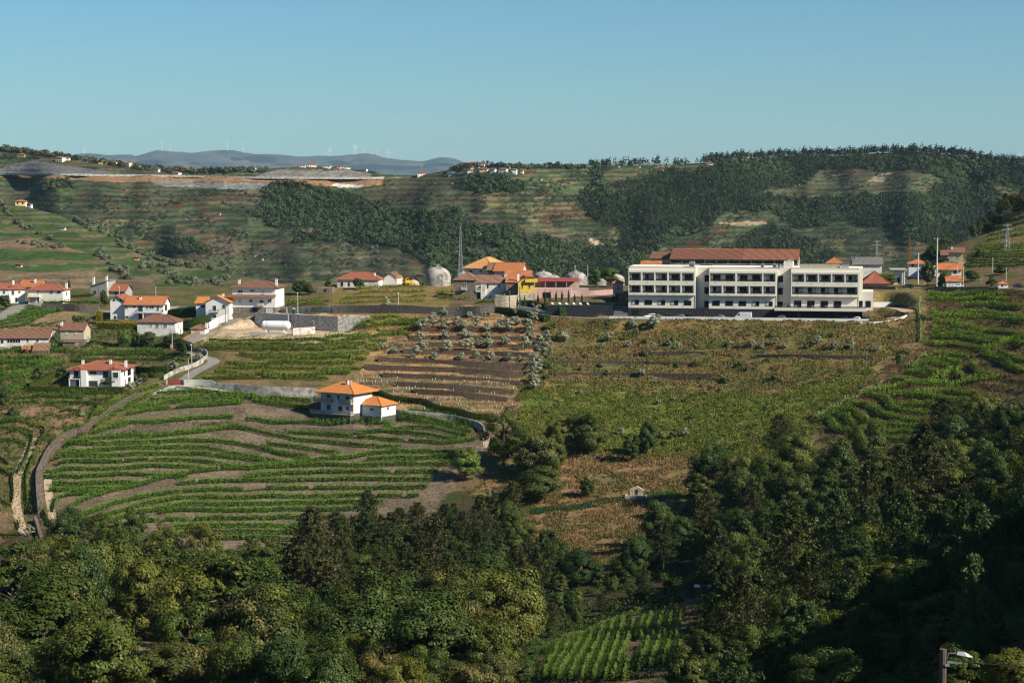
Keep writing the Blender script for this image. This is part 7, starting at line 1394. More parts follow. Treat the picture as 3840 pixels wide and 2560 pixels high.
g = np.random.default_rng(77); U = g.uniform(-150, 4000, 60000); Vv = g.uniform(560, 1110, 60000); ok = in_forest(U, Vv) & (Vv > interp(U, RIDGE) + 1) & ~((U < 1500) & (Vv > 1000)); U, Vv = U[ok], Vv[ok]
keep = g.random(len(U)) < 9500 / max(len(U), 1); U, Vv = U[keep], Vv[keep]
pin = (U > 2150) & (vnoise(U / 160, Vv / 90, 611) > .38)
forest_stuff('far_forest', 'dark pine forest covering the opposite hillside', U[pin], Vv[pin], far_pt, 3.0, 12.0, 34, (.034, .050, .024), 'needle', 5)
forest_stuff('far_woodland', 'scrubby oak woodland in the folds of the opposite hillside', U[~pin], Vv[~pin], far_pt, 3.0, 7.0, 32, (.040, .060, .024), 'leaf', 6)
Ur = g.uniform(2210, 3900, 700); Vr = interp(Ur, RIDGE) + g.uniform(-1, 5, 700)
mk = (Ur > 2640) | (Ur % 7 < 2.4); forest_stuff('ridge_pines', 'row of pines standing along the right skyline', Ur[mk], Vr[mk], far_pt, 3.4, 15, 30, (.028, .042, .020), 'needle', 8)
Ul = np.concatenate([g.uniform(0, 240, 160), g.uniform(240, 1000, 260), g.uniform(1680, 2200, 120)]); Vl = interp(Ul, RIDGE) + g.uniform(0, 14, len(Ul)); forest_stuff('ridge_scrub', 'low trees and scrub along the left skyline', Ul, Vl, far_pt, 3.0, 7, 26, (.045, .06, .028), 'leaf', 9)
g2 = np.random.default_rng(78); U = g2.uniform(-100, 3900, 26000); Vv = g2.uniform(580, 1090, 26000); ok = ~in_forest(U, Vv) & (Vv > interp(U, RIDGE) + 4) & (vnoise(U / 60, Vv / 30, 701) > .50) & ~((U < 1440) & (Vv > 600) & (Vv < 712)); U, Vv = U[ok][:6500], Vv[ok][:6500]
forest_stuff('far_scrub', 'bushes and small olives scattered over the far terraces', U, Vv, far_pt, 1.8, 3.6, 16, (.055, .070, .042), 'leaf', 11)
# --- grass, weeds and undergrowth
def tufts(name, label, poly, n, hgt, cols, width=.25, blades=3, seed=1, excl=(), steep=9.0, jit=20.0):
    g = np.random.default_rng(seed); pts = [hit(u, v) for u, v in poly]; lo = np.min([p.xy for p in pts], 0); hi = np.max([p.xy for p in pts], 0); m = n * 4
    x, y = g.uniform(lo[0], hi[0], m), g.uniform(lo[1], hi[1], m); z = hz(x, y); u, v = proj(x, y, z); ok = inpoly(u + (fbm(x / 9, y / 9, 907) - .5) * 80, v + (fbm(x / 9, y / 9, 911) - .5) * jit, poly) & (vnoise(x / 4, y / 4, seed) > .28) & ((hz(x, y + .8) - hz(x, y - .8)) / 1.6 < steep)
    for e in excl: ok &= ~inpoly(u, v, e)
    x, y, z = x[ok][:n], y[ok][:n], z[ok][:n]; n = len(x); B_ = np.stack([x, y, z], -1); V = []; C = []
    t = smooth(.35, .65, fbm(x / 6, y / 6, seed + 5)); base = np.array(cols[0])[None] * (1 - t)[:, None] + np.array(cols[1])[None] * t[:, None]
    for b in range(blades):
        a = g.random(n) * 6.283; d = np.stack([np.cos(a), np.sin(a), np.zeros(n)], -1); h_ = hgt * (.5 + g.random(n)); w = width * (.6 + .8 * g.random(n)); off = g.normal(size=(n, 3)) * .25; off[:, 2] = -.05; lean = g.normal(size=(n, 3)) * .18 * hgt; lean[:, 2] = 0
        p = B_ + off; V.append(np.stack([p - d * w[:, None], p + d * w[:, None], p + lean + np.stack([np.zeros(n), np.zeros(n), h_], -1)], 1)); C.append(np.repeat(base * (.65 + .7 * g.random((n, 1))), 3, 0).reshape(n, 3, 3))
    V = np.concatenate(V).reshape(-1, 3); C = np.concatenate(C).reshape(-1, 3); o = ob(name, mesh_np(name, V, np.arange(len(V)).reshape(-1, 3), M['leafplain'], C)); tag(o, label, kind='stuff')
def scrub(name, label, poly, n, r, base, leaves=16, seed=1, excl=(), size=.42):
    g = np.random.default_rng(seed); pts = [hit(u, v) for u, v in poly]; lo = np.min([p.xy for p in pts], 0); hi = np.max([p.xy for p in pts], 0); m = n * 5
    x, y = g.uniform(lo[0], hi[0], m), g.uniform(lo[1], hi[1], m); z = hz(x, y); u, v = proj(x, y, z); ok = inpoly(u, v, poly) & (vnoise(x / 6, y / 6, seed + 2) > .3)
    for e in excl: ok &= ~inpoly(u, v, e)
    x, y, z = x[ok][:n], y[ok][:n], z[ok][:n]; n = len(x); rr_ = r * (.5 + g.random(n)); d = nrm(g.normal(size=(n, leaves, 3))); d[..., 2] = np.abs(d[..., 2]); P = np.stack([x, y, z], -1)[:, None] + d * rr_[:, None, None] * (.6 + .45 * g.random((n, leaves, 1))) * np.array([1, 1, .75]); N_ = d + g.normal(size=d.shape) * .4
    V, Fq = leafquads(P.reshape(-1, 3), N_.reshape(-1, 3), size * (.7 + .6 * g.random(n * leaves)), g, .8); c = np.array(base)[None] * (.6 + .8 * g.random((n, 1))) * (1 + (g.random((n, 3)) - .5) * .3); c = np.repeat(np.repeat(c, leaves, 0) * (.7 + .6 * g.random((n * leaves, 1))), 4, 0)
    o = ob(name, mesh_np(name, V, Fq, M['leafplain'], c)); tag(o, label, kind='stuff')
DRY, DRY2, GRS = (.36, .20, .085), (.24, .13, .055), (.12, .115, .03)
tufts('dry_grass', 'tall dry grass on the slope below the hotel', Z_[9][0], 14000, .6, ((.21, .15, .062), (.135, .14, .04)), .22, 3, 21, jit=90)
tufts('meadow_grass', 'yellow-green rough grass at the foot of the slope', Z_[11][0], 12000, .5, ((.165, .175, .038), (.115, .15, .03)), .26, 3, 22, jit=90)
tufts('terrace_grass', 'straw-coloured grass on the olive terraces', T_DRY, 8000, .35, (DRY, DRY2), .16, 3, 23, steep=.45)
tufts('clearing_grass', 'brown grass of the clearing', Z_[12][0], 11000, .6, ((.24, .155, .075), (.145, .12, .045)), .2, 3, 24)
scrub('clearing_scrub', 'green scrub dotted over the brown clearing', Z_[12][0], 420, .9, (.07, .09, .024), 16, 37, size=.4)
scrub('vineyard_weeds', 'weeds between the rows of the right vineyard', T_RIGHT, 1100, .55, (.085, .115, .03), 12, 38, size=.34)
tufts('bank_grass', 'grass on the banks of the right vineyard', T_RIGHT, 14000, .5, ((.17, .11, .05), (.09, .07, .03)), .2, 2, 25)
tufts('garden_grass', 'weeds of the left terraces and gardens', T_LEFT, 8000, .6, ((.09, .10, .03), (.20, .14, .06)), .2, 2, 26)
scrub('slope_scrub', 'bramble patches on the green slope', Z_[11][0], 3200, .8, (.12, .135, .028), 14, 31, size=.4)
scrub('slope_weeds', 'weeds on the brown slope', Z_[9][0], 1500, .6, (.085, .088, .025), 12, 32, size=.36)
scrub('garden_scrub', 'bushes and creepers of the village gardens', [(-100, 1170), (330, 1180), (520, 1210), (720, 1260), (650, 1340), (520, 1400), (560, 1480), (300, 1640), (120, 1780), (-100, 1800)], 2600, .9, (.05, .082, .020), 14, 33, size=.4, excl=[[(230, 1340), (540, 1340), (540, 1470), (230, 1470)], [(-70, 1225), (190, 1225), (190, 1330), (-70, 1330)], [(-100, 1100), (470, 1140), (470, 1180), (-100, 1240)]])
UG = [(-300, 2080), (200, 2090), (560, 2080), (860, 2120), (1100, 2060), (1650, 1960), (1800, 1900), (2100, 2140), (2300, 2120), (2600, 1880), (3000, 1680), (3300, 1700), (3900, 1480), (3950, 2720), (-300, 2720)]
scrub('undergrowth', 'brambles and bushes under the trees', UG, 8500, 1.3, (.042, .070, .018), 16, 34, size=.55, excl=[VYF, CLR, [(1990, 1700), (2640, 1720), (2540, 1880), (2300, 2060), (2120, 2110), (1990, 2000)]])
scrub('near_brambles', 'dense brambles and bracken on the near bank at the bottom right', [(2640, 2250), (3000, 2200), (3400, 2150), (3950, 2000), (3950, 2900), (2500, 2900)], 6000, 1.1, (.085, .115, .028), 22, 35, size=.26)
scrub('wood_edge_scrub', 'bushes along the edge of the right vineyard', [(2720, 1680), (3000, 1600), (3150, 1640), (3400, 1660), (3840, 1480), (3840, 1620), (3400, 1780), (2900, 1830)], 1500, 1.2, (.06, .085, .022), 16, 36, size=.45)
scrub('clearing_brambles', 'green brambles at the foot of the bare clearing bank', [(240, 2500), (480, 2470), (720, 2430), (730, 2590), (420, 2650), (240, 2650)], 420, .8, (.06, .085, .022), 18, 39, size=.3)
tufts('vineyard_grass', 'sparse weeds between the rows of the lower vineyard', Z_[4][0], 9000, .28, ((.10, .115, .03), (.16, .125, .07)), .16, 2, 29)
scrub('bank_scrub', 'bushes on the stony banks of the upper vineyard', [ca(*q) for q in ((700, 440), (900, 360), (1300, 340), (1700, 330), (2000, 380), (1700, 390), (1300, 400), (900, 430))], 260, .7, (.06, .085, .022), 16, 40, size=.34)
scrub('row_end_scrub', 'weeds at the foot of the foreground vineyard', [(2050, 2540), (2300, 2520), (2560, 2440), (2600, 2700), (2000, 2700)], 500, .7, (.06, .085, .022), 18, 41, size=.24)
scrub('vine_row_weeds', 'creeping weeds along the right terraces', T_RIGHT, 1600, .5, (.075, .105, .028), 12, 42, size=.34)
tufts('irrigated_plot', 'bright green strip of crops beside the stone cistern', [(2440, 1850), (2690, 1850), (2690, 1872), (2440, 1868)], 2600, .5, ((.06, .14, .03), (.05, .12, .025)), .22, 3, 27)
tufts('potato_strip', 'dark green crop strip along the clearing terrace', [(1990, 1918), (2200, 1885), (2360, 1862), (2360, 1880), (2200, 1903), (1995, 1935)], 2600, .5, ((.03, .075, .025), (.035, .085, .03)), .25, 3, 28)
# young vines in white tubes on the replanted terraces
tubem = MB().tube((0, 0, 0), (0, 0, .75), .07, .07, 5).mesh('vine_tube', M['whiteframe'])
g = np.random.default_rng(99); n_t = 0; lst = []
for r in range(9):
    v0 = 1392 + r * 18
    for u in np.arange(1330 + r * 6, 1960 - r * 6, 11.0):
        if g.random() < .68: continue
        vv = v0 + (u - 1330) * .055 + g.normal() * 2
        if 1170 < u < 1445 and vv > 1440: continue
        p = hit(u, vv); o = ob('vine_tube', tubem, None, p); lst.append((u, r, o))
for r in range(9):
    row = sorted([t for t in lst if t[1] == r], key=lambda t: t[0])
    for i, (u, _, o) in enumerate(row): tag(o, f"white vine guard tube, {ordn(i)} from left in the {ordn(r)} replanted row", 'vine guard', 'white guard tubes on the replanted terraces')
# finish tree labels
for grp, lst_ in TG.items():
    if grp.startswith('single:'):
        for o, d in lst_: tag(o, d, 'tree' if 'shrub' not in o.name else 'shrub')
        continue
    pos = sorted(lst_, key=lambda t: proj(*t[0].location)[0])
    gname = grp.split(':')[0]
    for i, (o, d) in enumerate(pos): tag(o, d + (f", {ordn(i)} from the left" if len(pos) > 1 else ''), 'shrub' if o.name.startswith('shrub') else 'tree', gname)

# ================================================================== WALLS, HEDGES, DOMES, YARD, POLES
def wpx(name, label, pts, hgt, thick, mat, n=4, **kw): return wallseg(name, label, smooth_path(px(pts), n) if len(pts) > 2 else px(pts), hgt, thick, mat, **kw)
wpx('village_stone_wall', 'long stone retaining wall along the village road', [(157, 1166), (230, 1166), (300, 1168), (372, 1170)], 2.7, .6, 'stone')
wpx('concrete_garden_wall', 'pale concrete garden wall behind the shrubs of the long white house', [(614, 1164), (680, 1163), (735, 1162)], 1.6, .3, 'concrete')
wpx('yard_back_wall', 'pale concrete wall behind the construction yard', [(1085, 1173), (1160, 1173), (1241, 1173)], 2.3, .3, 'concrete')
wpx('house_yard_wall', 'low concrete wall beside the big white house', [(1030, 1176), (1060, 1176), (1076, 1176)], 2.3, .3, 'concrete')
wpx('white_lane_wall', 'stepped white wall below the gabled white house', [(782, 1237), (815, 1222), (853, 1206)], [2.6, 3.2, 3.0], .3, 'white')
wpx('orange_topped_wall', 'rubble wall with orange tile coping along the lane', [(637, 1306), (675, 1290), (715, 1270), (750, 1252), (776, 1242)], 1.5, .5, 'stone', cap='tileorange')
wpx('lane_parapet', 'curved concrete parapet along the lane bend', [(614, 1424), (650, 1405), (680, 1392), (720, 1380), (760, 1358), (777, 1340), (770, 1326), (735, 1317), (700, 1310)], 1.5, .3, 'concrete')
wpx('gate_wall', 'concrete block wall right of the red gate', [(690, 1445), (740, 1445), (790, 1446), (812, 1448)], [2.0, 2.0, 1.9, .9], .3, 'cleanconcrete')
wpx('driveway_wall', 'long stained concrete retaining wall above the drive', [(760, 1452), (820, 1458), (880, 1466), (960, 1476), (1050, 1482), (1190, 1490)], [1.0, 2.0, 2.3, 2.6, 2.8, 3.0], .4, 'concrete')
wpx('driveway_kerb', 'low curved concrete wall at the inner edge of the drive', [(640, 1470), (680, 1463), (740, 1468), (800, 1478)], [.3, 1.2, 1.0, .4], .3, 'concrete')
wpx('annex_retaining_wall', 'stained concrete wall running right from the annex', [(1440, 1560), (1500, 1556), (1600, 1563), (1700, 1578), (1790, 1606), (1815, 1628)], [1.6, 1.6, 1.6, 1.8, 2.2, 2.4], .35, 'concrete')
wpx('vineyard_stone_wall', 'thick dry-stone wall curving round the lower vineyard', [ca(*q) for q in ((950, 165), (820, 240), (700, 330), (600, 385), (500, 425), (420, 472), (350, 545), (300, 640), (272, 720), (275, 850), (285, 960))], 1.6, 2.0, 'drywall', n=6)
wpx('sunken_stone_wall', 'lower end of the dry-stone wall beside the dirt track', [ca(*q) for q in ((240, 1020), (262, 1080), (285, 1170))], 1.6, .9, 'drywall')
wpx('upper_terrace_wall', 'dry-stone terrace wall above the shrub in the upper vineyard', [ca(*q) for q in ((930, 330), (1100, 318), (1300, 295), (1500, 280), (1680, 268))], [1.2, 1.9, 2.0, 2.0, 2.0], .6, 'drywall', n=6)
wpx('lower_terrace_wall', 'low dry-stone wall under the upper vineyard', [ca(*q) for q in ((700, 425), (900, 400), (1100, 398), (1330, 385))], [.8, 1.6, 1.7, 1.2], .6, 'drywall', n=6)
wpx('house_terrace_wall', 'dry-stone bank in front of the pale blue house', [cb(*q) for q in ((100, 580), (300, 575), (500, 580), (700, 585), (930, 560))], [1.0, 1.5, 1.6, 1.4, .6], .6, 'drywall', n=6)
wpx('dark_bank_wall', 'dark overgrown stone bank below the weedy vineyard', [(1244, 1174), (1340, 1174), (1500, 1174), (1640, 1188), (1720, 1186), (1800, 1178), (1858, 1164)], [2.8, 2.8, 3.0, 3.6, 3.6, 3.0, 2.4], .6, 'darkstone', n=5)
wpx('pale_stone_wall', 'tall pale stone wall below the yellow house', [(1856, 1158), (1900, 1158), (1946, 1152)], [5.4, 5.0, 4.6], .5, 'palestone', level=False)
wpx('pool_white_wall', 'low white wall at the foot of the garden cypresses', [(1942, 1156), (1990, 1164), (2050, 1176)], 1.0, .25, 'white')
wpx('crest_stone_wall', 'low stone wall above the right vineyard', [(3476, 1087), (3560, 1086), (3650, 1086), (3745, 1088)], 1.1, .5, 'stone')
wpx('hotel_rubble_wall', 'rubble wall below the red hipped roof', [(3236, 1082), (3300, 1084), (3360, 1086)], 1.2, .5, 'stone')
wpx('white_verge_wall', 'white kerb wall round the loop drive', [(3226, 1212), (3300, 1209), (3360, 1200), (3400, 1184)], .35, .25, 'white', n=6)
wpx('pink_garden_wall', 'pink garden wall with windows left of the hotel', [(2085, 1112), (2160, 1111), (2230, 1108), (2298, 1104)], [2.2, 2.2, 2.0, 2.0], .35, 'pink')
for i, (a, b) in enumerate(((0, 1), (1, 2), (2, 3), (3, 4), (4, 5), (5, 6))):
    pass
M['terracewall'] = stonemat('old_terrace_stone', (.12, .092, .066), (.045, .036, .027), 2.4, .12)
ct = lambda x, y: (1275 + x / 1.1947, 1087 + y / 1.1947)
for i, (pts, hh) in enumerate([([(330, 185), (560, 182), (860, 192)], 1.3), ([(310, 220), (600, 222), (870, 227)], 1.4), ([(390, 250), (700, 258), (880, 264)], 1.3), ([(280, 282), (560, 290), (860, 302)], 1.5), ([(170, 320), (330, 326), (600, 340), (850, 348)], 1.5),
      ([(110, 356), (400, 366), (700, 380), (820, 388)], 1.7), ([(190, 390), (500, 404), (810, 428)], 1.5), ([(250, 432), (500, 444), (780, 468)], 1.6), ([(330, 462), (560, 478), (750, 500)], 1.5)]):
    wpx('terrace_wall', f"dark dry-stone terrace wall of the olive slope, {ordn(i)} from the top", [ct(*q) for q in pts], hh, .7, 'terracewall', n=9)
for i, (pts, hh, mt) in enumerate([([(820, 272), (980, 270), (1140, 272)], .9, 'terracewall'), ([(1430, 290), (1750, 292), (2100, 298)], 1.1, 'drywall'), ([(290, 318), (700, 322), (1100, 330)], .7, 'terracewall'), ([(250, 385), (700, 390), (1200, 395)], .7, 'terracewall')]):
    wpx('slope_wall', f"low tumbled stone wall across the slope below the hotel, {ordn(i)} from the top", [ch(*q) for q in pts], hh, .7, mt, n=9)
# red gate
p_ = hit(657, 1444); r_ = empty('red_gate', p_, R(-3)); tag(r_, 'wide dark red metal gate at the end of the lane', 'gate'); k = ppm(p_); w = 58 / k
for i in range(10): MB().box(-w / 2 + w * i / 10 + .02, -.04, .1, -w / 2 + w * (i + 1) / 10 - .02, .04, 1.75).build('panel', M['redmetal'], r_)
MB().box(-w / 2, -.06, 1.76, w / 2, .06, 1.86).box(-w / 2, -.06, .02, w / 2, .06, .1).build('frame', M['redmetal'], r_); [MB().box(x - .25, -.25, -.6, x + .25, .25, 2.0).build('gate_post', M['cleanconcrete'], r_) for x in (-w / 2 - .27, w / 2 + .27)]
# hedges
def hedge(name, label, pts, h, w, col, top=None, seed=1):
    g = np.random.default_rng(seed); Q, L_ = resample(smooth_path(px(pts), 6) if len(pts) > 2 else np.array([tuple(p) for p in px(pts)]), .5); T = nrm(np.gradient(Q, axis=0)); Nn = np.stack([-T[:, 1], T[:, 0]], 1); z = hz(Q[:, 0], Q[:, 1]); z = np.convolve(np.pad(z, 4, 'edge'), np.ones(9) / 9, 'valid')
    n = int(L_ * 150); k = g.integers(0, len(Q), n); f = (g.random(n) - .5) * .5; onside = g.random(n) < (2 * h) / (2 * h + w); sgn = np.where(g.random(n) < .5, -1, 1); s = np.where(onside, sgn * (.5 + (g.random(n) - .5) * .12), g.random(n) - .5) * w; zz = np.where(onside, g.random(n) * h, h + (g.random(n) - .5) * .2)
    P3 = np.stack([Q[k, 0] + T[k, 0] * f + Nn[k, 0] * s, Q[k, 1] + T[k, 1] * f + Nn[k, 1] * s, z[k] + zz], -1); base = np.stack([Nn[k, 0] * np.where(onside, sgn, 0), Nn[k, 1] * np.where(onside, sgn, 0), np.where(onside, .25, 1)], -1)
    V, Fq = leafquads(P3, nrm(base + g.normal(size=(n, 3)) * .35), .24 * (.7 + .6 * g.random(n)), g, .8); c = leafcols(n, col, g, .3)
    if top is not None: m = (zz > h * .72) | (g.random(n) < .12); c[m] = leafcols(int(m.sum()), top, g, .25)
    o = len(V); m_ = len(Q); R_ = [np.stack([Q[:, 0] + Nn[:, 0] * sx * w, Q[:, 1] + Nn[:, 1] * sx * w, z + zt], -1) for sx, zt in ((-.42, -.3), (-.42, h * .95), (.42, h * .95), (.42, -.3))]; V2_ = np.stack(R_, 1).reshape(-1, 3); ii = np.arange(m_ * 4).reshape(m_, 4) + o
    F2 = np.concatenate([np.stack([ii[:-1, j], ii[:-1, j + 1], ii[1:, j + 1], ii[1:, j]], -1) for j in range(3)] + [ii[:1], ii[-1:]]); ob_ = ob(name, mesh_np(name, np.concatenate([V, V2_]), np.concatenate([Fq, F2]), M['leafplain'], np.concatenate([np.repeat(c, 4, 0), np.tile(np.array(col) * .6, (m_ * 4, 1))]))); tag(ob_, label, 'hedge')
hedge('hedge', 'clipped hedge with yellow top below the white tower house', [(366, 1233), (420, 1234), (516, 1236)], 2.6, 1.6, (.07, .085, .016), (.42, .32, .03), 1)
hedge('hedge', 'upright yellow hedge corner above the clipped yellow hedge', [(364, 1215), (384, 1214)], 5.0, 1.8, (.16, .14, .02), (.45, .34, .03), 2)
hedge('hedge', 'tall green hedge right of the stone hipped house', [(672, 1223), (730, 1222), (792, 1220)], 3.2, 1.8, (.060, .100, .022), None, 3)
hedge('hedge', 'dark loose hedge behind the stone hipped house', [(600, 1185), (680, 1186), (790, 1186)], 3.2, 2.4, (.042, .072, .018), None, 4)
hedge('hedge', 'long clipped hedge in front of the white villa', [(102, 1472), (200, 1473), (330, 1474), (467, 1474)], 2.0, 1.5, (.055, .085, .016), None, 5)
hedge('hedge', 'clipped hedge on the slope right of the white villa', [(514, 1398), (570, 1399), (632, 1400)], 2.4, 1.6, (.055, .085, .016), None, 6)
hedge('hedge', 'low clipped hedge along the white villa drive', [(514, 1420), (570, 1416), (615, 1410)], 1.5, 1.2, (.062, .095, .018), None, 7)
hedge('hedge', 'slanting clipped hedge left of the white villa', [(105, 1462), (160, 1440), (215, 1415)], 2.2, 1.5, (.070, .098, .018), None, 8)
hedge('hedge', 'overgrown dark hedge below the terraces right of the pale blue house', [(1370, 1470), (1440, 1490), (1520, 1510), (1620, 1530), (1740, 1556), (1850, 1575)], 1.9, 1.7, (.045, .070, .018), None, 9)
hedge('hedge', 'dark hedge under the pale stone wall and hotel road', [(1860, 1172), (1930, 1180), (2000, 1196), (2060, 1206)], 2.2, 2.0, (.036, .062, .016), None, 10)
hedge('hedge', 'green hedge behind the garden cypresses', [(1945, 1148), (2000, 1150), (2050, 1152)], 2.2, 2.0, (.040, .066, .018), None, 11)
# domed wine vats
M['domecon'] = pmat('stained_white_concrete', (.36, .345, .31), .25, .5, .03, 2.0, second=(.15, .14, .12), sec_scale=.45)
def dome(u, v, w, h, label, group, ladder=False, dz=0.0):
    p = hit(u, v); k = ppm(p); r = w / k / 2; H_d = h / k; r_ = empty('domed_vat', p + Vector((0, r * .6, dz)), 0); tag(r_, label, 'wine vat', group)
    prof = [(r * .97, -2), (r * .98, 0), (r, H_d * .38), (r * .97, H_d * .55), (r * .86, H_d * .73), (r * .66, H_d * .87), (r * .38, H_d * .965), (r * .12, H_d)]; MB().lathe(prof, 28).build('shell', M['domecon'], r_, smooth=True)
    MB().lathe([(r * .13, H_d - .05), (r * .13, H_d + .5), (r * .18, H_d + .52), (r * .18, H_d + .62)], 10).build('vent', M['concrete'], r_)
    if ladder:
        m = MB(); 
        for x in (-.25, .25): m.tube((r * .4 + x, -r * .93, 0), (r * .4 + x, -r * .93, H_d * .7), .03, n=4)
        for i in range(16): m.tube((r * .4 - .25, -r * .93, H_d * .7 * i / 16 + .2), (r * .4 + .25, -r * .93, H_d * .7 * i / 16 + .2), .02, n=4)
        m.build('ladder', M['darkmetal'], r_)
GD = 'domed concrete wine vats on the crest'
dome(1638, 1071, 104, 70, 'large stained white dome beside the digger', GD, True); dome(1736, 1062, 66, 32, 'small grey dome behind the stone house', GD, dz=1.0); dome(2037, 1062, 74, 36, 'grey dome behind the red shed roof', GD, dz=1.0); dome(2076, 1054, 54, 32, 'farther dome right behind the red shed roof', GD); dome(2160, 1062, 84, 47, 'wide grey dome left of the round trees', GD); dome(2306, 1062, 76, 42, 'dome behind the round trees beside the hotel', GD); dome(2250, 1056, 50, 30, 'dome between the round trees', GD)
# red shed roof with posts
p_ = hit(2085, 1088); k = ppm(p_); r_ = empty('open_shed', p_, R(-4)); tag(r_, 'open shed with long dark red sheet roof above pink walls', 'shed'); w = 170 / k; zz = 34 / k
MB().add([(-w / 2, -1, zz), (w / 2, -1, zz), (w / 2, 6, zz + 1.1), (-w / 2 + 1.5, 6, zz + 1.1), (-w / 2, -1, zz - .15), (w / 2, -1, zz - .15), (w / 2, 6, zz + .95), (-w / 2 + 1.5, 6, zz + .95)], [(0, 1, 2, 3), (7, 6, 5, 4), (0, 4, 5, 1), (1, 5, 6, 2), (2, 6, 7, 3), (3, 7, 4, 0)]).build('roof', M['redmetal'], r_)
for i in range(5): MB().box(-w / 2 + .5 + (w - 1) * i / 4 - .1, -.8, -1, -w / 2 + .5 + (w - 1) * i / 4 + .1, -.6, zz - .16).build('post', M['pole'], r_)
MB().box(-w / 2, 5.5, -1, w / 2, 5.8, zz + .8).build('back_wall', M['pink'], r_); MB().box(-w / 2 - 1, -2.4, -3, w / 2 + 4, -2.1, 1.2).build('parapet', M['pink'], r_)
p_ = hit(2060, 1118); r_ = empty('pink_lower_storey', p_, R(-4)); tag(r_, 'pink lower storey with dark garage under the red shed', 'building'); k = ppm(p_); w = 165 / k; MB().box(-w / 2, 0, -2, w / 2, 4, 36 / k).build('wall', M['pink'], r_)
opening(r_, 'dark', -w * .15, .1, w * .03, 22 / k); opening(r_, 'white', w * .28, 8 / k, w * .34, 16 / k); opening(r_, 'white', w * .12, 8 / k, w * .17, 16 / k); opening(r_, 'dark', -w * .42, .1, -w * .34, 18 / k)
# lattice masts
def lattice(name, label, u, vb, vt, wpx_, mat, group=None, arms=(), p=None):
    p = hit(u, vb) if p is None else p; k = ppm(p); hgt = (vb - vt) / k; w = wpx_ / k / 2; r_ = empty(name, p, R(12)); tag(r_, label, 'mast' if not arms else 'pylon', group); t = .18
    cs = [(-1, -1), (1, -1), (1, 1), (-1, 1)]
    for x, y in cs: MB().tube((x * w, y * w, -.5), (x * w * t, y * w * t, hgt), .09, .05, 4).build('leg', M[mat], r_)
    m = MB(); n = max(6, int(hgt / (w * 1.7))); wz = lambda z: w * (1 - (1 - t) * z / hgt)
    zs = [hgt * (1 - (1 - i / n) ** 1.15) for i in range(n + 1)]
    for i in range(n):
        for j in range(4):
            a, b = cs[j], cs[(j + 1) % 4]; z0, z1 = zs[i], zs[i + 1]; A0, B0, A1, B1 = [(c[0] * wz(z), c[1] * wz(z), z) for c, z in ((a, z0), (b, z0), (a, z1), (b, z1))]; m.tube(A0, B1, .05, n=3); m.tube(B0, A1, .05, n=3); m.tube(A1, B1, .04, n=3)
    m.build('bracing', M[mat], r_)
    for z, l in arms: MB().tube((-l, 0, hgt * z), (l, 0, hgt * z), .12, .12, 4).build('crossarm', M[mat], r_)
    return p + Vector((0, 0, hgt))
lattice('radio_mast', 'tall pale lattice mast behind the crest village', 1727, 1062, 846, 17, 'metal')
py1 = lattice('pylon', 'grey lattice pylon right of the hotel roof', 3287, 1010, 872, 15, 'metal', 'power pylons behind the hotel', ((.98, 1.6), (.88, 2.0))); lattice('pylon', 'rust-coloured lattice pylon beside the grey one', 3409, 1010, 873, 13, 'rust', 'power pylons behind the hotel'); py2 = lattice('pylon', 'lattice pylon on the vineyard hill at the right', 3776, 942, 840, 18, 'metal', 'power pylons behind the hotel', ((.95, 2.2), (.8, 2.6)))
# poles
def pole(u, vb, vt, r, mat, label, arm=0, lamp=False, name='utility_pole', group='poles of the village', lean=0):
    p = hit(u, vb); k = ppm(p); hgt = (vb - vt) / k; r_ = empty(name, p, 0); tag(r_, label, 'pole', group); MB().tube((0, 0, -.6), (lean * hgt, 0, hgt), r, r * .7, 7).build('shaft', M[mat], r_)
    if arm: MB().box(-arm, -.06, hgt - .5, arm, .06, hgt - .36).build('crossarm', M['metal'], r_)
    if lamp: MB().box(-.1, -1.1, hgt - .1, .1, .1, hgt + .02).build('lamp_arm', M['metal'], r_); MB().box(-.18, -1.6, hgt - .2, .18, -1.0, hgt + .02).build('lamp_head', M['whitemetal'], r_)
    return p + Vector((0, 0, hgt))
pt = pole(3512, 1076, 891, .34, 'pole', 'tallest pale concrete pole at the right village', 1.6, False, group=None); MB_ = MB()
pb = pole(3442, 1066, 948, .34, 'pole', 'stout concrete pole with transformer arms right of the hotel', 1.4, False, group=None)
PL = [(646, 1308, 1228, 'pole'), (719, 1367, 1290, 'pole'), (707, 1420, 1345, 'pole'), (846, 1212, 1145, 'woodpole'), (908, 1176, 1112, 'pole'), (1117, 1181, 1096, 'pole'), (1243, 1172, 1045, 'woodpole'), (1494, 1172, 1096, 'pole'), (186, 1124, 1067, 'pole'), (158, 1134, 1084, 'pole'), (331, 1246, 1180, 'woodpole'), (371, 1120, 1051, 'woodpole'), (448, 1120, 1074, 'pole'), (585, 1150, 1074, 'pole'), (748, 1150, 1066, 'woodpole'), (1714, 1062, 1008, 'woodpole'), (2079, 1062, 995, 'woodpole'), (2204, 1062, 986, 'pole'), (2156, 1062, 992, 'pole'), (1948, 1164, 1075, 'woodpole'), (1912, 1158, 1090, 'metal'), (1892, 1164, 1100, 'metal')]
PL.sort(); PLr = [(3467, 1068, 992, 'pole'), (3588, 1072, 999, 'pole'), (3612, 1076, 997, 'pole'), (3722, 1022, 965, 'pole'), (3772, 1070, 1002, 'pole'), (3678, 1076, 1040, 'metal')]
for i, (u, a, b, mt) in enumerate(PL): pole(u, a, b, .13, mt, f"slim {'dark wooden' if mt == 'woodpole' else 'pale'} pole in the village, {ordn(i)} pole from the left", .5 if mt == 'woodpole' else 0, mt == 'pole' and i % 2 == 0)
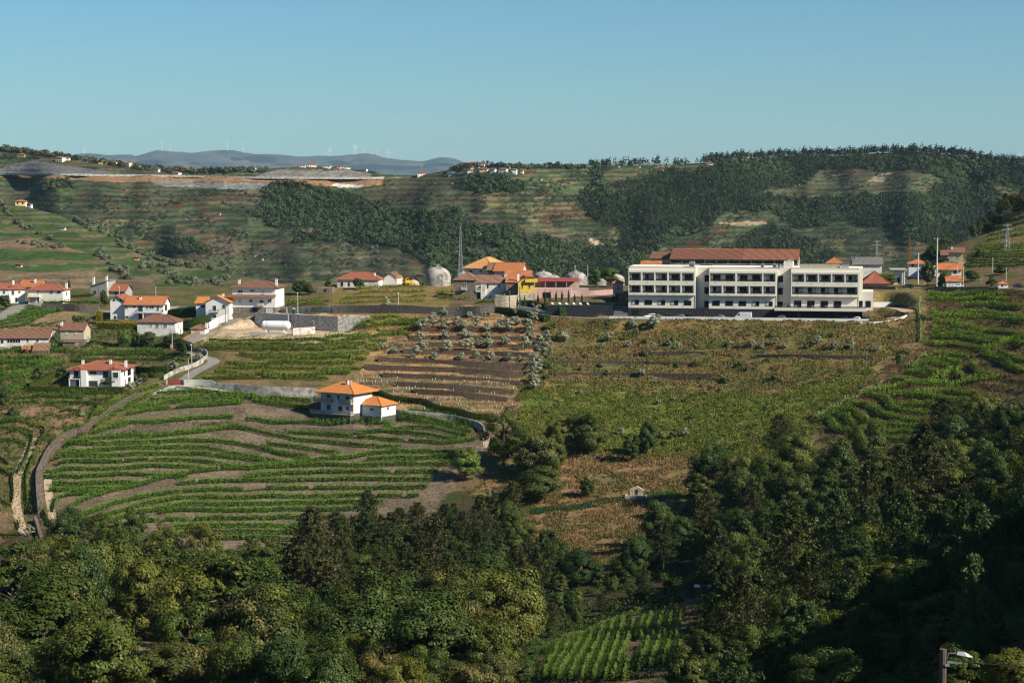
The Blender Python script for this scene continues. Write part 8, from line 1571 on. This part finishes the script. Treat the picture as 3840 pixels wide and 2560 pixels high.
for i, (u, a, b, mt) in enumerate(PLr): pole(u, a, b, .15, mt, f"slim pole of the right village, {ordn(i)} from its left", .5, False, group='slim poles of the right village')
ST = [(2278, 1616, 1559), (2662, 1549, 1477), (3023, 1471, 1389), (3418, 1331, 1235), (3452, 1330, 1290), (1818, 1748, 1656), (1822, 1622, 1580), (918, 1548, 1490)]
for i, (u, a, b) in enumerate(ST): pole(u, a, b, .08, 'woodpole', f"thin weathered stake in the open slope, {ordn(i)} from the left", name='stake', group='thin stakes on the slopes', lean=[0, .02, .01, -.05, -.25, .0, .02, 0][i])
# cables
def cable(a, b, sag, label, i):
    a, b = Vector(a), Vector(b); m = MB(); n = 14; pts = [a.lerp(b, t / n) - Vector((0, 0, sag * 4 * (t / n) * (1 - t / n))) for t in range(n + 1)]
    for q in range(n): m.tube(pts[q], pts[q + 1], .035, n=3)
    tag(m.build('power_cable', M['darkmetal']), label, 'cable', 'power cables')
tow = hp(u2(1640), 12, ZTOP + 1)
for i, dx in enumerate((-1.4, 0, 1.4)): cable(py1 + Vector((dx, 0, -1.2)), tow + Vector((dx * 2, 0, 0)), 3, f"power cable from the grey pylon down to the hotel, {ordn(i)} of three", i); cable(pt + Vector((dx, 0, -.4)), py2 + Vector((dx, 0, -3)), 5, f"power cable between tallest pole and hill pylon, {ordn(i)} of three", i)
cable(pt, pb, 2, 'power cable between the two concrete poles', 0)
# ------- construction yard
A_, B_, C_ = hit(956, 1208), hit(1267, 1243), hit(1386, 1209); zt_ = B_.z + 57 / ppm(B_); M['boards'] = M['cleanconcrete']
def panelwall(name, label, a, b, zt, th, cols, rows):
    a, b = Vector(a), Vector(b); d = (b - a); d.z = 0; L_ = d.length; rz = math.atan2(d.y, d.x); r_ = empty(name, (a.x, a.y, 0), rz); tag(r_, label, 'wall'); z0 = min(a.z, b.z) - 1.5; MB().box(0, 0, z0, L_, th, zt).build('core', M['cleanconcrete'], r_)
    hh = (zt - z0) / rows
    for i in range(cols):
        for j in range(rows):
            m = MB().box(L_ * i / cols + .03, -.03, z0 + hh * j + .02, L_ * (i + 1) / cols - .03, -.002, z0 + hh * (j + 1) - .02); m.build('panel', PANM[(i * 7 + j * 3) % 3], r_)
    return r_
PANM = [pmat('board_concrete_' + n, c, .16, 1.2, .008, second=(.30, .285, .26), sec_scale=.8) for n, c in (('light', (.54, .52, .48)), ('mid', (.47, .455, .42)), ('warm', (.52, .49, .43)))]
panelwall('yard_front_wall', 'long board-marked concrete retaining wall behind the white tank', A_, B_, zt_, .5, 12, 5); panelwall('yard_side_wall', 'sunlit board-marked concrete wall running right from the yard corner', B_, C_, zt_, .5, 8, 5)
bk = hit(1200, 1176); m = MB(); m.add([(A_.x, A_.y + .4, zt_ - .7), (B_.x, B_.y + .4, zt_ - .7), (C_.x, C_.y + .2, zt_ - .7), (C_.x - 2, C_.y + 16, zt_ - .7), (A_.x, A_.y + 18, zt_ - .7)], [(0, 1, 2, 3, 4)]); tag(m.build('yard_deck', M['sand']), 'filled yard floor behind the concrete walls', kind='structure')
p_ = hit(1099, 1257); q_ = hit(1182, 1250); panelwall('low_yard_wall', 'low pale concrete wall right of the tank', p_, q_, max(p_.z, q_.z) + 2.4, .3, 4, 2)
p_ = hit(1035, 1249); k = ppm(p_); r_ = empty('gas_tank', p_ + Vector((0, 0, .1)), R(-9)); tag(r_, 'big white horizontal gas tank on saddles in the sandy yard', 'tank'); L_ = 114 / k; rad = 17.5 / k; zc_ = rad + 1.0; m = MB(); pr_ = [(0.02, -L_ / 2), (rad * .45, -L_ / 2 + .12), (rad * .78, -L_ / 2 + .4), (rad * .97, -L_ / 2 + .9), (rad, -L_ / 2 + 1.3), (rad, L_ / 2 - 1.3), (rad * .97, L_ / 2 - .9), (rad * .78, L_ / 2 - .4), (rad * .45, L_ / 2 - .12), (.02, L_ / 2)]
m.lathe(pr_, 28); m.v = [(z, x, y + zc_) for x, y, z in m.v]; m.build('vessel', M['whitemetal'], r_, smooth=True)
for x in (-L_ * .3, L_ * .3): MB().box(x - .35, -rad * .75, -.3, x + .35, rad * .75, zc_ - rad * .62).build('saddle', M['whitemetal'], r_)
for x in (-L_ * .28, L_ * .28): m = MB(); m.lathe([(rad + .02, x - .06), (rad + .02, x + .06)], 28); m.v = [(z, a, b + zc_) for a, b, z in m.v]; m.build('band', M['metal'], r_)
m = MB(); m.tube((L_ / 2 - .1, -.6, .3), (L_ / 2 + .5, -.6, .3), .06); m.tube((L_ / 2 + .5, -.6, .3), (L_ / 2 + .5, -.6, zc_ + .6), .06); m.tube((L_ / 2 + .5, .6, .3), (L_ / 2 + .5, .6, zc_ + .3), .05); m.build('pipework', M['metal'], r_)
p_ = hit(1010, 1252); r_ = empty('steel_beam_stack', p_, R(-8)); tag(r_, 'grey concrete kerb beams laid in front of the tank', 'beam'); MB().box(-6.0, -.5, -.3, 6.4, -.2, .5).build('beam', M['cleanconcrete'], r_); MB().box(-9.2, -1.5, -.3, 6.2, -1.2, .25).build('beam', M['cleanconcrete'], r_)
p_ = hit(1050, 1216); r_ = empty('vaporiser_bank', A_.lerp(B_, .31) + Vector((0, -1.6, 0)), math.atan2(B_.y - A_.y, B_.x - A_.x)); tag(r_, 'bank of tall silver finned vaporiser panels behind the tank', 'panels')
for i in range(22): MB().box(-4.0 + i * .37, -.1, -1, -4.0 + i * .37 + .25, .3 + .3 * (i % 2), zt_ - A_.z + .4 + .2 * (i % 3 == 0)).build('fin', M['metal'], r_)
for i, t in enumerate((.70, .72)): r_ = empty('vent_pipe', A_.lerp(B_, t) + Vector((0, -1.2, -1)), 0); tag(r_, f"small silver vent pipe against the yard wall, {'left' if i == 0 else 'right'} of two", 'pipe', 'vent pipes'); MB().tube((0, 0, 0), (0, 0, 4.0), .12).build('pipe', M['metal'], r_); MB().tube((0, 0, 4.0), (0, 0, 4.25), .17).build('cap', M['metal'], r_)
tl_ = hit(1101, 1180); r_ = empty('portable_toilet', tl_ + Vector((0, 0, 0)), 0); tag(r_, 'teal portable toilet cabin behind the yard', 'cabin'); M['teal'] = pmat('teal_plastic', (.015, .12, .11), .1, rough=.5); MB().box(-.6, -.6, 0, .6, .6, 2.2).build('cabin', M['teal'], r_); MB().add([(-.65, -.65, 2.2), (.65, -.65, 2.2), (.65, .65, 2.2), (-.65, .65, 2.2), (0, 0, 2.5)], [(0, 1, 4), (1, 2, 4), (2, 3, 4), (3, 0, 4)]).build('roof', M['whiteframe'], r_); MB().box(-.35, -.63, .1, .35, -.605, 2.0).build('door', M['teal'], r_)
for i, (u, c) in enumerate(((1268, 'wood'), (1292, 'wood'), (1300, 'metal'))):
    p = A_.lerp(B_, .96 + .02 * i) + Vector((i * 1.6, 4, 0)); r_ = empty('pallet_stack', (p.x, p.y, zt_ - .7), R(5)); tag(r_, f"stack of {'timber pallets' if c == 'wood' else 'steel props'} at the yard corner, {ordn(i)} from the left", 'pallets', 'stacks at the yard corner')
    for j in range(6): MB().box(-.6, -.5, j * .18, .6, .5, j * .18 + .13).build('pallet', M[c], r_)
p = A_.lerp(B_, .80) + Vector((0, 1.2, 0)); r_ = empty('yellow_boom', (p.x, p.y, zt_ - .7), 0); tag(r_, 'yellow machine arm showing above the yard wall', 'machine'); M['machyellow'] = pmat('machine_yellow', (.65, .36, .02), .1, rough=.45); MB().add([(-1.6, -.15, .6), (-1.5, -.15, .9), (1.4, -.15, 1.6), (1.5, -.15, 1.3), (-1.6, .15, .6), (-1.5, .15, .9), (1.4, .15, 1.6), (1.5, .15, 1.3)], [(0, 3, 2, 1), (4, 5, 6, 7), (0, 1, 5, 4), (1, 2, 6, 5), (2, 3, 7, 6), (3, 0, 4, 7)]).build('boom', M['machyellow'], r_); MB().box(1.2, -.4, -.01, 1.9, .4, 1.25).build('carrier', M['machyellow'], r_)
# excavator and spoil heap
p_ = hit(1528, 1069); r_ = empty('excavator', p_, R(20)); tag(r_, 'yellow excavator beside the white dome', 'excavator')
for y in (-.9, .9): MB().prism([(-1.5, .1), (-1.7, .45), (-1.4, .8), (1.4, .8), (1.7, .45), (1.5, .1)], y - .28, y + .28).build('track', M['tyre'], r_)
MB().prism([(-1.2, .95), (1.9, .95), (1.9, 1.9), (.2, 2.0), (-1.2, 1.6)], -1.2, 1.2).build('body', M['machyellow'], r_); c_ = MB().prism([(-1.15, 1.61), (.1, 1.95), (.1, 3.0), (-.8, 3.0), (-1.15, 2.3)], -1.15, -.1).build('cab', M['machyellow'], r_); MB().box(-.7, -1.18, 2.1, 0, -1.16, 2.85).build('cab_window', M['glass'], c_)
MB().tube((-1.0, .5, 1.6), (-2.6, .5, 4.0), .22, .18, 4).build('boom', M['machyellow'], r_); MB().tube((-2.6, .5, 4.0), (-4.6, .5, 3.2), .18, .14, 4).build('arm', M['machyellow'], r_); MB().prism([(-4.9, 1.6), (-4.2, 1.5), (-4.3, 2.6), (-4.7, 3.2)], .1, .9).build('bucket', M['machyellow'], r_)
hp_ = hit(1551, 1069); m = MB(); m.lathe([(3.2, -.4), (2.6, .6), (1.5, 1.7), (.2, 2.3)], 14); tag(m.build('spoil_heap', M['sand'], None, hp_, 0, True), 'heap of sand behind the yellow excavator', 'heap')
mh = hit(925, 1222); m = MB(); m.lathe([(9, -1.5), (6.5, .6), (4, 1.9), (1.5, 2.6), (.1, 2.8)], 20); m.v = [(x * 1.0 + math.sin(y * 1.7) * .5, y * .7, z + math.sin(x * 1.3) * .25) for x, y, z in m.v]; tag(m.build('sand_mound', M['sand'], None, mh + Vector((0, 5, 0)), 0, True), 'pale sand bank beside the yard wall', 'heap')
# cistern in the clearing, brick hut in the wood
p_ = hit(2385, 1868); k = ppm(p_); r_ = empty('stone_cistern', p_, R(-10)); tag(r_, 'old stone spring cistern with pointed niche in the clearing', 'cistern'); w = 80 / k; MB().box(-w / 2, -1.6, -.6, w / 2, -1.2, 1.0).box(-w / 2, -1.2, -.6, -w / 2 + .4, 1.6, 1.0).box(w / 2 - .4, -1.2, -.6, w / 2, 1.6, 1.0).build('basin', M['concrete'], r_); MB().box(-w / 2 + .4, -1.2, .2, w / 2 - .4, 1.6, .78).build('water', pmat('algae_water', (.16, .19, .06), .2, 1.5, rough=.25, spec=.5), r_)
MB().prism([(-1.9, -.5), (1.9, -.5), (1.9, 2.3), (0.1, 3.3), (-1.9, 2.5)], 1.62, 2.4).build('back_wall', M['palestone'], r_); MB().box(-.35, 1.55, .9, .35, 1.61, 2.4).build('niche', M['frame'], r_); [MB().box(2.0 + i * .3, 1.6, -.5, 3.6, 2.6, 2.2 - i * .4).build('step', M['stone'], r_) for i in range(4)]  # niche is a flat dark panel on the wall, recess shade put into its colour
p_ = hit(2634, 2236); k = ppm(p_); r_ = empty('brick_hut', p_, R(-8)); tag(r_, 'small reddish brick hut with flat sheet roof among the foreground trees', 'hut'); w = 56 / k; MB().box(-w / 2, 0, -1, w / 2, w * .8, 1.9).build('wall', pmat('red_brick_wall', (.22, .075, .045), .25, 3), r_); MB().box(-w / 2 - .2, -.2, 1.9, w / 2 + .2, w * .8 + .2, 2.02).build('roof', M['metal'], r_)
# wind turbines
def turbine(u, vb, vh, i, n, where):
    p = at(u, vb + 6, MY - 60); k = ppm(p); hub = (vb + 6 - vh) / k; bl = min(hub * .55, 46); r_ = empty('wind_turbine', p, R(random.uniform(-40, 40))); tag(r_, f"white wind turbine {where}, {ordn(i)} from the left", 'wind turbine', 'wind turbines on the skyline'); MB().tube((0, 0, -20), (0, 0, hub), 2.6, 1.6, 8).build('tower', M['whitemetal'], r_); MB().box(-1.8, -4, hub - 1.8, 1.8, 6, hub + 1.8).build('nacelle', M['whitemetal'], r_); a0 = random.uniform(0, 2)
    for j in range(3):
        a = a0 + j * 2.0944; d = Vector((math.sin(a), 0, math.cos(a))); c = Vector((0, -5, hub)); e = d.cross(Vector((0, 1, 0))); m = MB(); q = c + d * bl; m.add([c - e * 1.1, c + e * 1.1, c + d * bl * .3 + e * 1.7, q + e * .3, q - e * .3, c + d * bl * .3 - e * 1.0] + [v + Vector((0, -.5, 0)) for v in (c - e * 1.1, c + e * 1.1, c + d * bl * .3 + e * 1.7, q + e * .3, q - e * .3, c + d * bl * .3 - e * 1.0)], [(0, 1, 2, 3, 4, 5), (11, 10, 9, 8, 7, 6)] + [(t, t + 6, (t + 1) % 6 + 6, (t + 1) % 6) for t in range(6)]); m.build('blade', M['whitemetal'], r_)
TL = [A(577, 172) + (A(0, 120)[1],), A(592, 172) + (A(0, 127)[1],), A(1116, 152) + (A(0, 95)[1],), A(1171, 157) + (A(0, 110)[1],), A(1568, 160) + (A(0, 100)[1],), A(1675, 160) + (A(0, 108)[1],), A(2272, 207) + (A(0, 155)[1],)] + [B(x, y) + (B(0, z)[1],) for x, y, z in ((88, 175, 125), (101, 178, 130), (147, 195, 140), (163, 168, 135), (210, 175, 145), (246, 188, 157), (328, 205, 165))]
for i, (u, vb, vh) in enumerate(TL): turbine(u, vb, vh, i, len(TL), 'on the left mountain ridge')
Cc = lambda x, y: (2560 + x / 1.8375, 480 + y / 1.8375); TR = [Cc(905, 200) + (Cc(0, 130)[1],), Cc(1018, 200) + (Cc(0, 130)[1],), Cc(1092, 200) + (Cc(0, 118)[1],), Cc(1203, 200) + (Cc(0, 118)[1],), Cc(2210, 230) + (Cc(0, 170)[1],), Cc(2322, 240) + (Cc(0, 183)[1],)]
for i, (u, vb, vh) in enumerate(TR): turbine(u, vb, vh, i, len(TR), 'behind the wooded right ridge')
# ------- street lamp on a wooden pole close to the camera
LP = at(3537, 2432, 66.0); gz = float(hz(LP[0], LP[1])); r_ = empty('street_lamp', (LP[0], LP[1], gz), R(-6)); tag(r_, 'near street lamp on a dark wooden pole at the bottom right', 'street lamp'); hz_ = LP[2] - gz
MB().tube((0, 0, -.5), (0, 0, hz_), .15, .125, 10).build('pole', M['woodpole'], r_); m = MB(); m.tube((.1, -.05, hz_ - .28), (.18, -.08, hz_ - .12), .025); m.tube((.18, -.08, hz_ - .12), (.45, -.12, hz_ - .1), .025); m.build('arm', M['metal'], r_)
hd = MB().add([(.42, -.22, hz_ - .13), (.8, -.22, hz_ - .2), (.98, -.17, hz_ - .22), (.98, -.07, hz_ - .22), (.8, -.02, hz_ - .2), (.42, -.02, hz_ - .13), (.46, -.17, hz_ - .05), (.7, -.18, hz_ - .06), (.84, -.15, hz_ - .15), (.84, -.09, hz_ - .15), (.7, -.06, hz_ - .06), (.46, -.07, hz_ - .05)], [(5, 4, 3, 2, 1, 0), (6, 7, 8, 9, 10, 11), (0, 1, 7, 6), (1, 2, 8, 7), (2, 3, 9, 8), (3, 4, 10, 9), (4, 5, 11, 10), (5, 0, 6, 11)]).build('lamp_head', M['metal'], r_)
MB().box(.12, -.1, hz_ - .46, .62, -.04, hz_ - .38).build('bracket', M['metal'], r_); MB().box(.05, -.16, hz_ - .56, .2, .1, hz_ - .48).build('clamp', M['metal'], r_)
m = MB(); a = Vector((LP[0] + .6, LP[1] - .06, LP[2] - .42)); b = Vector((LP[0] + 40, LP[1] + 4, LP[2] + 2.0)); pts = [a.lerp(b, t / 20) - Vector((0, 0, 3.2 * 4 * (t / 20) * (1 - t / 20) * .55)) for t in range(21)]
for q in range(20): m.tube(pts[q], pts[q + 1], .02, n=5)
tag(m.build('street_cable', M['tyre']), 'dark cable running right from the near lamp pole', 'cable')
# ------- haze: a thin closed body of air round everything
hm = bpy.data.materials.new('thin_haze'); hm.use_nodes = True; hn = hm.node_tree.nodes; hn.remove(hn['Principled BSDF']); pv_ = hn.new('ShaderNodeVolumePrincipled'); pv_.inputs['Density'].default_value = HAZE; pv_.inputs['Color'].default_value = (.52, .77, 1.0, 1); pv_.inputs['Anisotropy'].default_value = .0
hm.node_tree.links.new(pv_.outputs[0], hn['Material Output'].inputs['Volume']); hb = MB().box(-29500, -2950, -183, 29500, 29500, 720).build('haze', hm); tag(hb, 'thin blue summer haze', kind='stuff')
